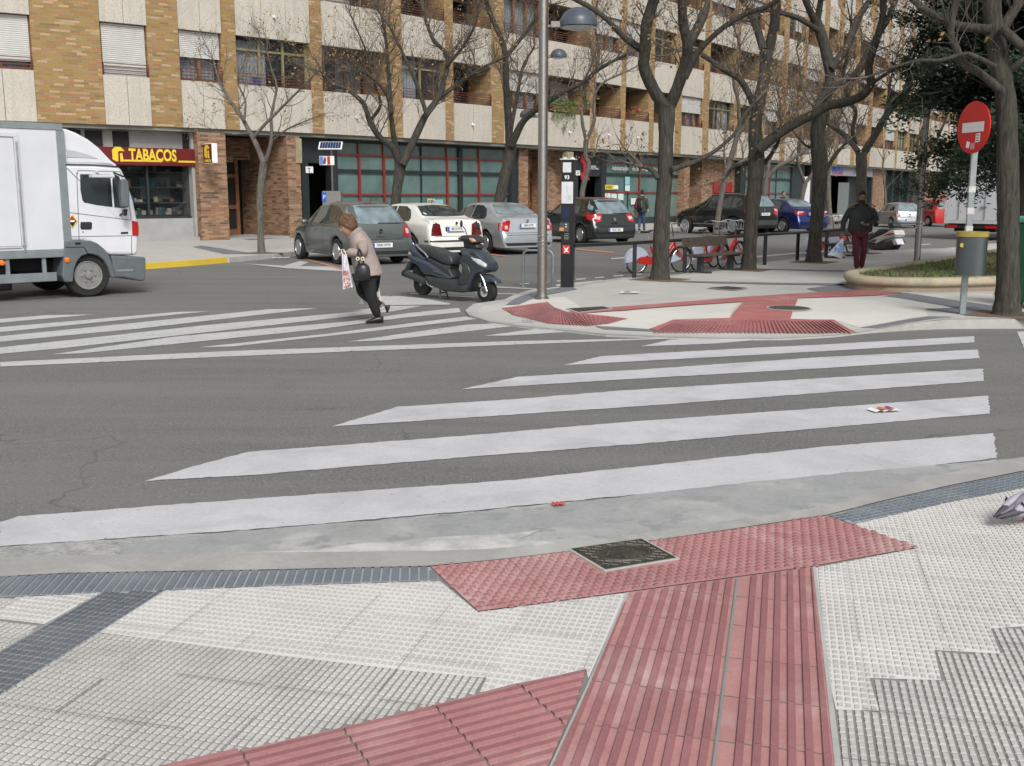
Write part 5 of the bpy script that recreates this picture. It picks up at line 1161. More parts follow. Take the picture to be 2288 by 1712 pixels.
paper(628,577,.45,.22,'white crumpled paper lying by the kerb below the young tree',[m_white],R_(20)); paper(1180,717,.16,.05,'small blue and brown scrap beside the curved red paving',[M('leaflet_navy',(.08,.1,.3),.6)],R_(10),'i')
paper(1248,1128,.07,.05,'small red fleck of paint or paper on the gutter edge of the nearest stripe',[M('red_fleck',(.6,.08,.08),.6)],R_(18))
# pigeon
b=G(2290,1168,ZP+.001); r=empty('pigeon',b,R_(22),'grey pigeon with dark wing bars cut by the right edge of the picture','pigeon')
m=MB(); secs=[(-.165,.012,.014,.055),(-.12,.020,.012,.068),(-.075,.035,.026,.085),(-.02,.052,.048,.10),(.04,.055,.056,.112),(.09,.045,.052,.125),(.125,.030,.036,.15),(.14,.024,.026,.175),(.155,.023,.024,.192),(.18,.017,.018,.196),(.192,.006,.007,.192)]
n=14; vs=[]
for x,a,c_,z in secs: vs+=[(x,a*math.cos(2*math.pi*j/n),z+c_*math.sin(2*math.pi*j/n)) for j in range(n)]
m.add(vs,[(i*n+j,i*n+(j+1)%n,(i+1)*n+(j+1)%n,(i+1)*n+j) for i in range(len(secs)-1) for j in range(n)]+[tuple(range(n))[::-1],tuple((len(secs)-1)*n+j for j in range(n))])
m.build('body',M('pigeon_grey',(.22,.21,.25),.6,0,.25,30),r,smooth=True,angle=70)
for s in(-1,1):
    w_=MB().ell((-.01,s*.036,.100),(.115,.030,.046),18,12,Matrix.Rotation(R_(-14),3,'Y')).build('wing',M('pigeon_wing',(.33,.32,.37),.6,0,.12,40),r,smooth=True)
    MB().tube([(-.05,s*.040,.088),(-.10,s*.034,.078),(-.15,s*.022,.064),(-.20,s*.010,.052)],[.026,.021,.014,.005],10).build('wing_tip',M('pigeon_dark',(.05,.05,.06),.6,0,.2,40),w_,smooth=True)
    for q in (0,1): x=-.030-q*.035; MB().tube([(x+.035,s*.064,.068),(x+.012,s*.067,.088),(x-.012,s*.060,.110),(x-.022,s*.045,.128)],.005,6).build('wing_bar',m_black,w_,smooth=True)
MB().add([(-.10,-.02,.062),(-.17,-.03,.050),(-.185,-.02,.047),(-.185,.02,.047),(-.17,.03,.050),(-.10,.02,.062),(-.10,0,.078),(-.18,0,.058)],[(0,1,2,7,6),(6,7,3,4,5),(0,6,5,4,3,2,1),(2,3,7)]).build('tail',m_black,r)
for s in(-1,1):
    m=MB(); m.tube([(.02,s*.025,.07),(.015,s*.025,.03),(.02,s*.025,.006)],.004,6)
    for a in(-.5,0,.5,3.14): m.tube([(.02,s*.025,.005),(.02+.028*math.cos(a),s*.025+.028*math.sin(a),.003)],.003,5)
    m.build('leg',M('pigeon_leg',(.35,.10,.09),.6),r)
MB().lathe([(.006,0),(.001,.022)],(.19,0,.192),8,Matrix.Rotation(math.pi/2,3,'Y')).build('beak',m_black,r)
for s in(-1,1): MB().ell((.165,s*.021,.198),(.004,.003,.004),8,6).build('eye',M('pigeon_eye',(.5,.12,.02),.2),r)
# ---------------------------------------------------------------- vehicles
m_tyre=M('tyre_rubber',(.018,.018,.018),.85,0,.2,12); m_alloy=M('alloy_rim',(.48,.49,.50),.3,.85,.08,6); m_cargl=M('car_glass',(.025,.035,.038),.04,0,0,spec=1.0)
m_cargl2=M('car_rear_glass_sky',(.16,.21,.225),.06,0,.4,3,spec=1.0); m_trim=M('black_trim',(.02,.02,.022),.5,0,.1); m_tail=M('tail_lamp_red',(.42,.008,.01),.12,0,.1,8,coat=.8); m_tailw=M('tail_lamp_clear',(.6,.45,.42),.12,0,.05,coat=.8)  # rear glass: pale mottled colour paints in the reflected sky
m_plate=M('number_plate',(.72,.73,.76),.4,0,.03); m_under=M('under_body',(.012,.012,.012),.9); m_chrome=M('chrome',(.75,.75,.77),.08,1,.02); m_amber=M('amber_lamp',(.75,.16,.01),.2,0,.1,coat=.6)
def paint(name,col,metal=.0): return M(name,col,.28,metal,.06,2,coat=.7)
def wheel(parent,x,y,r,w_,side,spokes=5,rim=None,steel=False):
    "tyre with its rim; side=+1 for the left of the car"
    mm=Matrix.Rotation(-side*math.pi/2,3,'X'); c=Vector((x,y,r))
    prof=[(r*.62,-w_/2),(r*.93,-w_/2),(r,-w_*.36),(r,w_*.36),(r*.93,w_/2),(r*.70,w_/2),(r*.66,w_*.42),(r*.62,w_*.3)]
    t=MB().lathe(prof,c,28,mm).build('wheel',m_tyre,parent,smooth=True,angle=35)
    R=r*.66; m=MB().lathe([(R,w_*.46),(R*.97,w_*.5),(R*.90,w_*.46),(R*.86,-w_*.1),(.001,-w_*.12)],c,28,mm); m.build('rim_well',m_trim if not steel else rim or m_alloy,t,smooth=True,angle=35)
    m=MB(); m.lathe([(R,w_*.47),(R*.98,w_*.53),(R*.9,w_*.52),(R*.88,w_*.40)],c,28,mm); m.lathe([(R*.22,w_*.2),(R*.22,w_*.45),(R*.16,w_*.48),(.001,w_*.485)],c,16,mm)
    for k in range(spokes):
        a=2*math.pi*k/spokes; ax=mm@Vector((math.cos(a),math.sin(a),0)); tz=mm@Vector((0,0,1)); pr=tz.cross(ax)
        for off in ((-.09,.09) if spokes<7 else (0,)):
            p0=c+ax*R*.18+tz*w_*.43+pr*off*R*.6; p1=c+ax*R*.92+tz*w_*.47+pr*off*R*1.6; b=R*(.036 if spokes<7 else .04)
            m.add([p0-pr*b,p0+pr*b,p1+pr*b*1.2,p1-pr*b*1.2,p0-pr*b-tz*.03,p0+pr*b-tz*.03,p1+pr*b*1.2-tz*.03,p1-pr*b*1.2-tz*.03],[(0,1,2,3),(0,4,5,1),(1,5,6,2),(2,6,7,3),(3,7,4,0)])
    m.build('rim',rim or m_alloy,t,smooth=True,angle=30); return t
def loft(keys,zb0,wheels,ra,rw,closed=True):
    x0,x1=keys[0][0],keys[-1][0]; xs=set([x0,x1]); n=int((x1-x0)/.06)
    for i in range(n+1): xs.add(round(lerp(x0,x1,i/n),4))
    for xw in wheels:
        for a in range(0,181,12): xs.add(round(xw+ra*math.cos(R_(a)),4))
    for e in (x0,x1):
        for d in (.012,.03): xs.add(round(e+(d if e==x0 else -d),4))
    xs=sorted(xs)
    def at(x):
        for a,b in zip(keys,keys[1:]):
            if x<=b[0]: t=(x-a[0])/(b[0]-a[0]); return [lerp(p,q,t) for p,q in zip(a[1:],b[1:])]
        return list(keys[-1][1:])
    def sm(x):
        r=(.045 if x0+.22<x<x1-.12 else .004) if x0+.02<x<x1-.02 else 0
        s_=[at(min(max(x+d,x0),x1)) for d in (-2*r,-r,0,r,2*r)]; return [sum(c)/5 for c in zip(*s_)]
    bm=bmesh.new(); rows=[]
    for x in xs:
        W_,B,T,E=sm(x); zb=zb0
        for xw in wheels:
            if abs(x-xw)<ra: zb=max(zb,rw+math.sqrt(max(0,ra*ra-(x-xw)**2)))
        zb=min(zb,B-.06); B=min(B,T-.02)
        mid=lerp(zb0,B,.52); mid=max(mid,zb+.02)
        ring=[(W_*.93,zb),(W_,mid),(W_*.995,lerp(mid,B,.6)),(W_*.965,B),(lerp(W_*.95,E,.55),lerp(B,T,.5)),(E,T-.05*min(1,(T-B)/.3)),(E*.72,T-.012),(E*.35,T-.002),(0,T)]
        ring=cat(ring,3); full=[(y,z) for y,z in ring]+[(-y,z) for y,z in ring[::-1][1:]]
        rows.append([bm.verts.new((x,y,z)) for y,z in full])
    for a,b in zip(rows,rows[1:]):
        for i in range(len(a)-1): bm.faces.new((a[i],a[i+1],b[i+1],b[i]))
    for r_ in (rows[0],rows[-1]):
        try: bm.faces.new(r_)
        except Exception: pass
    bmesh.ops.recalc_face_normals(bm,faces=bm.faces)
    return bm
class Car:
    def __init__(s,name,label,cat_,keys,zb,wh,ra,rw,color,group='cars parked along the far kerb'):
        s.r=empty(name,(0,0,0),0,label,cat_,group); s.col=color; s.keys=keys
        bm=loft(keys,zb,wh,ra,rw); s.bvh=BVHTree.FromBMesh(bm); me=bpy.data.meshes.new('body'); bm.to_mesh(me); bm.free()
        me.polygons.foreach_set('use_smooth',[True]*len(me.polygons)); me.set_sharp_from_angle(angle=R_(48)); me.materials.append(color)
        s.body=bpy.data.objects.new('body',me); C.objects.link(s.body); s.body.parent=s.r
        L0,L1=keys[0][0],keys[-1][0]; w_=max(k[1] for k in keys)
        MB().b2(L0+.15,L1-.15,-w_*.78,w_*.78,zb-.02,zb+.42).build('under_tray',m_under,s.r)
    def dec(s,poly,mode,mat,name,t=.006,parent=None,both=True,cell=.12,lift=None):
        "patch following the body: mode 'side' poly=(x,z), 'rear'/'front'/'top' poly=(y,z) or (x,y)"
        out=None
        for sg in ((1,-1) if both else (1,)):
            bm=bmesh.new()
            if mode=='side': vs=[Vector((x,0,z)) for x,z in poly]; d=Vector((0,-sg,0)); far=Vector((0,sg*3,0)); axs=((0,),(2,))
            elif mode=='top': vs=[Vector((x,y*sg,0)) for x,y in poly]; d=Vector((0,0,-1)); far=Vector((0,0,4)); axs=((0,),(1,))
            else:
                q=-1 if mode=='rear' else 1; vs=[Vector((0,y*sg,z)) for y,z in poly]; d=Vector((-q,0,0)); far=Vector((q*5,0,0)); axs=((1,),(2,))
            bm.faces.new([bm.verts.new(v) for v in vs])
            for (a,) in axs:
                lo=min(v[a] for v in vs); hi=max(v[a] for v in vs); k=lo+cell
                while k<hi:
                    co=Vector((0,0,0)); co[a]=k; no=Vector((0,0,0)); no[a]=1
                    bmesh.ops.bisect_plane(bm,geom=bm.verts[:]+bm.edges[:]+bm.faces[:],dist=1e-5,plane_co=co,plane_no=no); k+=cell
            last=None
            for v in bm.verts:
                h=s.bvh.ray_cast(v.co+far,d)
                if h[0] is None:
                    n=s.bvh.find_nearest(v.co+far*.2); h=(n[0],n[1])
                v.co=h[0]+h[1]*(lift or t)*(1 if h[1].dot(d)<0 else -1)
            m=MB(); bm.verts.index_update(); m.v=[tuple(v.co) for v in bm.verts]; m.f=[tuple(v.index for v in f.verts) for f in bm.faces]; bm.free()
            out=m.build(name,mat,parent or s.r,smooth=True,recalc=False,angle=60)
            if both and all(abs(p[0])<1e-6 for p in poly): break
        return out
    def plate(s,txt,y0,z0,x,w_=.52,h=.11,tilt=0,col=None):
        mt=Matrix.Translation((x,y0,z0))@Matrix.Rotation(tilt,4,'Y'); m=MB().b2(-.012,0,-w_/2,w_/2,-h/2,h/2); m.v=[tuple(mt@Vector(v)) for v in m.v]; p=m.build('number_plate',m_plate,s.r)
        m=MB().b2(-.014,-.0125,w_/2-.05,w_/2-.004,-h/2+.004,h/2-.004); m.v=[tuple(mt@Vector(v)) for v in m.v]; m.build('blue_strip',M('plate_blue',(.02,.06,.45),.4),p)
        text('plate_text',txt,.088,m_ink,p,(0,0,0),mt@Matrix.Translation((-.0135,-.02,0))@Matrix(((0,0,-1,0),(-1,0,0,0),(0,1,0,0),(0,0,0,1))),ext=.0006,sx=.9,bold=.002)
    def wheels(s,xs,y,r,w_=.2,spokes=5,rim=None):
        for x in xs:
            for sd in (1,-1): wheel(s.r,x,sd*(y-w_/2),r,w_,sd,spokes,rim)
    def mirror(s,x,y,z):
        for sd in (1,-1):
            m=MB().ell((x,sd*(y+.09),z),(.08,.10,.065),12,8); m.tube([(x+.02,sd*(y-.05),z-.05),(x,sd*(y+.04),z-.02)],.02,6); m.build('mirror',s.col,s.r,smooth=True)
    def badge(s,x,z,r=.045,kind='ring'):
        mm=Matrix.Rotation(-math.pi/2,3,'Y'); m=MB().lathe([(r,0),(r,.008),(r*.8,.008),(r*.8,.003)],(x,0,z),16,mm)
        if kind=='ring': m.box((x-.006,0,z),(.006,r*2.1,r*.3),mat=Matrix.Rotation(R_(25),3,'X'))
        else: m.lathe([(r*.8,.0),(r*.7,.009),(.001,.011)],(x,0,z),14,mm)
        m.build('badge',m_chrome if kind!='dark' else m_trim,s.r)
    def place(s,pa,la,pb,lb,sc=None):
        "pa,pb: ground pixels of two wheel contacts whose local positions are la,lb"
        A,B=G(*pa),G(*pb); h=math.atan2(B.y-A.y,B.x-A.x)-math.atan2(lb[1]-la[1],lb[0]-la[0]); k=(B-A).length/math.dist(la,lb)
        mid=(A+B)/2; lm=((la[0]+lb[0])/2,(la[1]+lb[1])/2); kk=sc or 1
        s.r.rotation_euler=(0,0,h); s.r.scale=(kk,kk,kk); c,n=math.cos(h),math.sin(h); s.r.location=(mid.x-kk*(lm[0]*c-lm[1]*n),mid.y-kk*(lm[0]*n+lm[1]*c),0); print('car',s.r['label'][:22],'scale hint %.2f heading %.1f'%(k,math.degrees(h)))
        return s
def _at(s,p,l,h,k=1.0):
    A=G(*p); h=R_(h); c,n=math.cos(h),math.sin(h); s.r.rotation_euler=(0,0,h); s.r.scale=(k,k,k); s.r.location=(A.x-k*(l[0]*c-l[1]*n),A.y-k*(l[0]*n+l[1]*c),0); return s
Car.at=_at
HK=[(-2.03,.64,.46,.52,.52),(-2.01,.76,.54,.585,.64),(-1.95,.80,.57,.605,.72),(-1.935,.805,.68,.80,.70),(-1.90,.825,.80,.98,.69),(-1.83,.835,.88,1.06,.65),(-1.68,.84,.92,1.27,.58),(-1.50,.85,.93,1.42,.55),(-1.2,.855,.93,1.47,.56),(-.4,.855,.92,1.49,.57),(.25,.855,.91,1.45,.56),(.70,.85,.90,1.22,.60),(1.02,.845,.88,.99,.68),(1.5,.82,.80,.88,.66),(1.82,.76,.64,.73,.58),(2.0,.58,.46,.52,.45)]
def seams(c,lines,mode='side',w_=.008,mat=None,both=True):
    for a,b in lines:
        dx,dz=b[0]-a[0],b[1]-a[1]; L=math.hypot(dx,dz); nx,nz=-dz/L*w_/2,dx/L*w_/2
        c.dec([(a[0]-nx,a[1]-nz),(b[0]-nx,b[1]-nz),(b[0]+nx,b[1]+nz),(a[0]+nx,a[1]+nz)],mode,mat or m_trim,'panel_gap',.003,c.body,both)
def hatch_car(label,color,plate_,style,group='cars parked along the far kerb'):
    c=Car('parked_hatchback',label,'car',HK,.20,(-1.24,1.27),.36,.31,color,group)
    c.dec([(-.66,1.0),(-.70,1.12),(-.58,1.36),(-.40,1.40),(0,1.41),(.40,1.40),(.58,1.36),(.70,1.12),(.66,1.0),(.4,.965),(0,.955),(-.4,.965)],'rear',m_cargl2,'rear_window',both=False)
    c.dec([(-.72,.96),(.72,.96),(.60,1.38),(-.60,1.38)],'front',m_cargl,'windscreen',both=False)
    c.dec([(.62,.96),(.30,1.30),(-.05,1.39),(-.34,1.40),(-.36,.95)],'side',m_cargl,'side_window'); c.dec([(-.42,.95),(-.40,1.40),(-.80,1.38),(-1.02,1.33),(-1.05,.97)],'side',m_cargl,'side_window'); c.dec([(-1.11,.98),(-1.08,1.30),(-1.28,1.20),(-1.40,1.05)],'side',m_cargl,'side_window')
    seams(c,[((.75,.9),(.62,.35)),((-.39,.93),(-.41,.30)),((-1.07,.93),(-.95,.62)),((-.95,.62),(-.92,.5)),((.62,.31),(-.85,.29))])
    if style=='a':
        c.dec([(.60,1.02),(.70,1.0),(.83,.74),(.80,.64),(.66,.66),(.58,.70),(.62,.84)],'rear',m_tail,'tail_lamp',.012); c.dec([(.64,.86),(.72,.84),(.74,.74),(.66,.73)],'rear',m_tailw,'lamp_lens',.018)
        c.dec([(-1.60,1.0),(-1.74,.97),(-1.85,.80),(-1.80,.70)],'side',m_tail,'tail_lamp',.010)
    else:
        c.dec([(.44,.93),(.56,.99),(.82,.92),(.84,.80),(.66,.70),(.50,.74)],'rear',m_tail,'tail_lamp',.012); c.dec([(.50,.88),(.66,.90),(.68,.80),(.55,.78)],'rear',m_tailw,'lamp_lens',.018)
        c.dec([(-1.42,1.0),(-1.70,.98),(-1.86,.86),(-1.84,.72),(-1.66,.84)],'side',m_tail,'tail_lamp',.010)
    c.dec([(-.18,1.435),(-.17,1.41),(.17,1.41),(.18,1.435)],'rear',m_tail,'brake_light',.012,both=False)
    c.dec([(-.55,.98),(-.54,.965),(.05,.965),(.05,.985)],'rear',m_trim,'wiper',.02,both=False)
    seams(c,[((-.66,.93),(-.60,.64)),((.66,.93),(.60,.64)),((-.60,.64),(-.4,.60)),((-.4,.60),(.4,.60)),((.4,.60),(.60,.64))],'rear',.012,both=False)
    c.dec([(-.30,.545),(.30,.545),(.30,.42),(-.30,.42)],'rear',m_trim,'plate_recess',.004,both=False)
    c.dec([(-.74,.33),(.74,.33),(.66,.25),(-.66,.25)],'rear',m_trim,'lower_bumper',.006,both=False)
    c.plate(plate_,0,.47,-2.04); c.badge(-1.955,.80,.055); MB().b2(-1.975,-1.94,-.12,.12,.66,.70).build('tailgate_handle',c.col,c.r,bevel=.008)
    for sd in (1,-1):
        for x in(.05,-.82):
            MB().b2(x-.09,x+.09,sd*.845,sd*.875,.80,.825).build('door_handle',c.col,c.r,bevel=.006)
    MB().tube([(-1.35,0,1.46),(-1.55,0,1.62)],.005,5).build('aerial',m_trim,c.r)
    c.wheels((-1.24,1.27),.85,.31,.2,7 if style=='a' else 5); c.mirror(.62,.82,.98); return c
CP=dict(RL=(-1.24,.80),RR=(-1.24,-.80),FL=(1.27,.80))
p_grey=paint('grey_green_metallic',(.125,.145,.14),.45); p_black=paint('black_car_paint',(.012,.016,.015),.2); p_silver=paint('silver_blue_metallic',(.42,.45,.48),.4); p_silver2=paint('pale_silver_metallic',(.36,.38,.40),.6); p_white=paint('white_car_paint',(.70,.71,.66)); p_blue=paint('deep_blue_metallic',(.010,.025,.13),.45); p_red=paint('red_car_paint',(.42,.012,.012),.05)
hatch_car('grey metallic hatchback, the leftmost parked car, partly behind the walking woman',p_grey,'7008 HYW','a').at((891,586),CP['RR'],122)
hatch_car('black hatchback with large red lamps parked behind the totem',p_black,'9325 HRC','b').at((1298,546),CP['RL'],117,1.05)
c=hatch_car('small silver hatchback parked between the man and the far lamp post',p_silver2,'4417 DKB','a'); c.at((1991,509),CP['RL'],93,.84); 
# saloons
SK=[(-2.28,.64,.44,.50,.54),(-2.26,.78,.50,.555,.68),(-2.215,.80,.53,.575,.72),(-2.205,.805,.68,.80,.72),(-2.19,.81,.78,.92,.74),(-2.14,.83,.87,1.00,.74),(-2.0,.84,.90,1.04,.72),(-1.72,.85,.92,1.07,.68),(-1.45,.855,.93,1.22,.61),(-1.10,.86,.93,1.37,.56),(-.75,.86,.93,1.42,.55),(-.1,.86,.92,1.43,.56),(.35,.86,.91,1.39,.56),(.85,.86,.90,1.13,.62),(1.12,.855,.88,.98,.70),(1.7,.83,.80,.88,.68),(2.08,.76,.62,.72,.58),(2.25,.58,.46,.52,.45)]
def saloon(label,color,plate_,style,group='cars parked along the far kerb'):
    c=Car('parked_saloon',label,'car',SK,.20,(-1.30,1.32),.37,.315,color,group)
    c.dec([(-.58,1.10),(-.63,1.12),(-.50,1.35),(0,1.375),(.50,1.35),(.63,1.12),(.58,1.10),(0,1.085)],'rear',m_cargl2 if style!='white' else m_cargl,'rear_window',both=False)
    c.dec([(-.72,.99),(.72,.99),(.58,1.34),(-.58,1.34)],'front',m_cargl,'windscreen',both=False)
    c.dec([(.72,.95),(.42,1.23),(.10,1.33),(-.22,1.35),(-.26,.95)],'side',m_cargl,'side_window'); c.dec([(-.32,.95),(-.28,1.35),(-.70,1.34),(-.98,1.25),(-1.18,1.05),(-1.16,.97)],'side',m_cargl,'side_window')
    seams(c,[((.85,.9),(.72,.35)),((-.29,.93),(-.31,.30)),((-1.17,.93),(-1.0,.62)),((.7,.30),(-.92,.29))])
    if style=='white':
        c.dec([(.48,.90),(.66,.97),(.73,.78),(.76,.62),(.44,.62)],'rear',M('smoked_lamp',(.12,.008,.01),.12,0,.2,9,coat=.8),'tail_lamp',.012); c.dec([(-2.25,.5),(-2.0,.5),(-2.0,.47),(-2.25,.47)],'side',m_trim,'bumper_strip',.01)
        c.dec([(-.80,.50),(.80,.50),(.80,.465),(-.80,.465)],'rear',m_trim,'bumper_strip',.012,both=False); c.dec([(-.22,.72),(.32,.72),(.32,.84),(-.22,.84)],'rear',m_trim,'plate_recess',.004,both=False); pz=.78; px_=-2.235; c.badge(-2.215,.93,.035,'dark')
    elif style=='silver':
        c.dec([(.52,.92),(.64,.97),(.80,.86),(.80,.66),(.60,.64)],'rear',m_tail,'tail_lamp',.012); c.dec([(.62,.80),(.72,.80),(.72,.70),(.62,.70)],'rear',m_tailw,'lamp_lens',.018); c.dec([(-2.02,.88),(-2.17,.86),(-2.21,.66),(-2.06,.68)],'side',m_tail,'tail_lamp',.01)
        pz=.80; px_=-2.235; c.badge(-2.215,.93,.04); c.dec([(-.78,.55),(.78,.55),(.78,.535),(-.78,.535)],'rear',m_trim,'panel_gap',.004,c.body,False)
    else:
        c.dec([(.40,.82),(.46,.92),(.80,.92),(.81,.78),(.60,.74)],'rear',m_tail,'tail_lamp',.012); c.dec([(.50,.90),(.76,.905),(.76,.86),(.52,.85)],'rear',m_tailw,'lamp_lens',.018); c.dec([(-1.98,.93),(-2.17,.91),(-2.21,.76),(-2.08,.76)],'side',m_tail,'tail_lamp',.01)
        pz=.80; px_=-2.235; c.badge(-2.215,.95,.035)
    seams(c,[((-.60,1.02),(-.62,.60)),((.60,1.02),(.62,.60)),((-.62,.60),(.62,.60))],'rear',.010,both=False)
    c.dec([(-.74,.33),(.74,.33),(.66,.25),(-.66,.25)],'rear',m_trim,'lower_bumper',.006,both=False); c.plate(plate_,0.03 if style=='white' else 0,pz,px_,tilt=R_(3))
    for sd in (1,-1):
        for x in(.0,-.85): MB().b2(x-.09,x+.09,sd*.85,sd*.885,.80,.825).build('door_handle',c.col,c.r,bevel=.006)
    MB().tube([(-.95,0,1.40),(-1.05,0,1.56)],.005,5).build('aerial',m_trim,c.r)
    c.wheels((-1.30,1.32),.86,.315,.2,5 if style!='white' else 6); c.mirror(.70,.83,.98); return c
SP=dict(RL=(-1.30,.81),RR=(-1.30,-.81),FL=(1.32,.81))
saloon('white saloon with dark red lamps parked between the grey hatchback and the silver saloon',p_white,'8513 FTX','white').at((920,579),SP['RL'],125)
saloon('silver saloon parked left of the steel lamp post',p_silver,'5684 BTK','silver').at((1087,567),SP['RL'],119)
saloon('dark blue saloon parked behind the second and third thick trunks',p_blue,'2261 FHP','blue').at((1748,521),SP['RL'],116,1.03)
# off-roader
UK=[(-2.28,.66,.60,.70,.58),(-2.26,.80,.78,.92,.70),(-2.20,.87,.95,1.10,.76),(-2.10,.89,1.05,1.22,.74),(-1.95,.90,1.08,1.48,.66),(-1.78,.905,1.09,1.64,.60),(-1.4,.91,1.09,1.68,.60),(-.4,.915,1.07,1.70,.60),(.2,.915,1.06,1.65,.60),(.72,.91,1.05,1.33,.66),(1.0,.905,1.03,1.13,.76),(1.6,.88,.96,1.05,.74),(2.05,.82,.78,.90,.64),(2.25,.62,.52,.62,.5)]
def suv(label):
    c=Car('parked_suv',label,'car',UK,.30,(-1.38,1.42),.42,.37,p_black,'cars parked along the far kerb')
    c.dec([(-.66,1.16),(-.70,1.22),(-.60,1.56),(0,1.60),(.60,1.56),(.70,1.22),(.66,1.16)],'rear',m_cargl2,'rear_window',both=False); c.dec([(-.78,1.14),(.78,1.14),(.62,1.58),(-.62,1.58)],'front',m_cargl,'windscreen',both=False)
    c.dec([(.62,1.10),(.28,1.45),(.0,1.56),(-.30,1.58),(-.32,1.10)],'side',m_cargl,'side_window'); c.dec([(-.38,1.10),(-.36,1.58),(-1.10,1.56),(-1.14,1.10)],'side',m_cargl,'side_window'); c.dec([(-1.22,1.11),(-1.18,1.55),(-1.62,1.50),(-1.86,1.22),(-1.84,1.13)],'side',m_cargl,'side_window')
    c.dec([(.56,1.10),(.84,1.06),(.86,.86),(.66,.80),(.56,.84)],'rear',m_tail,'tail_lamp',.012); c.dec([(.60,1.06),(.80,1.03),(.80,.97),(.60,.99)],'rear',m_tailw,'lamp_lens',.02); c.dec([(-1.98,1.08),(-2.14,1.04),(-2.22,.84),(-2.02,.86)],'side',m_tail,'tail_lamp',.01)
    seams(c,[((.80,1.05),(.68,.5)),((-.35,1.08),(-.37,.45)),((-1.18,1.08),(-1.02,.75)),((.7,.44),(-.9,.43))]); c.dec([(-.80,.62),(.80,.62),(.74,.42),(-.74,.42)],'rear',M('grey_plastic',(.04,.045,.045),.6),'lower_bumper',.006,both=False)
    c.plate('9041 DZX',0,.86,-2.30); c.badge(-2.25,1.04,.04)
    for sd in (1,-1):
        MB().tube([(.1,sd*.60,1.67),(-.4,sd*.61,1.72),(-1.3,sd*.61,1.71),(-1.7,sd*.59,1.66)],.018,6).build('roof_rail',m_trim,c.r)
        for x in(.0,-.85): MB().b2(x-.1,x+.1,sd*.905,sd*.935,.96,.99).build('door_handle',c.col,c.r,bevel=.006)
        c.dec([(-.92,.42),(.95,.42),(.95,.46),(-.92,.46)],'side',m_alloy,'sill_strip',.02)
        break
    c.wheels((-1.38,1.42),.91,.37,.23,5); c.mirror(.66,.88,1.14); return c
suv('black off-roader parked behind the bench').at((1638,526),(-1.38,.85),124,1.0)
VK=[(-2.1,.66,.50,.60,.58),(-2.08,.80,.74,.90,.70),(-2.04,.84,.92,1.10,.68),(-1.98,.855,.98,1.35,.64),(-1.85,.86,1.0,1.55,.60),(-1.5,.865,1.0,1.63,.60),(-.4,.87,.98,1.65,.60),(.3,.87,.97,1.58,.60),(.85,.865,.96,1.26,.64),(1.2,.855,.94,1.02,.70),(1.7,.83,.84,.92,.66),(2.0,.74,.62,.72,.55),(2.1,.58,.46,.54,.45)]
def mpv(label):
    c=Car('parked_minivan',label,'car',VK,.22,(-1.30,1.33),.36,.31,p_red,'cars parked along the far kerb')
    c.dec([(-.60,1.08),(.60,1.08),(.54,1.50),(-.54,1.50)],'rear',m_cargl2,'rear_window',both=False); c.dec([(-.72,1.06),(.72,1.06),(.58,1.48),(-.58,1.48)],'front',m_cargl,'windscreen',both=False)
    c.dec([(.72,1.0),(.40,1.35),(.1,1.48),(-.20,1.50),(-.22,1.0)],'side',m_cargl,'side_window'); c.dec([(-.28,1.0),(-.26,1.50),(-.95,1.50),(-1.0,1.0)],'side',m_cargl,'side_window'); c.dec([(-1.08,1.0),(-1.05,1.50),(-1.5,1.46),(-1.70,1.05)],'side',m_cargl,'side_window')
    c.dec([(.66,1.25),(.78,1.22),(.84,.85),(.70,.82),(.66,.95)],'rear',m_tail,'tail_lamp',.012); c.plate('0563 BXD',0,.80,-2.11); seams(c,[((-.3,.98),(-.32,.3)),((.8,.95),(.7,.35)),((-1.05,.98),(-.95,.6)),((-.95,.62),(.75,.60))])
    c.wheels((-1.30,1.33),.87,.31,.2,6); c.mirror(.75,.84,1.05); return c
mpv('red people carrier parked beside the far white lorry').at((2073,506),(-1.30,.82),98,.84)
# ---- the white lorry on the left: outline traced on the plane of its right side
m_tw=M('lorry_white',(.66,.67,.70),.4,0,.05,3,coat=.3); m_tb=M('lorry_box_white',(.60,.61,.64),.45,0,.07,1.2); m_tg=M('lorry_grey_plastic',(.11,.125,.135),.55,0,.12,5); m_al=M('aluminium_profile',(.33,.37,.38),.4,.7,.12,5)
TH=R_(43); TO=G(202,664); td=Vector((math.cos(TH),math.sin(TH),0)); tn=Vector((-td.y,td.x,0))
def tp(cx,cy,off=0):
    "crop pixel -> (x forward, z) on the lorry's side plane (off = metres inward)"
    v=ray(cx/3.677,250+cy/3.677); o=TO+tn*off; t=(o.x*tn.x+o.y*tn.y)/(v.x*tn.x+v.y*tn.y); p=Vector((0,0,HC))+v*t; return ((p-o).dot(td),p.z)
tr=empty('delivery_lorry',(TO.x,TO.y,0),TH,'white box lorry with grey bumper and roof fairing entering from the left','lorry')
SD=lambda p,t:(p[0],t,p[1])
def tside(poly,y0,y1,name,mat,parent=None,bevel=0,off=0,seg=1): return MB().prism([tp(*q,off) for q in poly],SD,y0,y1).build(name,mat,parent or tr,bevel=bevel,seg=seg)
cab=tside([(520,1062),(516,440),(522,432),(770,436),(975,452),(1000,470),(1045,565),(1100,740),(1130,890),(1140,1020),(1136,1165),(1110,1178),(900,1178),(700,1062)],0,2.0,'cab',m_tw,bevel=.05,seg=3)
tside([(505,130),(560,140),(640,170),(740,225),(830,295),(900,370),(935,405),(970,430),(985,448),(770,434),(508,430)],.06,1.9,'roof_fairing',m_tw,bevel=.04,seg=2)
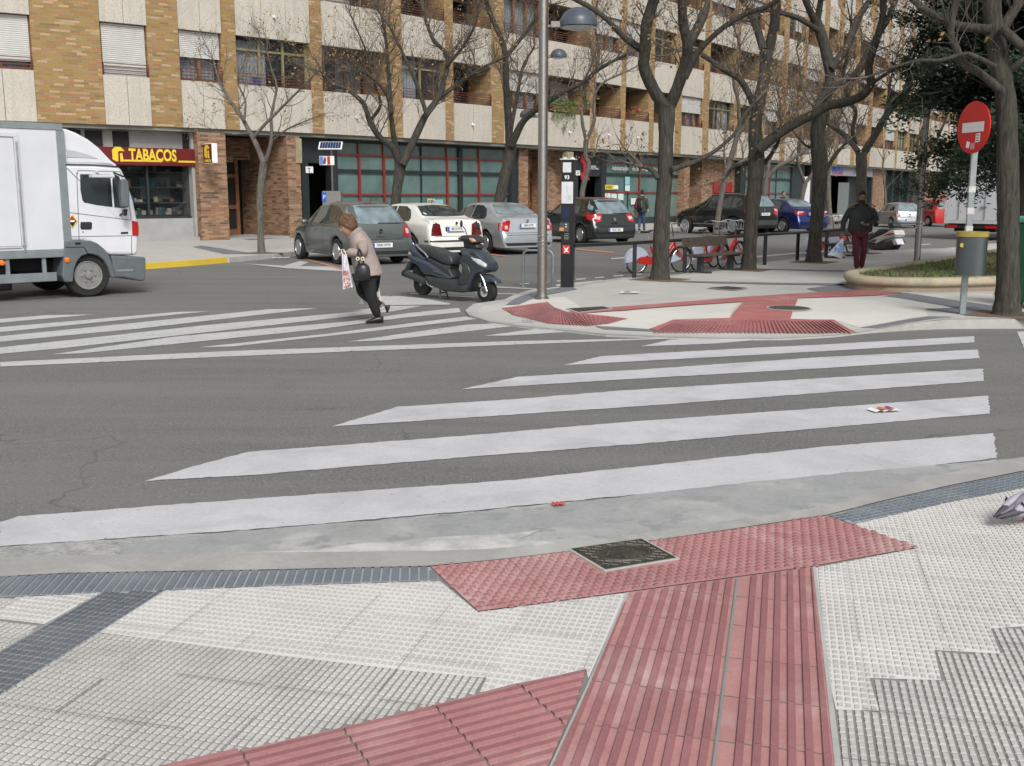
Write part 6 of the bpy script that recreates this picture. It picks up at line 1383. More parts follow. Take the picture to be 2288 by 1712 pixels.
tside([(560,310),(620,318),(740,350),(820,385),(700,378),(560,375)],.052,.08,'fairing_recess_shade',M('fairing_shade',(.45,.46,.48),.5,0,.05),bevel=.004)  # greyer white patch, the shade of a moulded hollow put into colour
tside([(515,436),(770,440),(985,456),(985,450),(770,433),(515,428)],-.004,.02,'roof_gap',m_trim)
w1=tside([(657,512),(905,514),(925,783),(800,768),(690,745),(676,725),(660,640)],-.006,.02,'side_window',m_cargl,cab,.003); tside([(938,515),(978,530),(1000,600),(1028,770),(1028,793),(940,786),(922,560)],-.006,.02,'quarter_window',m_cargl,cab,.003)
for a,b in (((630,500),(650,1055)),((640,482),(985,492)),((548,825),(1078,890)),((650,1025),(1082,1018)),((1082,1018),(1080,1170)),((632,520),(642,480)),((985,492),(1050,690)),((1050,690),(1078,890)),((540,1028),(650,1026))):
    (ax,az),(bx,bz)=tp(*a),tp(*b); L=math.hypot(bx-ax,bz-az); nx,nz=-(bz-az)/L*.005,(bx-ax)/L*.005
    MB().prism([(ax-nx,az-nz),(bx-nx,bz-nz),(bx+nx,bz+nz),(ax+nx,az+nz)],SD,-.003,.01).build('panel_gap',m_tg,cab)
tside([(660,912),(668,905),(748,905),(756,915),(754,962),(744,968),(668,968),(660,958)],-.008,.02,'door_handle',m_trim,cab,.004); tside([(993,988),(1052,986),(1052,1002),(993,1004)],-.006,.02,'model_badge',m_trim,cab)
MB().lathe([(.012,0),(.001,.006)],(*[tp(682,988)[0],-.001,tp(682,988)[1]],),10,Matrix.Rotation(math.pi/2,3,'X')).build('keyhole',m_trim,cab)
tside([(590,843),(636,897),(594,958),(548,900)],-.010,.0,'diamond_placard',m_yn,cab); tside([(591,856),(625,897),(594,944),(559,900)],-.013,-.010,'placard_field',m_black,cab); tside([(592,862),(618,895),(566,895)],-.016,-.013,'placard_red',m_rl,cab); tside([(578,890),(612,892),(606,906),(572,904)],-.019,-.013,'placard_white',m_white,cab)
tside([(1082,893),(1130,905),(1138,950),(1136,1018),(1086,1015)],-.02,.10,'indicator_lamp',m_tail,cab,.006); 
tside([(525,1062),(640,1056),(735,1058),(790,1080),(845,1125),(890,1185),(915,1260),(940,1362),(905,1362),(880,1280),(845,1220),(800,1185),(750,1170),(715,1166),(660,1185),(625,1225),(602,1290),(590,1398),(525,1398),(500,1350),(525,1110)],-.06,.42,'wheel_arch',m_tg,bevel=.015)
tside([(905,1180),(1085,1186),(1195,1195),(1196,1330),(1188,1388),(1150,1390),(1010,1362),(940,1362),(922,1290)],-.03,2.03,'bumper',m_tg,bevel=.03,seg=2); tside([(945,1295),(1085,1290),(1085,1310),(945,1312)],-.04,.0,'bumper_step',m_galv)
tside([(606,1072),(648,1070),(650,1088),(608,1090)],-.068,-.05,'arch_vent',m_black); tside([(527,1108),(680,1108),(716,1166),(710,1170),(676,1114),(527,1114)],-.064,-.05,'arch_gap',m_black)
for cx,cy in ((540,1216),(4,1240)):
    x,z=tp(cx,cy); MB().lathe([(.045,0),(.04,.02),(.001,.03)],(x,-.06,z),14,Matrix.Rotation(math.pi/2,3,'X')).build('marker_lamp',m_amber,tr,smooth=True)
# mirrors
mx=tside([(932,562),(950,552),(975,556),(990,580),(998,700),(994,780),(980,788),(940,780),(928,700)],-.34,-.20,'mirror',m_tg,bevel=.02); 
m=MB(); a=tp(935,500); b=tp(960,560); m.tube([(a[0],0,a[1]),(b[0],-.27,b[1]+.05)],.016,6); a=tp(985,850); b=tp(985,780); m.tube([(a[0],0,a[1]),(b[0],-.27,b[1]-.05)],.016,6); m.build('mirror_arm',m_black,tr)
tside([(968,800),(995,800),(995,850),(975,856),(966,840)],-.25,-.16,'wide_mirror',m_black,bevel=.01); m=MB(); a=tp(790,500); m.box((a[0],-.22,a[1]-.06),(.36,.16,.05)); m.tube([(a[0],0,a[1]+.02),(a[0],-.2,a[1]-.02)],.02,6); m.build('kerb_mirror',m_lwhite,tr,bevel=.01)
# box body
x1,zt_=tp(452,110); _,zb_=tp(485,1195); x0=x1-5.2; zt_=tp(440,105)[1]
MB().b2(x0,x1+.10,.0,2.1,zb_+.12,zt_).build('box_body',m_tb,tr,bevel=.01)
m=MB(); m.b2(x0,x1+.11,-.014,.04,zt_-.085,zt_+.02); m.b2(x1-.0,x1+.125,-.016,.06,zb_+.12,zt_-.086); m.b2(x0,x1+.12,-.02,2.1,zb_,zb_+.118); m.build('box_frame',m_al,tr,bevel=.008)
dx,dz=tp(132,190); d0=tp(132,1150); m=MB(); m.b2(dx-1.4,dx,-.03,-.002,dz-.03,dz+.03); m.b2(dx-.05,dx+.015,-.028,-.002,zb_+.2,dz-.031); m.b2(dx-1.4,dx-.06,-.022,-.002,zb_+.17,zb_+.19); m.build('side_door_frame',m_lwhite,tr)
for q_ in (.55,1.1,1.65,2.2): MB().b2(x0+5.2-q_-.004,x0+5.2-q_+.004,-.004,.0,zb_+.13,zt_-.09).build('panel_seam',m_lwhite,tr) if q_<.5 else None
m=MB(); m.b2(dx-1.4,dx-.06,-.012,-.003,zb_+.2,dz-.04); m.build('side_door',m_tb,tr); m=MB().tube([(dx-.02,-.04,zb_+.1),(dx-.02,-.04,dz-.1)],.012,6); m.build('door_rod',m_galv,tr)
xb,zb2=tp(465,1338); m=MB(); m.b2(x0+.6,xb,-.02,.03,zb2-.10,zb2+.04); m.build('side_guard',m_al,tr,bevel=.008)
m=MB(); m.b2(x0+.1,x1-.25,.35,1.75,zb_-.22,zb_-.005); m.b2(x1-1.7,x1-.75,.25,1.2,.16,.55); m.b2(x1-.6,x1+.5,.4,1.6,.25,.6); m.build('chassis',m_under,tr,bevel=.02); m=MB(); m.tube([(x1-1.75,.2,.42),(x1-2.3,.2,.42)],.2,16); m.build('fuel_tank',m_galv,tr)
for q in (xb-.75,xb-.2,xb-1.5): MB().b2(q,q+.06,.02,.06,zb2-.08,zb_).build('guard_bracket',m_galv,tr)
m=MB(); MB().b2(-.235,-.17,.1,1.9,.65,2.08).build('cab_rear_shadow_panel',m_trim,tr)  # black slab standing in for the shadow between cab and box
for (wx,wy,sd) in ((0.0,.13,-1),(0,1.80,1),(-3.5,.13,-1),(-3.5,1.8,1)):
    t=wheel(tr,wx,wy,.355,.22,sd,8,M('lorry_rim',(.30,.30,.29),.5,.5,.15,9))
    mm=Matrix.Rotation(-sd*math.pi/2,3,'X'); m=MB()
    for k in range(6): a=math.pi*k/3; p=Vector((wx,wy,.355))+mm@Vector((.105*math.cos(a),.105*math.sin(a),.10)); m.lathe([(.016,0),(.016,.03),(.001,.034)],p,8,mm)
    m.lathe([(.15,.06),(.145,.10),(.06,.10),(.055,.14),(.001,.145)],(wx,wy,.355),20,mm); m.build('hub',M('lorry_rim',(.30,.30,.29)),t,smooth=True,angle=40)
# ---- far white lorry seen from behind
b=G(2166,537); r=empty('box_lorry',b,R_(37),'white box lorry seen from behind at the far right, beyond the planter','lorry'); w_=1.05
MB().b2(.05,5.2,-w_,w_,.62,2.95).build('box_body',m_tb,r,bevel=.02); m=MB()
for y0,y1 in ((-w_,-w_+.07),(w_-.07,w_)): m.b2(0,.06,y0,y1,.6,2.97)
m.b2(0,.06,-w_+.071,w_-.071,2.88,2.97); m.b2(0,.06,-w_+.071,w_-.071,.6,.72); m.build('rear_frame',m_lwhite,r); m=MB()
m.b2(.02,.05,-w_+.10,-.005,.73,2.86); m.b2(.02,.05,.005,w_-.10,.73,2.86); m.build('rear_door',m_tb,r); m=MB()
for y in (-.5,.5): m.tube([(-.0,y,.75),(0,y,2.85)],.014,6)
m.box((-.02,-.45,1.2),(.03,.25,.04)); m.build('door_rod',m_galv,r); MB().b2(.05,.2,-w_,w_,.42,.56).build('rear_bumper',m_trim,r); m=MB()
for y in(-.75,.75): m.b2(.0,.05,y-.2,y+.2,.44,.54)
m.build('tail_lamp',m_tail,r); MB().b2(.3,6.5,-.8,.8,.3,.6).build('chassis',m_under,r); MB().b2(5.3,6.9,-w_+.05,w_-.05,.45,2.3).build('cab',m_tw,r,bevel=.08,seg=2)
for x in (1.3,6.1):
    for sd in(1,-1): wheel(r,x,sd*.85,.40,.25,sd,8)
# ---------------------------------------------------------------- two-wheelers, traced on the plane they stand in
class PL:
    def __init__(s,A,B,org,k,near=-1):
        s.O=A; d=(B-A); d.z=0; s.d=d.normalized(); s.n=Vector((-s.d.y,s.d.x,0)); s.org=org; s.k=k; s.rz=math.atan2(s.d.y,s.d.x)
    def __call__(s,cx,cy,off=0):
        v=ray(s.org[0]+cx/s.k,s.org[1]+cy/s.k); o=s.O+s.n*off; t=(o.x*s.n.x+o.y*s.n.y)/(v.x*s.n.x+v.y*s.n.y); p=Vector((0,0,HC))+v*t; return ((p-o).dot(s.d),p.z-s.O.z)
def pr(pl,poly,y0,y1,name,mat,parent,bevel=.0,seg=2,ofc=None):
    o=(y0+y1)/2 if ofc is None else ofc
    return MB().prism([pl(*q,o) for q in poly],SD,y0,y1).build(name,mat,parent,bevel=bevel,seg=seg,smooth=bevel>0,angle=50)
m_sb=M('scooter_blue_grey',(.050,.064,.082),.25,.35,.15,5,coat=.7); m_sp=M('scooter_black_plastic',(.034,.037,.038),.45,0,.2,6); m_seat=M('scooter_seat',(.035,.04,.042),.42,0,.1,5); m_lamp=M('clear_lamp',(.5,.55,.52),.06,0,.15,6,spec=1); m_sw=M('scooter_white',(.62,.62,.58),.3,0,.05,4,coat=.6)
def swheel(root,x,z,r,w_,rim,disc=True,name='wheel'):
    mm=Matrix.Rotation(math.pi/2,3,'X'); t=MB().lathe([(r*.72,-w_/2),(r*.92,-w_/2),(r,-w_*.2),(r,w_*.2),(r*.92,w_/2),(r*.72,w_/2)],(x,0,z),28,mm).build(name,m_tyre,root,smooth=True,angle=40)
    m=MB(); m.lathe([(r*.72,-w_*.45),(r*.74,-w_*.48),(r*.74,w_*.48),(r*.72,w_*.45),(r*.64,w_*.4),(r*.64,-w_*.4)],(x,0,z),28,mm)
    for k in range(5):
        a=2*math.pi*k/5+.3; p=Vector((x,0,z))+Vector((math.cos(a),0,math.sin(a)))*r*.68; m.box((Vector((x,0,z))+p)/2,(r*.66,w_*.5,r*.09),mat=Matrix.Rotation(-a,3,'Y'))
    m.lathe([(r*.16,-w_*.55),(r*.16,w_*.55)],(x,0,z),14,mm); m.build('rim',rim,t)
    if disc: MB().lathe([(r*.45,-.005),(r*.45,.005),(r*.28,.005),(r*.28,-.005)],(x,-w_*.7,z),24,mm).build('brake_disc',m_chrome,t)
    return t
A,B=G(948,665),G(1090,678); q=PL(A,B,(890,480),7.524)
sc=empty('scooter',(A.x,A.y,0),q.rz,'dark blue grey scooter on its centre stand at the tip of the island','scooter','parked scooters')
fx,fz=q(1495,1288); swheel(sc,fx,fz,fz-.002,.105,m_alloy); rx,rz_=q(418,1165); swheel(sc,rx,rz_,rz_-q(430,1355)[1],.11,m_alloy,False)
pr(q,[(1115,575),(1180,556),(1290,556),(1380,575),(1440,630),(1500,720),(1580,800),(1602,880),(1590,930),(1535,985),(1480,965),(1400,990),(1330,1090),(1300,1200),(1250,1290),(1180,1240),(1100,1180),(1120,1080),(1175,960),(1190,880),(1140,770),(1165,690)],-.15,.15,'front_shield',m_sb,sc,.045,3)
pr(q,[(1135,740),(1200,790),(1290,850),(1330,960),(1290,1080),(1230,1180),(1110,1170),(1120,1080),(1180,960),(1190,880)],-.165,.165,'leg_shield',m_sp,sc,.02)
pr(q,[(1305,672),(1380,715),(1480,738),(1560,800),(1592,868),(1565,892),(1450,835),(1360,765)],-.159,.159,'headlamp',m_lamp,sc,.025,2); pr(q,[(1290,600),(1390,600),(1480,725),(1400,712),(1320,670)],-.156,.156,'nose_panel',m_sp,sc,.02)
pr(q,[(1090,385),(1150,343),(1290,343),(1350,385),(1385,470),(1290,492),(1220,462),(1150,440)],-.14,.12,'handlebar_cowl',m_sp,sc,.035,3); pr(q,[(1140,440),(1240,470),(1370,495),(1395,565),(1280,570),(1160,565)],-.08,.08,'steering_neck',m_sp,sc,.02)
pr(q,[(1195,385),(1262,400),(1305,448),(1255,468),(1212,432)],-.165,-.12,'indicator',M('amber_clear_lamp',(.65,.35,.22),.1,0,.2,20),sc,.01)
def tb(pl,pts,r,name,mat,root,n=8): return MB().tube([(pl(cx,cy,y)[0],y,pl(cx,cy,y)[1]) for cx,cy,y in pts],r,n).build(name,mat,root,smooth=True,angle=50)
tb(q,[(1240,420,.0),(1120,404,-.26),(1015,400,-.36)],.018,'handlebar',m_sp,sc); tb(q,[(1240,400,.0),(1330,385,.26),(1350,380,.34)],.018,'handlebar',m_sp,sc)
tb(q,[(1155,345,-.14),(1130,260,-.2),(1090,195,-.22)],.007,'mirror_stalk',m_sp,sc); mx_=q(1060,152,-.23); MB().ell((mx_[0],-.23,mx_[1]),(.045,.018,.055),14,8,Matrix.Rotation(R_(-25),3,'Z')).build('mirror',m_sp,sc,smooth=True)
tb(q,[(1300,345,.14),(1330,240,.22)],.007,'mirror_stalk',m_sp,sc); mx_=q(1340,190,.23); MB().ell((mx_[0],.23,mx_[1]),(.045,.018,.055),14,8).build('mirror',m_sp,sc,smooth=True)
tb(q,[(1385,1000,-.075),(1440,1130,-.075),(1490,1290,-.075)],.018,'fork_leg',m_chrome,sc); tb(q,[(1385,1000,.075),(1490,1290,.075)],.018,'fork_leg',m_chrome,sc); c_=q(1375,1180,-.09); MB().box((c_[0],-.09,c_[1]),(.05,.03,.07)).build('brake_caliper',m_chrome,sc,bevel=.008)
pr(q,[(1405,1000),(1520,998),(1600,1030),(1660,1080),(1710,1160),(1650,1140),(1590,1132),(1530,1150),(1495,1172),(1460,1100),(1435,1040)],-.075,.075,'front_mudguard',m_sb,sc,.02)
pr(q,[(545,1005),(700,1035),(960,1065),(1110,1100),(1240,1180),(1262,1290),(1180,1302),(850,1276),(730,1215),(620,1185),(560,1110)],-.15,.15,'floor_board',m_sp,sc,.03)
pr(q,[(360,690),(420,700),(500,730),(640,800),(760,880),(870,960),(1000,1055),(940,1072),(800,1050),(660,1010),(540,1000),(480,930),(430,850),(330,800),(270,725),(250,650)],-.155,.155,'side_panel',m_sb,sc,.03,3)
pr(q,[(262,520),(290,488),(345,500),(400,580),(480,660),(560,760),(420,735),(330,690),(280,610)],-.14,.14,'tail_fairing',m_sb,sc,.03); pr(q,[(480,690),(640,735),(830,825),(960,850),(935,915),(1005,1058),(900,1000),(700,870)],-.12,.12,'under_seat_panel',m_sp,sc,.02)
pr(q,[(355,508),(450,512),(560,538),(700,560),(760,605),(840,630),(905,640),(970,700),(1006,780),(1000,830),(950,845),(830,815),(640,715),(500,650),(400,585)],-.135,.135,'seat',m_seat,sc,.04,3)
tb(q,[(300,500,-.12),(345,560,-.15),(440,640,-.155),(500,720,-.15)],.014,'grab_rail',m_galv,sc); pr(q,[(270,598),(362,682),(300,712),(238,650)],-.12,.12,'tail_lamp',m_tailw,sc,.02); pr(q,[(240,775),(295,800),(240,935),(172,912)],-.09,.09,'plate_holder',m_sp,sc,.004)
pr(q,[(330,860),(430,860),(520,980),(600,1120),(560,1200),(470,1180),(380,1080),(300,960)],-.09,.12,'engine',m_under,sc,.03); tb(q,[(125,990,-.14),(300,1055,-.14),(470,1130,-.13)],.056,'exhaust',m_sp,sc,14); tb(q,[(470,1110,-.13),(510,1170,-.12),(570,1210,-.08),(690,1200,-.04)],.022,'exhaust_elbow',m_chrome,sc); tb(q,[(95,975,-.14),(135,992,-.14)],.058,'exhaust_cap',m_under,sc,14)
tb(q,[(700,1210,-.07),(705,1330,-.09),(700,1432,-.12)],.012,'stand_leg',m_sp,sc); tb(q,[(760,1230,.07),(810,1300,.09),(842,1420,.12)],.012,'stand_leg',m_sp,sc); tb(q,[(704,1310,-.09),(815,1305,.09)],.010,'stand_bar',m_sp,sc)
pr(q,[(480,735),(560,765),(690,855),(720,890),(560,830)],-.159,.159,'painted_side_highlight',M('scooter_side_highlight',(.12,.15,.2),.2,.6,.1),sc,.004); pr(q,[(575,940),(700,965),(690,975),(575,950)],-.160,-.150,'badge_strip',m_chrome,sc)  # paler patch is a highlight painted on the side panel; chrome strip is a badge
# white maxi scooter, tail towards us
A,B=G(2001,562),G(1918,553); q=PL(A,B,(1840,420),8.273)
s2=empty('scooter',(A.x,A.y,0),q.rz,'white scooter with a black seat seen from its tail right of the man','scooter','parked scooters')
x_,z_=q(1318,1085); swheel(s2,x_,z_,z_,.14,m_alloy,False); x_,z_=q(700,1080); swheel(s2,x_,z_,z_,.12,m_alloy,False)
pr(q,[(890,1005),(1000,930),(1200,850),(1310,788),(1392,778),(1422,860),(1392,912),(1200,962),(1030,1045),(1080,955),(1000,965)],-.17,.17,'tail_fairing',m_sw,s2,.04,3); pr(q,[(818,890),(870,850),(930,825),(892,870),(886,920),(905,965),(852,975),(826,935)],-.20,.20,'leg_shield',m_sw,s2,.01)
pr(q,[(560,820),(640,700),(760,760),(830,860),(830,960),(760,1090),(640,1080),(560,980)],-.2,.2,'front_shield',m_sw,s2,.06,3)
pr(q,[(1195,878),(1300,838),(1412,828),(1414,852),(1300,880)],-.185,.185,'tail_lamp',m_tail,s2,.01); pr(q,[(880,905),(960,818),(1010,832),(1100,758),(1200,752),(1292,782),(1120,852),(1000,905),(905,965)],-.15,.15,'seat',m_seat,s2,.04,3)
pr(q,[(1262,655),(1335,628),(1366,690),(1350,742),(1272,752)],-.13,.13,'back_pad',m_seat,s2,.03,3); pr(q,[(808,1010),(890,1008),(1030,1050),(1200,1000),(1330,960),(1370,1060),(1330,1120),(1200,1160),(1080,1150),(820,1140)],-.14,.14,'lower_body',m_sp,s2,.04,2)
pr(q,[(1322,952),(1388,940),(1434,1042),(1355,1058)],-.11,.11,'number_plate',m_plate,s2,.003); tb(q,[(1300,1060,-.18),(1420,1020,-.18),(1490,1000,-.18)],.05,'exhaust',m_sp,s2,12); tb(q,[(700,700,0),(690,560,.15),(680,540,.3)],.015,'handlebar',m_sp,s2); tb(q,[(700,700,0),(700,560,-.15),(700,540,-.3)],.015,'handlebar',m_sp,s2)
# cycle-hire bicycles
m_br=M('bike_red',(.50,.015,.012),.3,0,.08,8,coat=.5); m_bg=M('bike_pale_guard',(.45,.50,.60),.4,0,.08,8); m_spoke=M('spokes',(.35,.36,.36),.35,.8,0)
def bicycle(pa,pb,label,r=.265,seat_h=.90):
    A,B=G(*pa),G(*pb); d=B-A; L=d.length; root=empty('hire_bicycle',(A.x,A.y,0),math.atan2(d.y,d.x),label,'bicycle','red hire bicycles docked along the railing'); L=max(L,.92)
    mm=Matrix.Rotation(math.pi/2,3,'X')
    for x in (0,L):
        n=24; t=MB().tube([(x+r*math.cos(2*math.pi*i/n),0,r+.0+r*math.sin(2*math.pi*i/n)) for i in range(n+1)],.018,6,cap=False).build('wheel',m_tyre,root,smooth=True)
        m=MB().tube([(x+(r-.028)*math.cos(2*math.pi*i/n),0,r+(r-.028)*math.sin(2*math.pi*i/n)) for i in range(n+1)],.010,5,cap=False); m.build('rim',m_alloy,t); m=MB()
        for i in range(14): a=math.pi*2*i/14; m.tube([(x,.012*(-1)**i,r),(x+(r-.03)*math.cos(a),0,r+(r-.03)*math.sin(a))],.0018,3,cap=False)
        m.lathe([(.025,-.04),(.025,.04)],(x,0,r),10,mm); m.build('spokes',m_spoke,t)
    def arc(x,a0,a1,ro,ri,w_): 
        n=14; return [(x+ro*math.cos(R_(lerp(a0,a1,i/n))),r+ro*math.sin(R_(lerp(a0,a1,i/n)))) for i in range(n+1)]+([(x+ri*math.cos(R_(lerp(a1,a0,i/n))),r+ri*math.sin(R_(lerp(a1,a0,i/n)))) for i in range(n+1)] if ri else [(x,r)])
    for s_ in(-1,1): MB().prism(arc(0,25,185,r+.03,0,0),SD,s_*.030,s_*.034).build('rear_wheel_guard',m_bg,root)
    MB().prism(arc(0,0,200,r+.035,r+.025,0),SD,-.034,.034).build('rear_mudguard',m_bg,root); MB().prism(arc(L,20,170,r+.035,r+.025,0),SD,-.03,.03).build('front_mudguard',m_trim,root)
    MB().prism([(L-.30,r-.06),(L-.02,r+.02),(L-.20,r+.12),(L-.27,r+.08)],SD,-.04,-.036).build('front_guard',m_bg,root)
    hx,hz=L-.20,r+.40; bb=(L*.44,r-.02); m=MB()
    m.tube([(hx,0,hz),(hx-.12,0,hz-.18),(L*.55,0,r+.10),(bb[0],0,bb[1])],.030,8); m.tube([(hx,0,hz-.12),(L*.60,0,r-.0),(bb[0],0,bb[1]-.02)],.024,8); m.tube([bb_ for bb_ in ((bb[0],0,bb[1]),(L*.30,0,r+.30))],.024,8); m.tube([(L*.32,0,r+.20),(0,.045,r)],.014,6); m.tube([(L*.32,0,r+.20),(0,-.045,r)],.014,6); m.tube([(hx+.01,0,hz+.05),(hx+.03,0,hz-.10)],.028,8)
    m.tube([(hx+.03,.0,hz-.1),(L-.03,.055,r+.1),(L,.055,r)],.016,6); m.tube([(hx+.03,0,hz-.1),(L-.03,-.055,r+.1),(L,-.055,r)],.016,6); m.build('frame',m_br,root,smooth=True,angle=50)
    MB().prism([(-.02,r+.05),(.06,r+.09),(bb[0]+.02,bb[1]+.10),(bb[0]+.12,bb[1]),(bb[0]+.04,bb[1]-.09),(.02,r-.05)],SD,-.062,-.045).build('chain_guard',m_br,root,bevel=.004)
    MB().tube([(L*.30,0,r+.28),(L*.22,0,seat_h-.04)],.014,8).build('seat_post',m_chrome,root); MB().prism([(L*.22-.16,seat_h-.05),(L*.22-.14,seat_h),(L*.22,seat_h-.015),(L*.22+.13,seat_h+.02),(L*.22+.14,seat_h),(L*.22,seat_h-.05)],SD,-.06,.06).build('saddle',m_black,root,bevel=.015,smooth=True)
    m=MB(); m.tube([(hx,0,hz),(hx-.07,0,hz+.36)],.015,6); m.tube([(hx-.20,-.28,hz+.36),(hx-.06,-.18,hz+.40),(hx-.05,0,hz+.37),(hx-.06,.18,hz+.40),(hx-.20,.28,hz+.36)],.012,6); m.build('handlebar',m_chrome,root,smooth=True)
    m=MB()
    for y in(-.14,-.07,0,.07,.14): m.tube([(hx+.0,y,hz+.18),(hx+.24,y,hz+.17),(hx+.27,y,hz+.36)],.007,5)
    for z,x in ((.36,.27),(.17,.24)): m.tube([(hx+x,-.15,hz+z),(hx+x,.15,hz+z)],.009,5)
    for y in(-.15,.15): m.tube([(hx+.0,y,hz+.18),(hx-.03,y,hz+.37),(hx+.27,y,hz+.36)],.008,5)
    m.build('front_rack',m_chrome,root); m=MB(); a=R_(-50)
    for s_ in(-1,1): m.tube([(bb[0],s_*.06,bb[1]),(bb[0]+s_*.15*math.cos(a),s_*.07,bb[1]+s_*.15*math.sin(a))],.010,6); m.box((bb[0]+s_*.15*math.cos(a),s_*.11,bb[1]+s_*.15*math.sin(a)),(.08,.09,.02))
    m.build('crank',m_trim,root); c=MB().ell((L+.05,.0,r+.0),(.01,.03,.01)); return root
bicycle((1422,612),(1521,608),'red hire bicycle with a pale wheel guard left and right of the thickest island trunk')
bicycle((1556,605),(1614,598),'red hire bicycle seen through the bench, the nearer of the two there')
bicycle((1594,597),(1650,591),'red hire bicycle with its front wheel between bench and second trunk')
bicycle((1812,571),(1868,567),'red hire bicycle behind the third thick trunk, its pale guard to the left')
bicycle((1862,568),(1899,565),'red hire bicycle behind the second bench and the white bag')
# ---------------------------------------------------------------- people
def skin(nodes,edges,root,sub=2):
    "grow one surface over a skeleton; returns vertex and face lists"
    names=list(nodes); me=bpy.data.meshes.new('sk'); me.from_pydata([tuple(nodes[n][0]) for n in names],[(names.index(a),names.index(b)) for a,b in edges],[])
    o=bpy.data.objects.new('sk',me); C.objects.link(o); md=o.modifiers.new('k','SKIN'); md.use_smooth_shade=True
    for i,n in enumerate(names):
        r=nodes[n][1]; r=(r,r) if isinstance(r,(int,float)) else r; me.skin_vertices[0].data[i].radius=r; me.skin_vertices[0].data[i].use_root=(n==root)
    s_=o.modifiers.new('s','SUBSURF'); s_.levels=s_.render_levels=sub; bpy.context.view_layer.update(); e=o.evaluated_get(bpy.context.evaluated_depsgraph_get()).to_mesh()
    v=[tuple(x.co) for x in e.vertices]; f=[tuple(p.vertices) for p in e.polygons]; bpy.data.objects.remove(o); return v,f
m_skin=M('skin_pale',(.52,.30,.22),.55,0,.08,20); m_skind=M('skin_brown',(.27,.145,.09),.5,0,.12,20); m_coat=M('padded_beige_coat',(.31,.25,.225),.85,0,.16,9,.02,14); m_blk=M('black_cloth',(.010,.010,.011),.8,0,.3,9); m_shoe=M('shoe_leather',(.015,.014,.013),.35,0,.1)
m_hair=M('auburn_hair',(.115,.055,.026),.6,0,.35,30,.006,60); m_hairb=M('black_hair',(.008,.007,.006),.7,0,.3,30)
def hand(m,w_,dirv,palmn,curl,scale=1.0,thumb=1):
    "palm and five separate bent fingers added to the mesh m; w_=wrist, dirv=direction of the fingers, palmn=normal of the palm"
    d=Vector(dirv).normalized(); n=Vector(palmn).normalized(); s_=d.cross(n).normalized(); w_=Vector(w_); L=.085*scale
    v,f=skin({'w':(w_,(.026*scale,.020*scale)),'a':(w_+d*L*.5,(.036*scale,.016*scale)),'b':(w_+d*L,(.040*scale,.014*scale))},[('w','a'),('a','b')],'w',1); m.add(v,f)
    for i,(o,l) in enumerate(((-.030,.066),(-.010,.076),(.010,.070),(.029,.054))):
        b=w_+d*L*.9+s_*o*scale; p1=b+(d*math.cos(curl*.5)+n*math.sin(curl*.5))*l*.45*scale; p2=p1+(d*math.cos(curl*1.2)+n*math.sin(curl*1.2))*l*.32*scale; p3=p2+(d*math.cos(curl*1.9)+n*math.sin(curl*1.9))*l*.25*scale
        m.tube([b-d*.01,b,p1,p2,p3],[.0095*scale,.0095*scale,.0088*scale,.008*scale,.006*scale],7)
    b=w_+d*L*.25-s_*.022*scale*thumb; p1=b+(d*.7-s_*.6*thumb+n*.3).normalized()*.038*scale; p2=p1+(d*.85-s_*.1*thumb+n*.5).normalized()*.03*scale; m.tube([b,p1,p2,p2+(p2-p1)*.4],[.012*scale,.011*scale,.009*scale,.006*scale],7)
def head(m,c,f,up,s_=1.0):
    "head with brow, nose, mouth, chin and ears; c=centre, f=facing direction"
    f=Vector(f).normalized(); up=Vector(up); up=(up-f*up.dot(f)).normalized(); r=f.cross(up).normalized(); R3=Matrix((( r.x,f.x,up.x),(r.y,f.y,up.y),(r.z,f.z,up.z))); n=20; k=16; vs=[]
    for i in range(k+1):
        t=math.pi*i/k; z=-math.cos(t)
        for j in range(n):
            a=2*math.pi*j/n; x,y=math.cos(a)*math.sin(t),math.sin(a)*math.sin(t); X=x*.077; Y=y*.098; Z=z*.118
            if z<-.1: X*=1-.38*(-z-.1); Y*=(1-.25*(-z-.1)) if y<0 else 1-.05*(-z); 
            fr=max(0,y)
            if y>0 and abs(x)<.5: Y+=.006*math.exp(-((z-.18)/.10)**2)-.010*math.exp(-((z-.02)/.09)**2)*math.exp(-((abs(x)-.33)/.16)**2)+.006*math.exp(-((z+.52)/.06)**2)*math.exp(-(x/.25)**2)+.008*math.exp(-((z+.80)/.12)**2)*math.exp(-(x/.3)**2)
            vs.append(Vector(c)+R3@(Vector((X,Y,Z))*s_))
    m.add(vs,[(i*n+j,i*n+(j+1)%n,(i+1)*n+(j+1)%n,(i+1)*n+j) for i in range(k) for j in range(n)])
    P=lambda x,y,z: Vector(c)+R3@(Vector((x,y,z))*s_)
    m.add([P(0,.098,.022),P(-.017,.090,-.030),P(.017,.090,-.030),P(0,.124,-.026),P(0,.095,-.038)],[(0,1,3),(0,3,2),(1,4,3),(3,4,2)])
    for q_ in(-1,1): m.ell(P(q_*.078,-.005,-.008),(.010*s_,.018*s_,.030*s_),10,6,R3)
    return P,R3
def eyes(P,R3,root,s_=1.0):
    for q_ in(-1,1): e=MB().ell(P(q_*.031,.086,.012),(.013*s_,.007*s_,.006*s_),10,6,R3).build('eye',M('eye_dark',(.03,.02,.015),.2),root)
    MB().ell(P(0,.092,-.062),(.022*s_,.006*s_,.006*s_),10,6,R3).build('lips',M('lips',(.32,.10,.09),.5),root)
    for q_ in(-1,1): MB().ell(P(q_*.031,.092,.034),(.018*s_,.005*s_,.004*s_),8,5,R3).build('eyebrow',m_hairb,root)
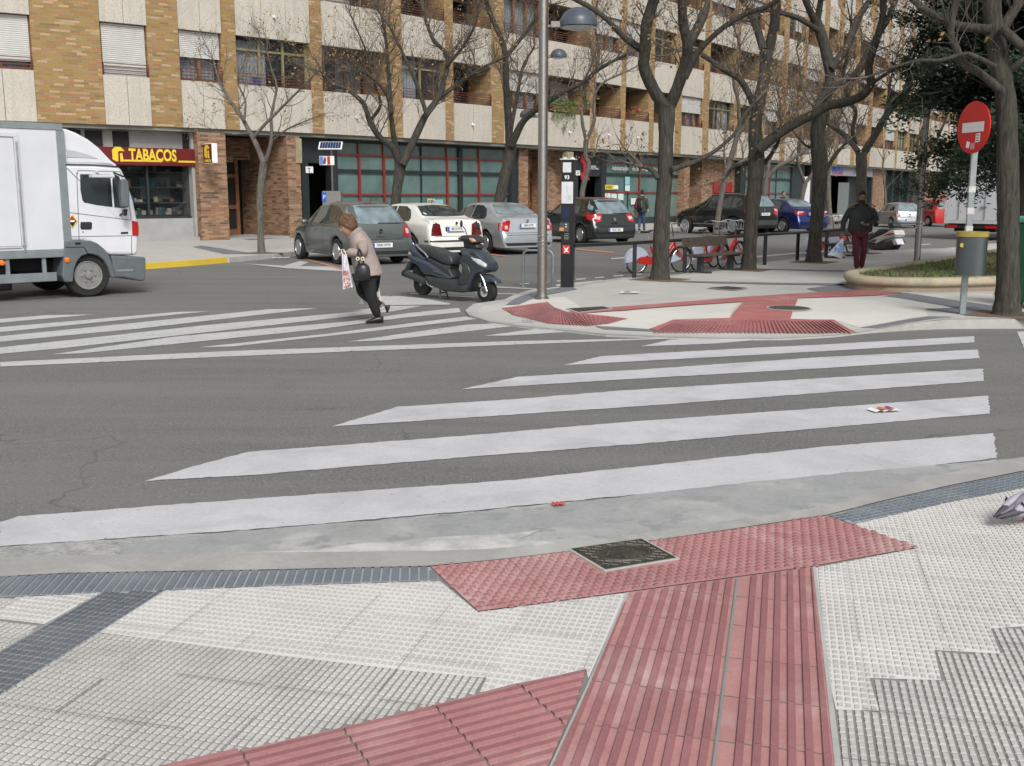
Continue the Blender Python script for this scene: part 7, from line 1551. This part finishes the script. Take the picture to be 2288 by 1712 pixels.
# woman crossing, bent forward and hurrying to the left
FG=G(839,722); WY=FG.y; WO=Vector((FG.x,FG.y,0)); wp=empty('person',WO,0,'person in a beige padded coat and black trousers hurrying left, bent forward, with bags','person')
def wv(cx,cy,dy=0): return AT(740+cx/6.364,470+cy/6.364,WY+dy)-WO
m=MB(); v,f=skin({'pel':(wv(520,900),.10),'sp1':(wv(480,700),.10),'sp2':(wv(420,500),.105),'nk':(wv(340,350),.05),'hd':(wv(290,270),.045),'s1':(wv(430,430,-.15),.05),'e1':(wv(455,625,-.20),.038),'w1':(wv(235,590,-.16),.026),'s2':(wv(420,430,.15),.05),'e2':(wv(560,640,.2),.038),'w2':(wv(600,880,.2),.026),
 'h1':(wv(520,950,-.09),.085),'k1':(wv(570,1260,-.07),.052),'a1':(wv(665,1530,-.03),.035),'h2':(wv(500,950,.09),.085),'k2':(wv(395,1150,.09),.052),'a2':(wv(725,1375,.10),.035)},
 [('pel','sp1'),('sp1','sp2'),('sp2','nk'),('nk','hd'),('sp2','s1'),('s1','e1'),('e1','w1'),('sp2','s2'),('s2','e2'),('e2','w2'),('pel','h1'),('h1','k1'),('k1','a1'),('pel','h2'),('h2','k2'),('k2','a2')],'pel'); m.add(v,f)
fd=Vector((-.86,-.28,-.42)); hc=wv(232,215); P,R3=head(m,hc,fd,(-.35,0,.9),1.02)
hand(m,wv(235,590,-.16),(-1,-.1,-.05),(0,0,-1),1.1,.95); hand(m,wv(600,880,.2),(.1,0,-1),(-1,0,0),1.2,.95)
b_=m.build('body',m_skin,wp,smooth=True,angle=80,recalc=False); eyes(P,R3,wp)
m=MB(); R4=R3
n=22; vs=[]
for i in range(13):
    t=math.pi*i/12*.76
    for j in range(n):
        a=2*math.pi*j/n; fr=max(0,math.sin(a)); tt=t*(1-.50*fr); x,y,z=math.cos(a)*math.sin(tt),math.sin(a)*math.sin(tt),math.cos(tt); b=1+.04*math.sin(j*3.1+i)+.03*math.sin(i*2)
        vs.append(P(x*.098*b,y*.118*b-.012,z*.135*b+.012))
m.add(vs,[(i*n+j,i*n+(j+1)%n,(i+1)*n+(j+1)%n,(i+1)*n+j) for i in range(12) for j in range(n)])
for k_ in range(26):
    a=random.uniform(0,6.28); m.tube([P(.02*math.cos(a),-.01,.145),P(.09*math.cos(a),.10*math.sin(a)-.01,.10),P(.10*math.cos(a),.118*math.sin(a)-.01,.03)],[.008,.012,.006],5)
m.build('hair',m_hair,wp,smooth=True,angle=80)
def ringloft(secs,name,mat,root,n=26,fold=.0,cap=True,seed=1,**k):
    "secs: (centre, half width a along u, half depth b along v, u dir, v dir)"
    rg=random.Random(seed); ph=[rg.uniform(0,6.28) for _ in range(4)]; vs=[]
    for i,(c,a,b,u,v_) in enumerate(secs):
        for j in range(n):
            q_=2*math.pi*j/n; w_=1+fold*(math.sin(q_*5+ph[0]+i*.3)+.6*math.sin(q_*9+ph[1]-i*.5))*(i/len(secs)); vs.append(Vector(c)+Vector(u)*a*math.cos(q_)*w_+Vector(v_)*b*math.sin(q_)*w_)
    m=MB().add(vs,[(i*n+j,i*n+(j+1)%n,(i+1)*n+(j+1)%n,(i+1)*n+j) for i in range(len(secs)-1) for j in range(n)]+([tuple(range(n))[::-1],tuple((len(secs)-1)*n+j for j in range(n))] if cap else []))
    return m.build(name,mat,root,smooth=True,angle=80,**k)
ud=lambda a,b:(wv(*b)-wv(*a)).normalized()
yv=Vector((0,1,0))
def cs(l,r,dep): c=(wv(*l)+wv(*r))/2; return (c,(wv(*r)-wv(*l)).length/2,dep,(wv(*r)-wv(*l)).normalized(),yv)
ringloft([cs((262,330),(400,255),.09),cs((258,400),(470,300),.16),cs((268,470),(560,420),.20),cs((275,540),(600,510),.195),cs((285,640),(620,590),.185),cs((300,740),(665,690),.20),cs((325,820),(700,790),.215),cs((350,900),(728,865),.225),cs((400,955),(735,890),.22)],'coat',m_coat,wp,fold=.035)
v,f=skin({'s':(wv(425,420,-.17),.085),'m':(wv(450,530,-.21),.078),'e':(wv(470,620,-.22),.072),'f':(wv(350,608,-.20),.062),'w':(wv(225,590,-.17),.05)},[('s','m'),('m','e'),('e','f'),('f','w')],'s'); MB().add(v,f).build('sleeve',m_coat,wp,smooth=True,angle=80)
v,f=skin({'s':(wv(450,420,.17),.085),'e':(wv(560,640,.21),.07),'w':(wv(598,850,.2),.05)},[('s','e'),('e','w')],'s'); MB().add(v,f).build('sleeve',m_coat,wp,smooth=True,angle=80)
ringloft([cs((240,425),(450,290),.14),cs((245,400),(440,262),.155),cs((270,345),(410,232),.125),cs((290,330),(385,240),.10)],'collar',m_coat,wp,cap=False)
m=MB()
for b in ((330,480),(360,470),(400,480)): pass
v,f=skin({'p':(wv(510,930),(.14,.15)),'h1':(wv(530,1020,-.08),.105),'m1':(wv(560,1150,-.08),.09),'k1':(wv(575,1270,-.07),.076),'c1':(wv(625,1400,-.05),.064),'a1':(wv(668,1525,-.03),.062),'h2':(wv(480,1010,.08),.10),'k2':(wv(400,1140,.09),.072),'c2':(wv(540,1260,.1),.062),'a2':(wv(722,1362,.10),.055)},[('p','h1'),('h1','m1'),('m1','k1'),('k1','c1'),('c1','a1'),('p','h2'),('h2','k2'),('k2','c2'),('c2','a2')],'p'); MB().add(v,f).build('trousers',m_blk,wp,smooth=True,angle=80)
def shoe(p_heel,p_toe,root,w_=.045,h=.05,mat=None,name='shoe'):
    a,b=Vector(p_heel),Vector(p_toe); d=(b-a).normalized(); s_=d.cross(Vector((0,0,1))).normalized(); u=s_.cross(d); L=(b-a).length; secs=[(0,.6,.9),(.12,.95,1.1),(.4,.85,1.0),(.7,1.05,.62),(.9,.85,.42),(1,.3,.25)]
    ringloft([(a+d*L*t+u*h*hh*.5,w_*ww,h*hh*.55,s_,u) for t,ww,hh in secs],name,mat or m_shoe,root,n=14)
shoe(wv(745,1590,-.03)+Vector((0,0,.0)),wv(490,1602,-.07),wp,.045,.075); shoe(wv(760,1360,.1),wv(790,1460,.10),wp,.04,.06)
# her bags
def bag(root_label,P4,mat,name,catn,thick=.05,prints=None,handles=None,origin=None,sd=3):
    o=origin; r=empty(name,o,0,root_label,catn); rg=random.Random(sd); m=MB(); nu,nv=10,12; (a,b,c,d)=[Vector(p)-o for p in P4]; vs=[]
    for sgn in(-1,1):
        for i in range(nv+1):
            for j in range(nu+1):
                u,v_=j/nu,i/nv; p=a.lerp(b,u).lerp(d.lerp(c,u),v_); bulge=thick*math.sin(math.pi*u)**.6*(.25+.75*math.sin(math.pi*min(1,.15+v_*.8))); wr=.010*math.sin(u*17+v_*5+sd)+.006*math.sin(v_*21+u*9); vs.append(p+Vector((0,sgn*(bulge/2+.002)+(wr if 0<u<1 else 0),0)))
    K=(nu+1)*(nv+1); fs=[]
    for s_ in(0,1):
        for i in range(nv):
            for j in range(nu): q_=s_*K+i*(nu+1)+j; fs.append((q_,q_+1,q_+nu+2,q_+nu+1))
    m.add(vs,fs); bd=m.build('bag_body',mat,r,smooth=True,angle=80,recalc=False)
    if handles:
        for hh in handles: MB().tube([Vector(x)-o for x in hh],.008,6).build('handle',mat,r)
    if prints:
        m=MB()
        for _ in range(prints[1]):
            u,v_=rg.uniform(.15,.85),rg.uniform(*prints[2]); p=a.lerp(b,u).lerp(d.lerp(c,u),v_)-Vector((0,thick/2*math.sin(math.pi*u)**.6*(.25+.75*math.sin(math.pi*min(1,.15+v_*.8)))+.016,0)); s_=prints[3]*rg.uniform(.6,1.3); n_=6
            m.add([p+Vector((s_*math.cos(6.283*k/n_),0,s_*math.sin(6.283*k/n_)*1.1)) for k in range(n_)],[tuple(range(n_))])
        m.build('print',prints[0],r,recalc=False)
    return r
m_bagw=M('thin_white_plastic',(.62,.61,.64),.4,0,.08,9,trans=.0); 
o_=wv(180,600,-.2)+WO
bag('white carrier bag with a red flower print held out in front by the woman',[wv(150,610,-.2)+WO,wv(222,640,-.2)+WO,wv(310,1090,-.2)+WO,wv(165,1125,-.2)+WO],m_bagw,'carrier_bag','carrier bag',.05,(M('red_flowers',(.45,.10,.08),.6,0,.3,30),46,(.45,.98),.009),[[wv(150,615,-.2)+WO,wv(140,560,-.2)+WO,wv(175,560,-.2)+WO,wv(222,645,-.2)+WO]],o_,4)
bag('white carrier bag with a red patch hanging behind the woman\'s legs',[wv(540,950,.22)+WO,wv(650,950,.22)+WO,wv(720,1295,.22)+WO,wv(395,1335,.22)+WO],m_bagw,'carrier_bag','carrier bag',.10,(M('red_patch',(.55,.06,.04),.5,0,.2,20),26,(.45,.85),.034),[[wv(570,960,.22)+WO,wv(598,890,.22)+WO,wv(635,960,.22)+WO]],o_,9)
hb=wv(440,820,-.30)+WO; r=empty('handbag',hb,0,'round black leather handbag with two pale rings hanging from the woman\'s forearm','handbag'); m_lea=M('black_leather',(.018,.02,.022),.32,0,.2,12,.004,25)
def hv(cx,cy,dy=-.30): return wv(cx,cy,dy)+WO-hb
ringloft([((hv(380,755)+hv(500,755))/2,.05,.035,Vector((1,0,0)),yv),((hv(350,800)+hv(535,800))/2,.085,.055,Vector((1,0,0)),yv),((hv(335,860)+hv(550,860))/2,.10,.065,Vector((1,0,0)),yv),((hv(332,930)+hv(550,930))/2,.105,.068,Vector((1,0,0)),yv),((hv(350,985)+hv(535,985))/2,.085,.055,Vector((1,0,0)),yv),((hv(400,1000)+hv(490,1000))/2,.04,.03,Vector((1,0,0)),yv)],'bag_body',m_lea,r,fold=.02)
for cx in (378,448): MB().lathe([(.024,0),(.024,.012),(.013,.014),(.012,0)],hv(cx,688,-.37),16,Matrix.Rotation(math.pi/2,3,'X')).build('ring',M('ivory_ring',(.75,.68,.45),.3),r,smooth=True)
MB().tube([hv(385,690,-.36),hv(378,620,-.32),hv(390,560,-.26),hv(410,560,-.20)],.013,6).build('strap',m_lea,r); MB().tube([hv(442,690,-.36),hv(430,620,-.32),hv(412,560,-.26),hv(400,570,-.20)],.013,6).build('strap',m_lea,r); MB().tube([hv(385,700,-.36),hv(400,760,-.34)],.012,6).build('strap',m_lea,r); MB().tube([hv(450,700,-.36),hv(460,760,-.34)],.012,6).build('strap',m_lea,r)
# standing/walking figures seen from the front or back
def figure(label,foot,z0,H,face,clothes,pose,seed=1,sc=None):
    "generic upright person; local frame: x to the person's left... built facing -y then turned by 'face'"
    b=Vector(foot); r=empty('person',b,face,label,'person'); s_=H/1.75; q_=lambda x,y,z: Vector((x,y,z))*s_
    J={'pel':(q_(0,0,.95),.115*s_),'sp1':(q_(0,.01,1.12),.115*s_),'sp2':(q_(0,.0,1.32),.125*s_),'nk':(q_(0,-.0,1.47),.052*s_),'hd':(q_(0,-.01,1.55),.048*s_)}
    J.update({k:(q_(*v[:3]),v[3]*s_) for k,v in pose.items()})
    E=[('pel','sp1'),('sp1','sp2'),('sp2','nk'),('nk','hd'),('sp2','sL'),('sL','eL'),('eL','wL'),('sp2','sR'),('sR','eR'),('eR','wR'),('pel','hL'),('hL','kL'),('kL','aL'),('pel','hR'),('hR','kR'),('kR','aR')]
    m=MB(); v,f=skin(J,E,'pel'); m.add(v,f); hc=q_(0,-.03,1.635); P,R3=head(m,hc,clothes.get('look',(0,-1,-.25)),(0,0,1),s_*.98)
    for h_ in clothes['hands']: hand(m,J[h_[0]][0],h_[1],h_[2],h_[3],s_,h_[4])
    m.build('body',clothes['skin'],r,smooth=True,angle=80,recalc=False); 
    if clothes.get('eyes',True): eyes(P,R3,r,s_)
    m=MB(); n=20; vs=[]
    for i in range(11):
        t=math.pi*i/10*clothes.get('hairlen',.62)
        for j in range(n):
            a=2*math.pi*j/n; fr=max(0,math.sin(a)); tt=t*(1-.52*fr); x,y,z=math.cos(a)*math.sin(tt),math.sin(a)*math.sin(tt),math.cos(tt); vs.append(P(x*.084,y*.106-.006,z*.127+.004))
    m.add(vs,[(i*n+j,i*n+(j+1)%n,(i+1)*n+(j+1)%n,(i+1)*n+j) for i in range(10) for j in range(n)]); m.build('hair',clothes['hair'],r,smooth=True,angle=80)
    if clothes.get('beard'): MB().ell(P(0,.045,-.085),(.062*s_,.062*s_,.045*s_),16,10,R3).build('beard',m_hairb,r,smooth=True)
    X=Vector((1,0,0))
    top=clothes['top']; hem=clothes['hem']; w0=clothes.get('tw',.215)
    ringloft([(q_(0,0,1.50),.075*s_,.07*s_,X,yv),(q_(0,.01,1.455),.13*s_,.09*s_,X,yv),(q_(0,.01,1.39),w0*.93*s_,.125*s_,X,yv),(q_(0,0,1.28),w0*.98*s_,.15*s_,X,yv),(q_(0,0,1.12),w0*.93*s_,.15*s_,X,yv),(q_(0,0,hem+.06),w0*.97*s_,.16*s_,X,yv),(q_(0,0,hem),w0*.90*s_,.15*s_,X,yv)],'jacket',top,r,fold=.03,seed=seed)
    for sd in 'LR':
        a,b_,c=J['s'+sd][0],J['e'+sd][0],J['w'+sd][0]; v,f=skin({'s':(a,.085*s_),'m':((a+b_)/2,.074*s_),'e':(b_,.066*s_),'f':((b_+c)/2,.058*s_),'w':(b_.lerp(c,.93),.046*s_)},[('s','m'),('m','e'),('e','f'),('f','w')],'s'); MB().add(v,f).build('sleeve',top,r,smooth=True,angle=80)
    v,f=skin({'p':(q_(0,0,.93),(.15*s_,.13*s_)),**{k+sd:((J[a+sd][0] if t is None else J[a+sd][0].lerp(J[b_+sd][0],t)),rr*s_) for sd in 'LR' for k,a,b_,t,rr in (('h','h','k',.1,.105),('m','h','k',.55,.088),('k','k','a',None,.072),('c','k','a',.5,.066),('a','k','a',.97,.060))}},[('p','hL'),('p','hR')]+[(a+sd,b_+sd) for sd in 'LR' for a,b_ in (('h','m'),('m','k'),('k','c'),('c','a'))],'p'); MB().add(v,f).build('trousers',clothes['legs'],r,smooth=True,angle=80)
    for sd in 'LR':
        a=J['a'+sd][0]; tl=clothes.get('toe'+sd,0); shoe(a+q_(0,.07,-.075),a+q_(0,-.20,-.08+tl),r,.045*s_,.085*s_,clothes['shoe'])
    return r,P,q_,s_
m_jack=M('dark_grey_jacket',(.022,.026,.024),.75,0,.25,12,.005,12); m_burg=M('burgundy_trousers',(.085,.010,.018),.8,0,.25,12,.006,10); m_yoke=M('grey_yoke',(.18,.19,.21),.8,0,.1,10); m_parka=M('olive_parka',(.045,.043,.032),.85,0,.25,9,.006,10); m_jean=M('blue_jeans',(.035,.065,.13),.85,0,.25,12)
fp=GI(1916,611); fp.z-=.0
pose=dict(sL=(.20,0,1.40,.06),eL=(.33,-.02,1.14,.045),wL=(.09,-.26,1.04,.03),sR=(-.20,0,1.40,.06),eR=(-.34,.02,1.13,.045),wR=(-.38,-.06,.86,.03),hL=(.09,0,.90,.09),kL=(.10,-.02,.50,.06),aL=(.09,.10,.11,.042),hR=(-.09,0,.90,.09),kR=(-.08,-.14,.52,.06),aR=(-.04,-.10,.10,.042))
fa=math.atan2(fp.x,fp.y)*-1
r,P,q_,s_=figure('bearded person in a dark jacket and burgundy trousers looking down at a phone',fp,0,1.59,fa+R_(10),dict(skin=m_skind,hair=m_hairb,top=m_jack,legs=m_burg,shoe=m_shoe,hem=.88,beard=True,tw=.265,look=(0,-1,-.38),hands=[('wL',(-.9,-.35,.05),(0,0,1),1.3,1),('wR',(-.05,-.05,-1),(1,0,0),1.5,1)]),pose,3)
for sd in(-1,1): ringloft([(q_(sd*.07,-.01,1.49),.07*s_,.075*s_,Vector((1,0,0)),yv),(q_(sd*.13,-.01,1.488),.065*s_,.11*s_,Vector((1,0,-.2*sd)),yv),(q_(sd*.20,-.01,1.472),.062*s_,.125*s_,Vector((.9,0,-.4*sd)),yv),(q_(sd*.265,-.01,1.435),.045*s_,.10*s_,Vector((.7,0,-.7*sd)),yv)],'shoulder_yoke',m_yoke,r)
MB().tube([q_(0,-.135,1.44),q_(0,-.155,1.3),q_(0,-.158,1.12),q_(0,-.165,.93)],.006,5).build('zip',m_trim,r); ringloft([(q_(0,-.0,1.49),.085*s_,.085*s_,Vector((1,0,0)),yv),(q_(0,-.01,1.535),.072*s_,.075*s_,Vector((1,0,0)),yv)],'collar',m_jack,r,cap=False)
rt=Matrix.Translation(fp)@Matrix.Rotation(fa+R_(10),4,'Z')
p=rt@q_(-.03,-.335,1.085); ph=empty('phone',p,fa,'small dark phone held in the raised hand of the man in burgundy trousers','phone'); MB().box((0,0,0),(.05,.09,.012),mat=Matrix.Rotation(R_(35),3,'X')).build('phone_body',m_black,ph,bevel=.004); MB().box((0,-.004,.0085),(.04,.07,.002),mat=Matrix.Rotation(R_(35),3,'X')).build('screen',M('phone_screen',(.2,.22,.25),.1),ph)
o_=rt@q_(-.40,-.07,.74); Y_=o_.y
bp=lambda cx,cy: AT(1840+cx/8.273,420+cy/8.273,Y_)
bag('white and pale blue carrier bag swinging from the hand of the man in burgundy trousers',[bp(335,935),bp(375,950),bp(345,1310),bp(75,1230)],M('white_blue_plastic',(.60,.64,.74),.4,0,.05,9),'carrier_bag','carrier bag',.16,(M('bag_blue',(.22,.42,.75),.5,0,.2,20),9,(.35,.7),.035),[[bp(340,940),bp(365,900),bp(375,950)]],o_,6)
# walker with backpack far on the pavement, seen from behind
fp=G(1433,516,.12); fa=math.atan2(fp.x,fp.y)*-1
pose=dict(sL=(.17,0,1.40,.06),eL=(.26,.04,1.13,.045),wL=(.31,-.08,.90,.03),sR=(-.17,0,1.40,.06),eR=(-.25,.08,1.14,.045),wR=(-.29,.02,.92,.03),hL=(.09,0,.90,.09),kL=(.09,-.08,.50,.06),aL=(.08,.10,.10,.042),hR=(-.09,0,.90,.09),kR=(-.09,-.02,.50,.06),aR=(-.09,-.12,.10,.042))
r,P,q_,s_=figure('person in an olive parka and jeans walking away past the office glass',fp,0,1.72,fa+math.pi+R_(-15),dict(skin=m_skin,hair=m_hairb,top=m_parka,legs=m_jean,shoe=m_shoe,hem=.78,tw=.235,eyes=False,hairlen=.7,look=(0,-1,-.1),hands=[('wL',(.1,0,-1),(-1,0,0),.8,1),('wR',(-.1,0,-1),(1,0,0),1.0,1)]),pose,5)
ringloft([(q_(0,.09,1.47),.10*s_,.06*s_,Vector((1,0,0)),yv),(q_(0,.13,1.42),.13*s_,.07*s_,Vector((1,0,0)),yv),(q_(0,.14,1.34),.10*s_,.05*s_,Vector((1,0,0)),yv)],'hood',m_parka,r)
rt=Matrix.Translation(fp)@Matrix.Rotation(fa+math.pi+R_(-15),4,'Z'); o_=rt@q_(0.03,.2,1.0); bk_=empty('backpack',o_,fa+math.pi+R_(-15),'black backpack with a thin red stripe worn by the walker in the parka','backpack')
ringloft([(q_(.02,0,.34),.09*s_,.05*s_,Vector((1,0,0)),yv),(q_(.02,.02,.28),.13*s_,.09*s_,Vector((1,0,0)),yv),(q_(.02,.03,.12),.145*s_,.105*s_,Vector((1,0,0)),yv),(q_(.02,.02,-.06),.14*s_,.10*s_,Vector((1,0,0)),yv),(q_(.02,0,-.12),.10*s_,.06*s_,Vector((1,0,0)),yv)],'pack_body',m_blk,bk_); MB().tube([q_(.13,.10,.26),q_(.145,.11,.1),q_(.14,.10,-.02)],.016,6).build('red_stripe',m_rl,bk_); MB().tube([q_(-.09,.09,.28),q_(-.12,.12,.1),q_(-.11,.11,0)],.006,6).build('piping',m_lwhite,bk_)
p_=rt@q_(.33,-.05,.78); eb=empty('envelope',p_,fa+R_(20),'tan envelope carried by the walker in the parka','envelope'); MB().prism([(-.07,.10),(.05,.14),(.11,-.16),(.03,-.20)],SD,-.01,.01).build('sheet',M('tan_paper',(.42,.22,.11),.7),eb)
# person beyond the blue saloon
sp=AT(1748,470,49); fp=Vector((sp.x,49,.12)); fa=math.atan2(fp.x,fp.y)*-1
figure('person in a dark jacket, only head and shoulders above the blue saloon',fp,0,1.66,fa+R_(25),dict(skin=m_skin,hair=m_hairb,top=M('navy_jacket',(.012,.018,.03),.8,0,.2,9),legs=m_blk,shoe=m_shoe,hem=.85,tw=.225,look=(0,-1,-.05),hands=[('wL',(.1,0,-1),(-1,0,0),.8,1),('wR',(-.1,0,-1),(1,0,0),.8,1)]),pose,7)
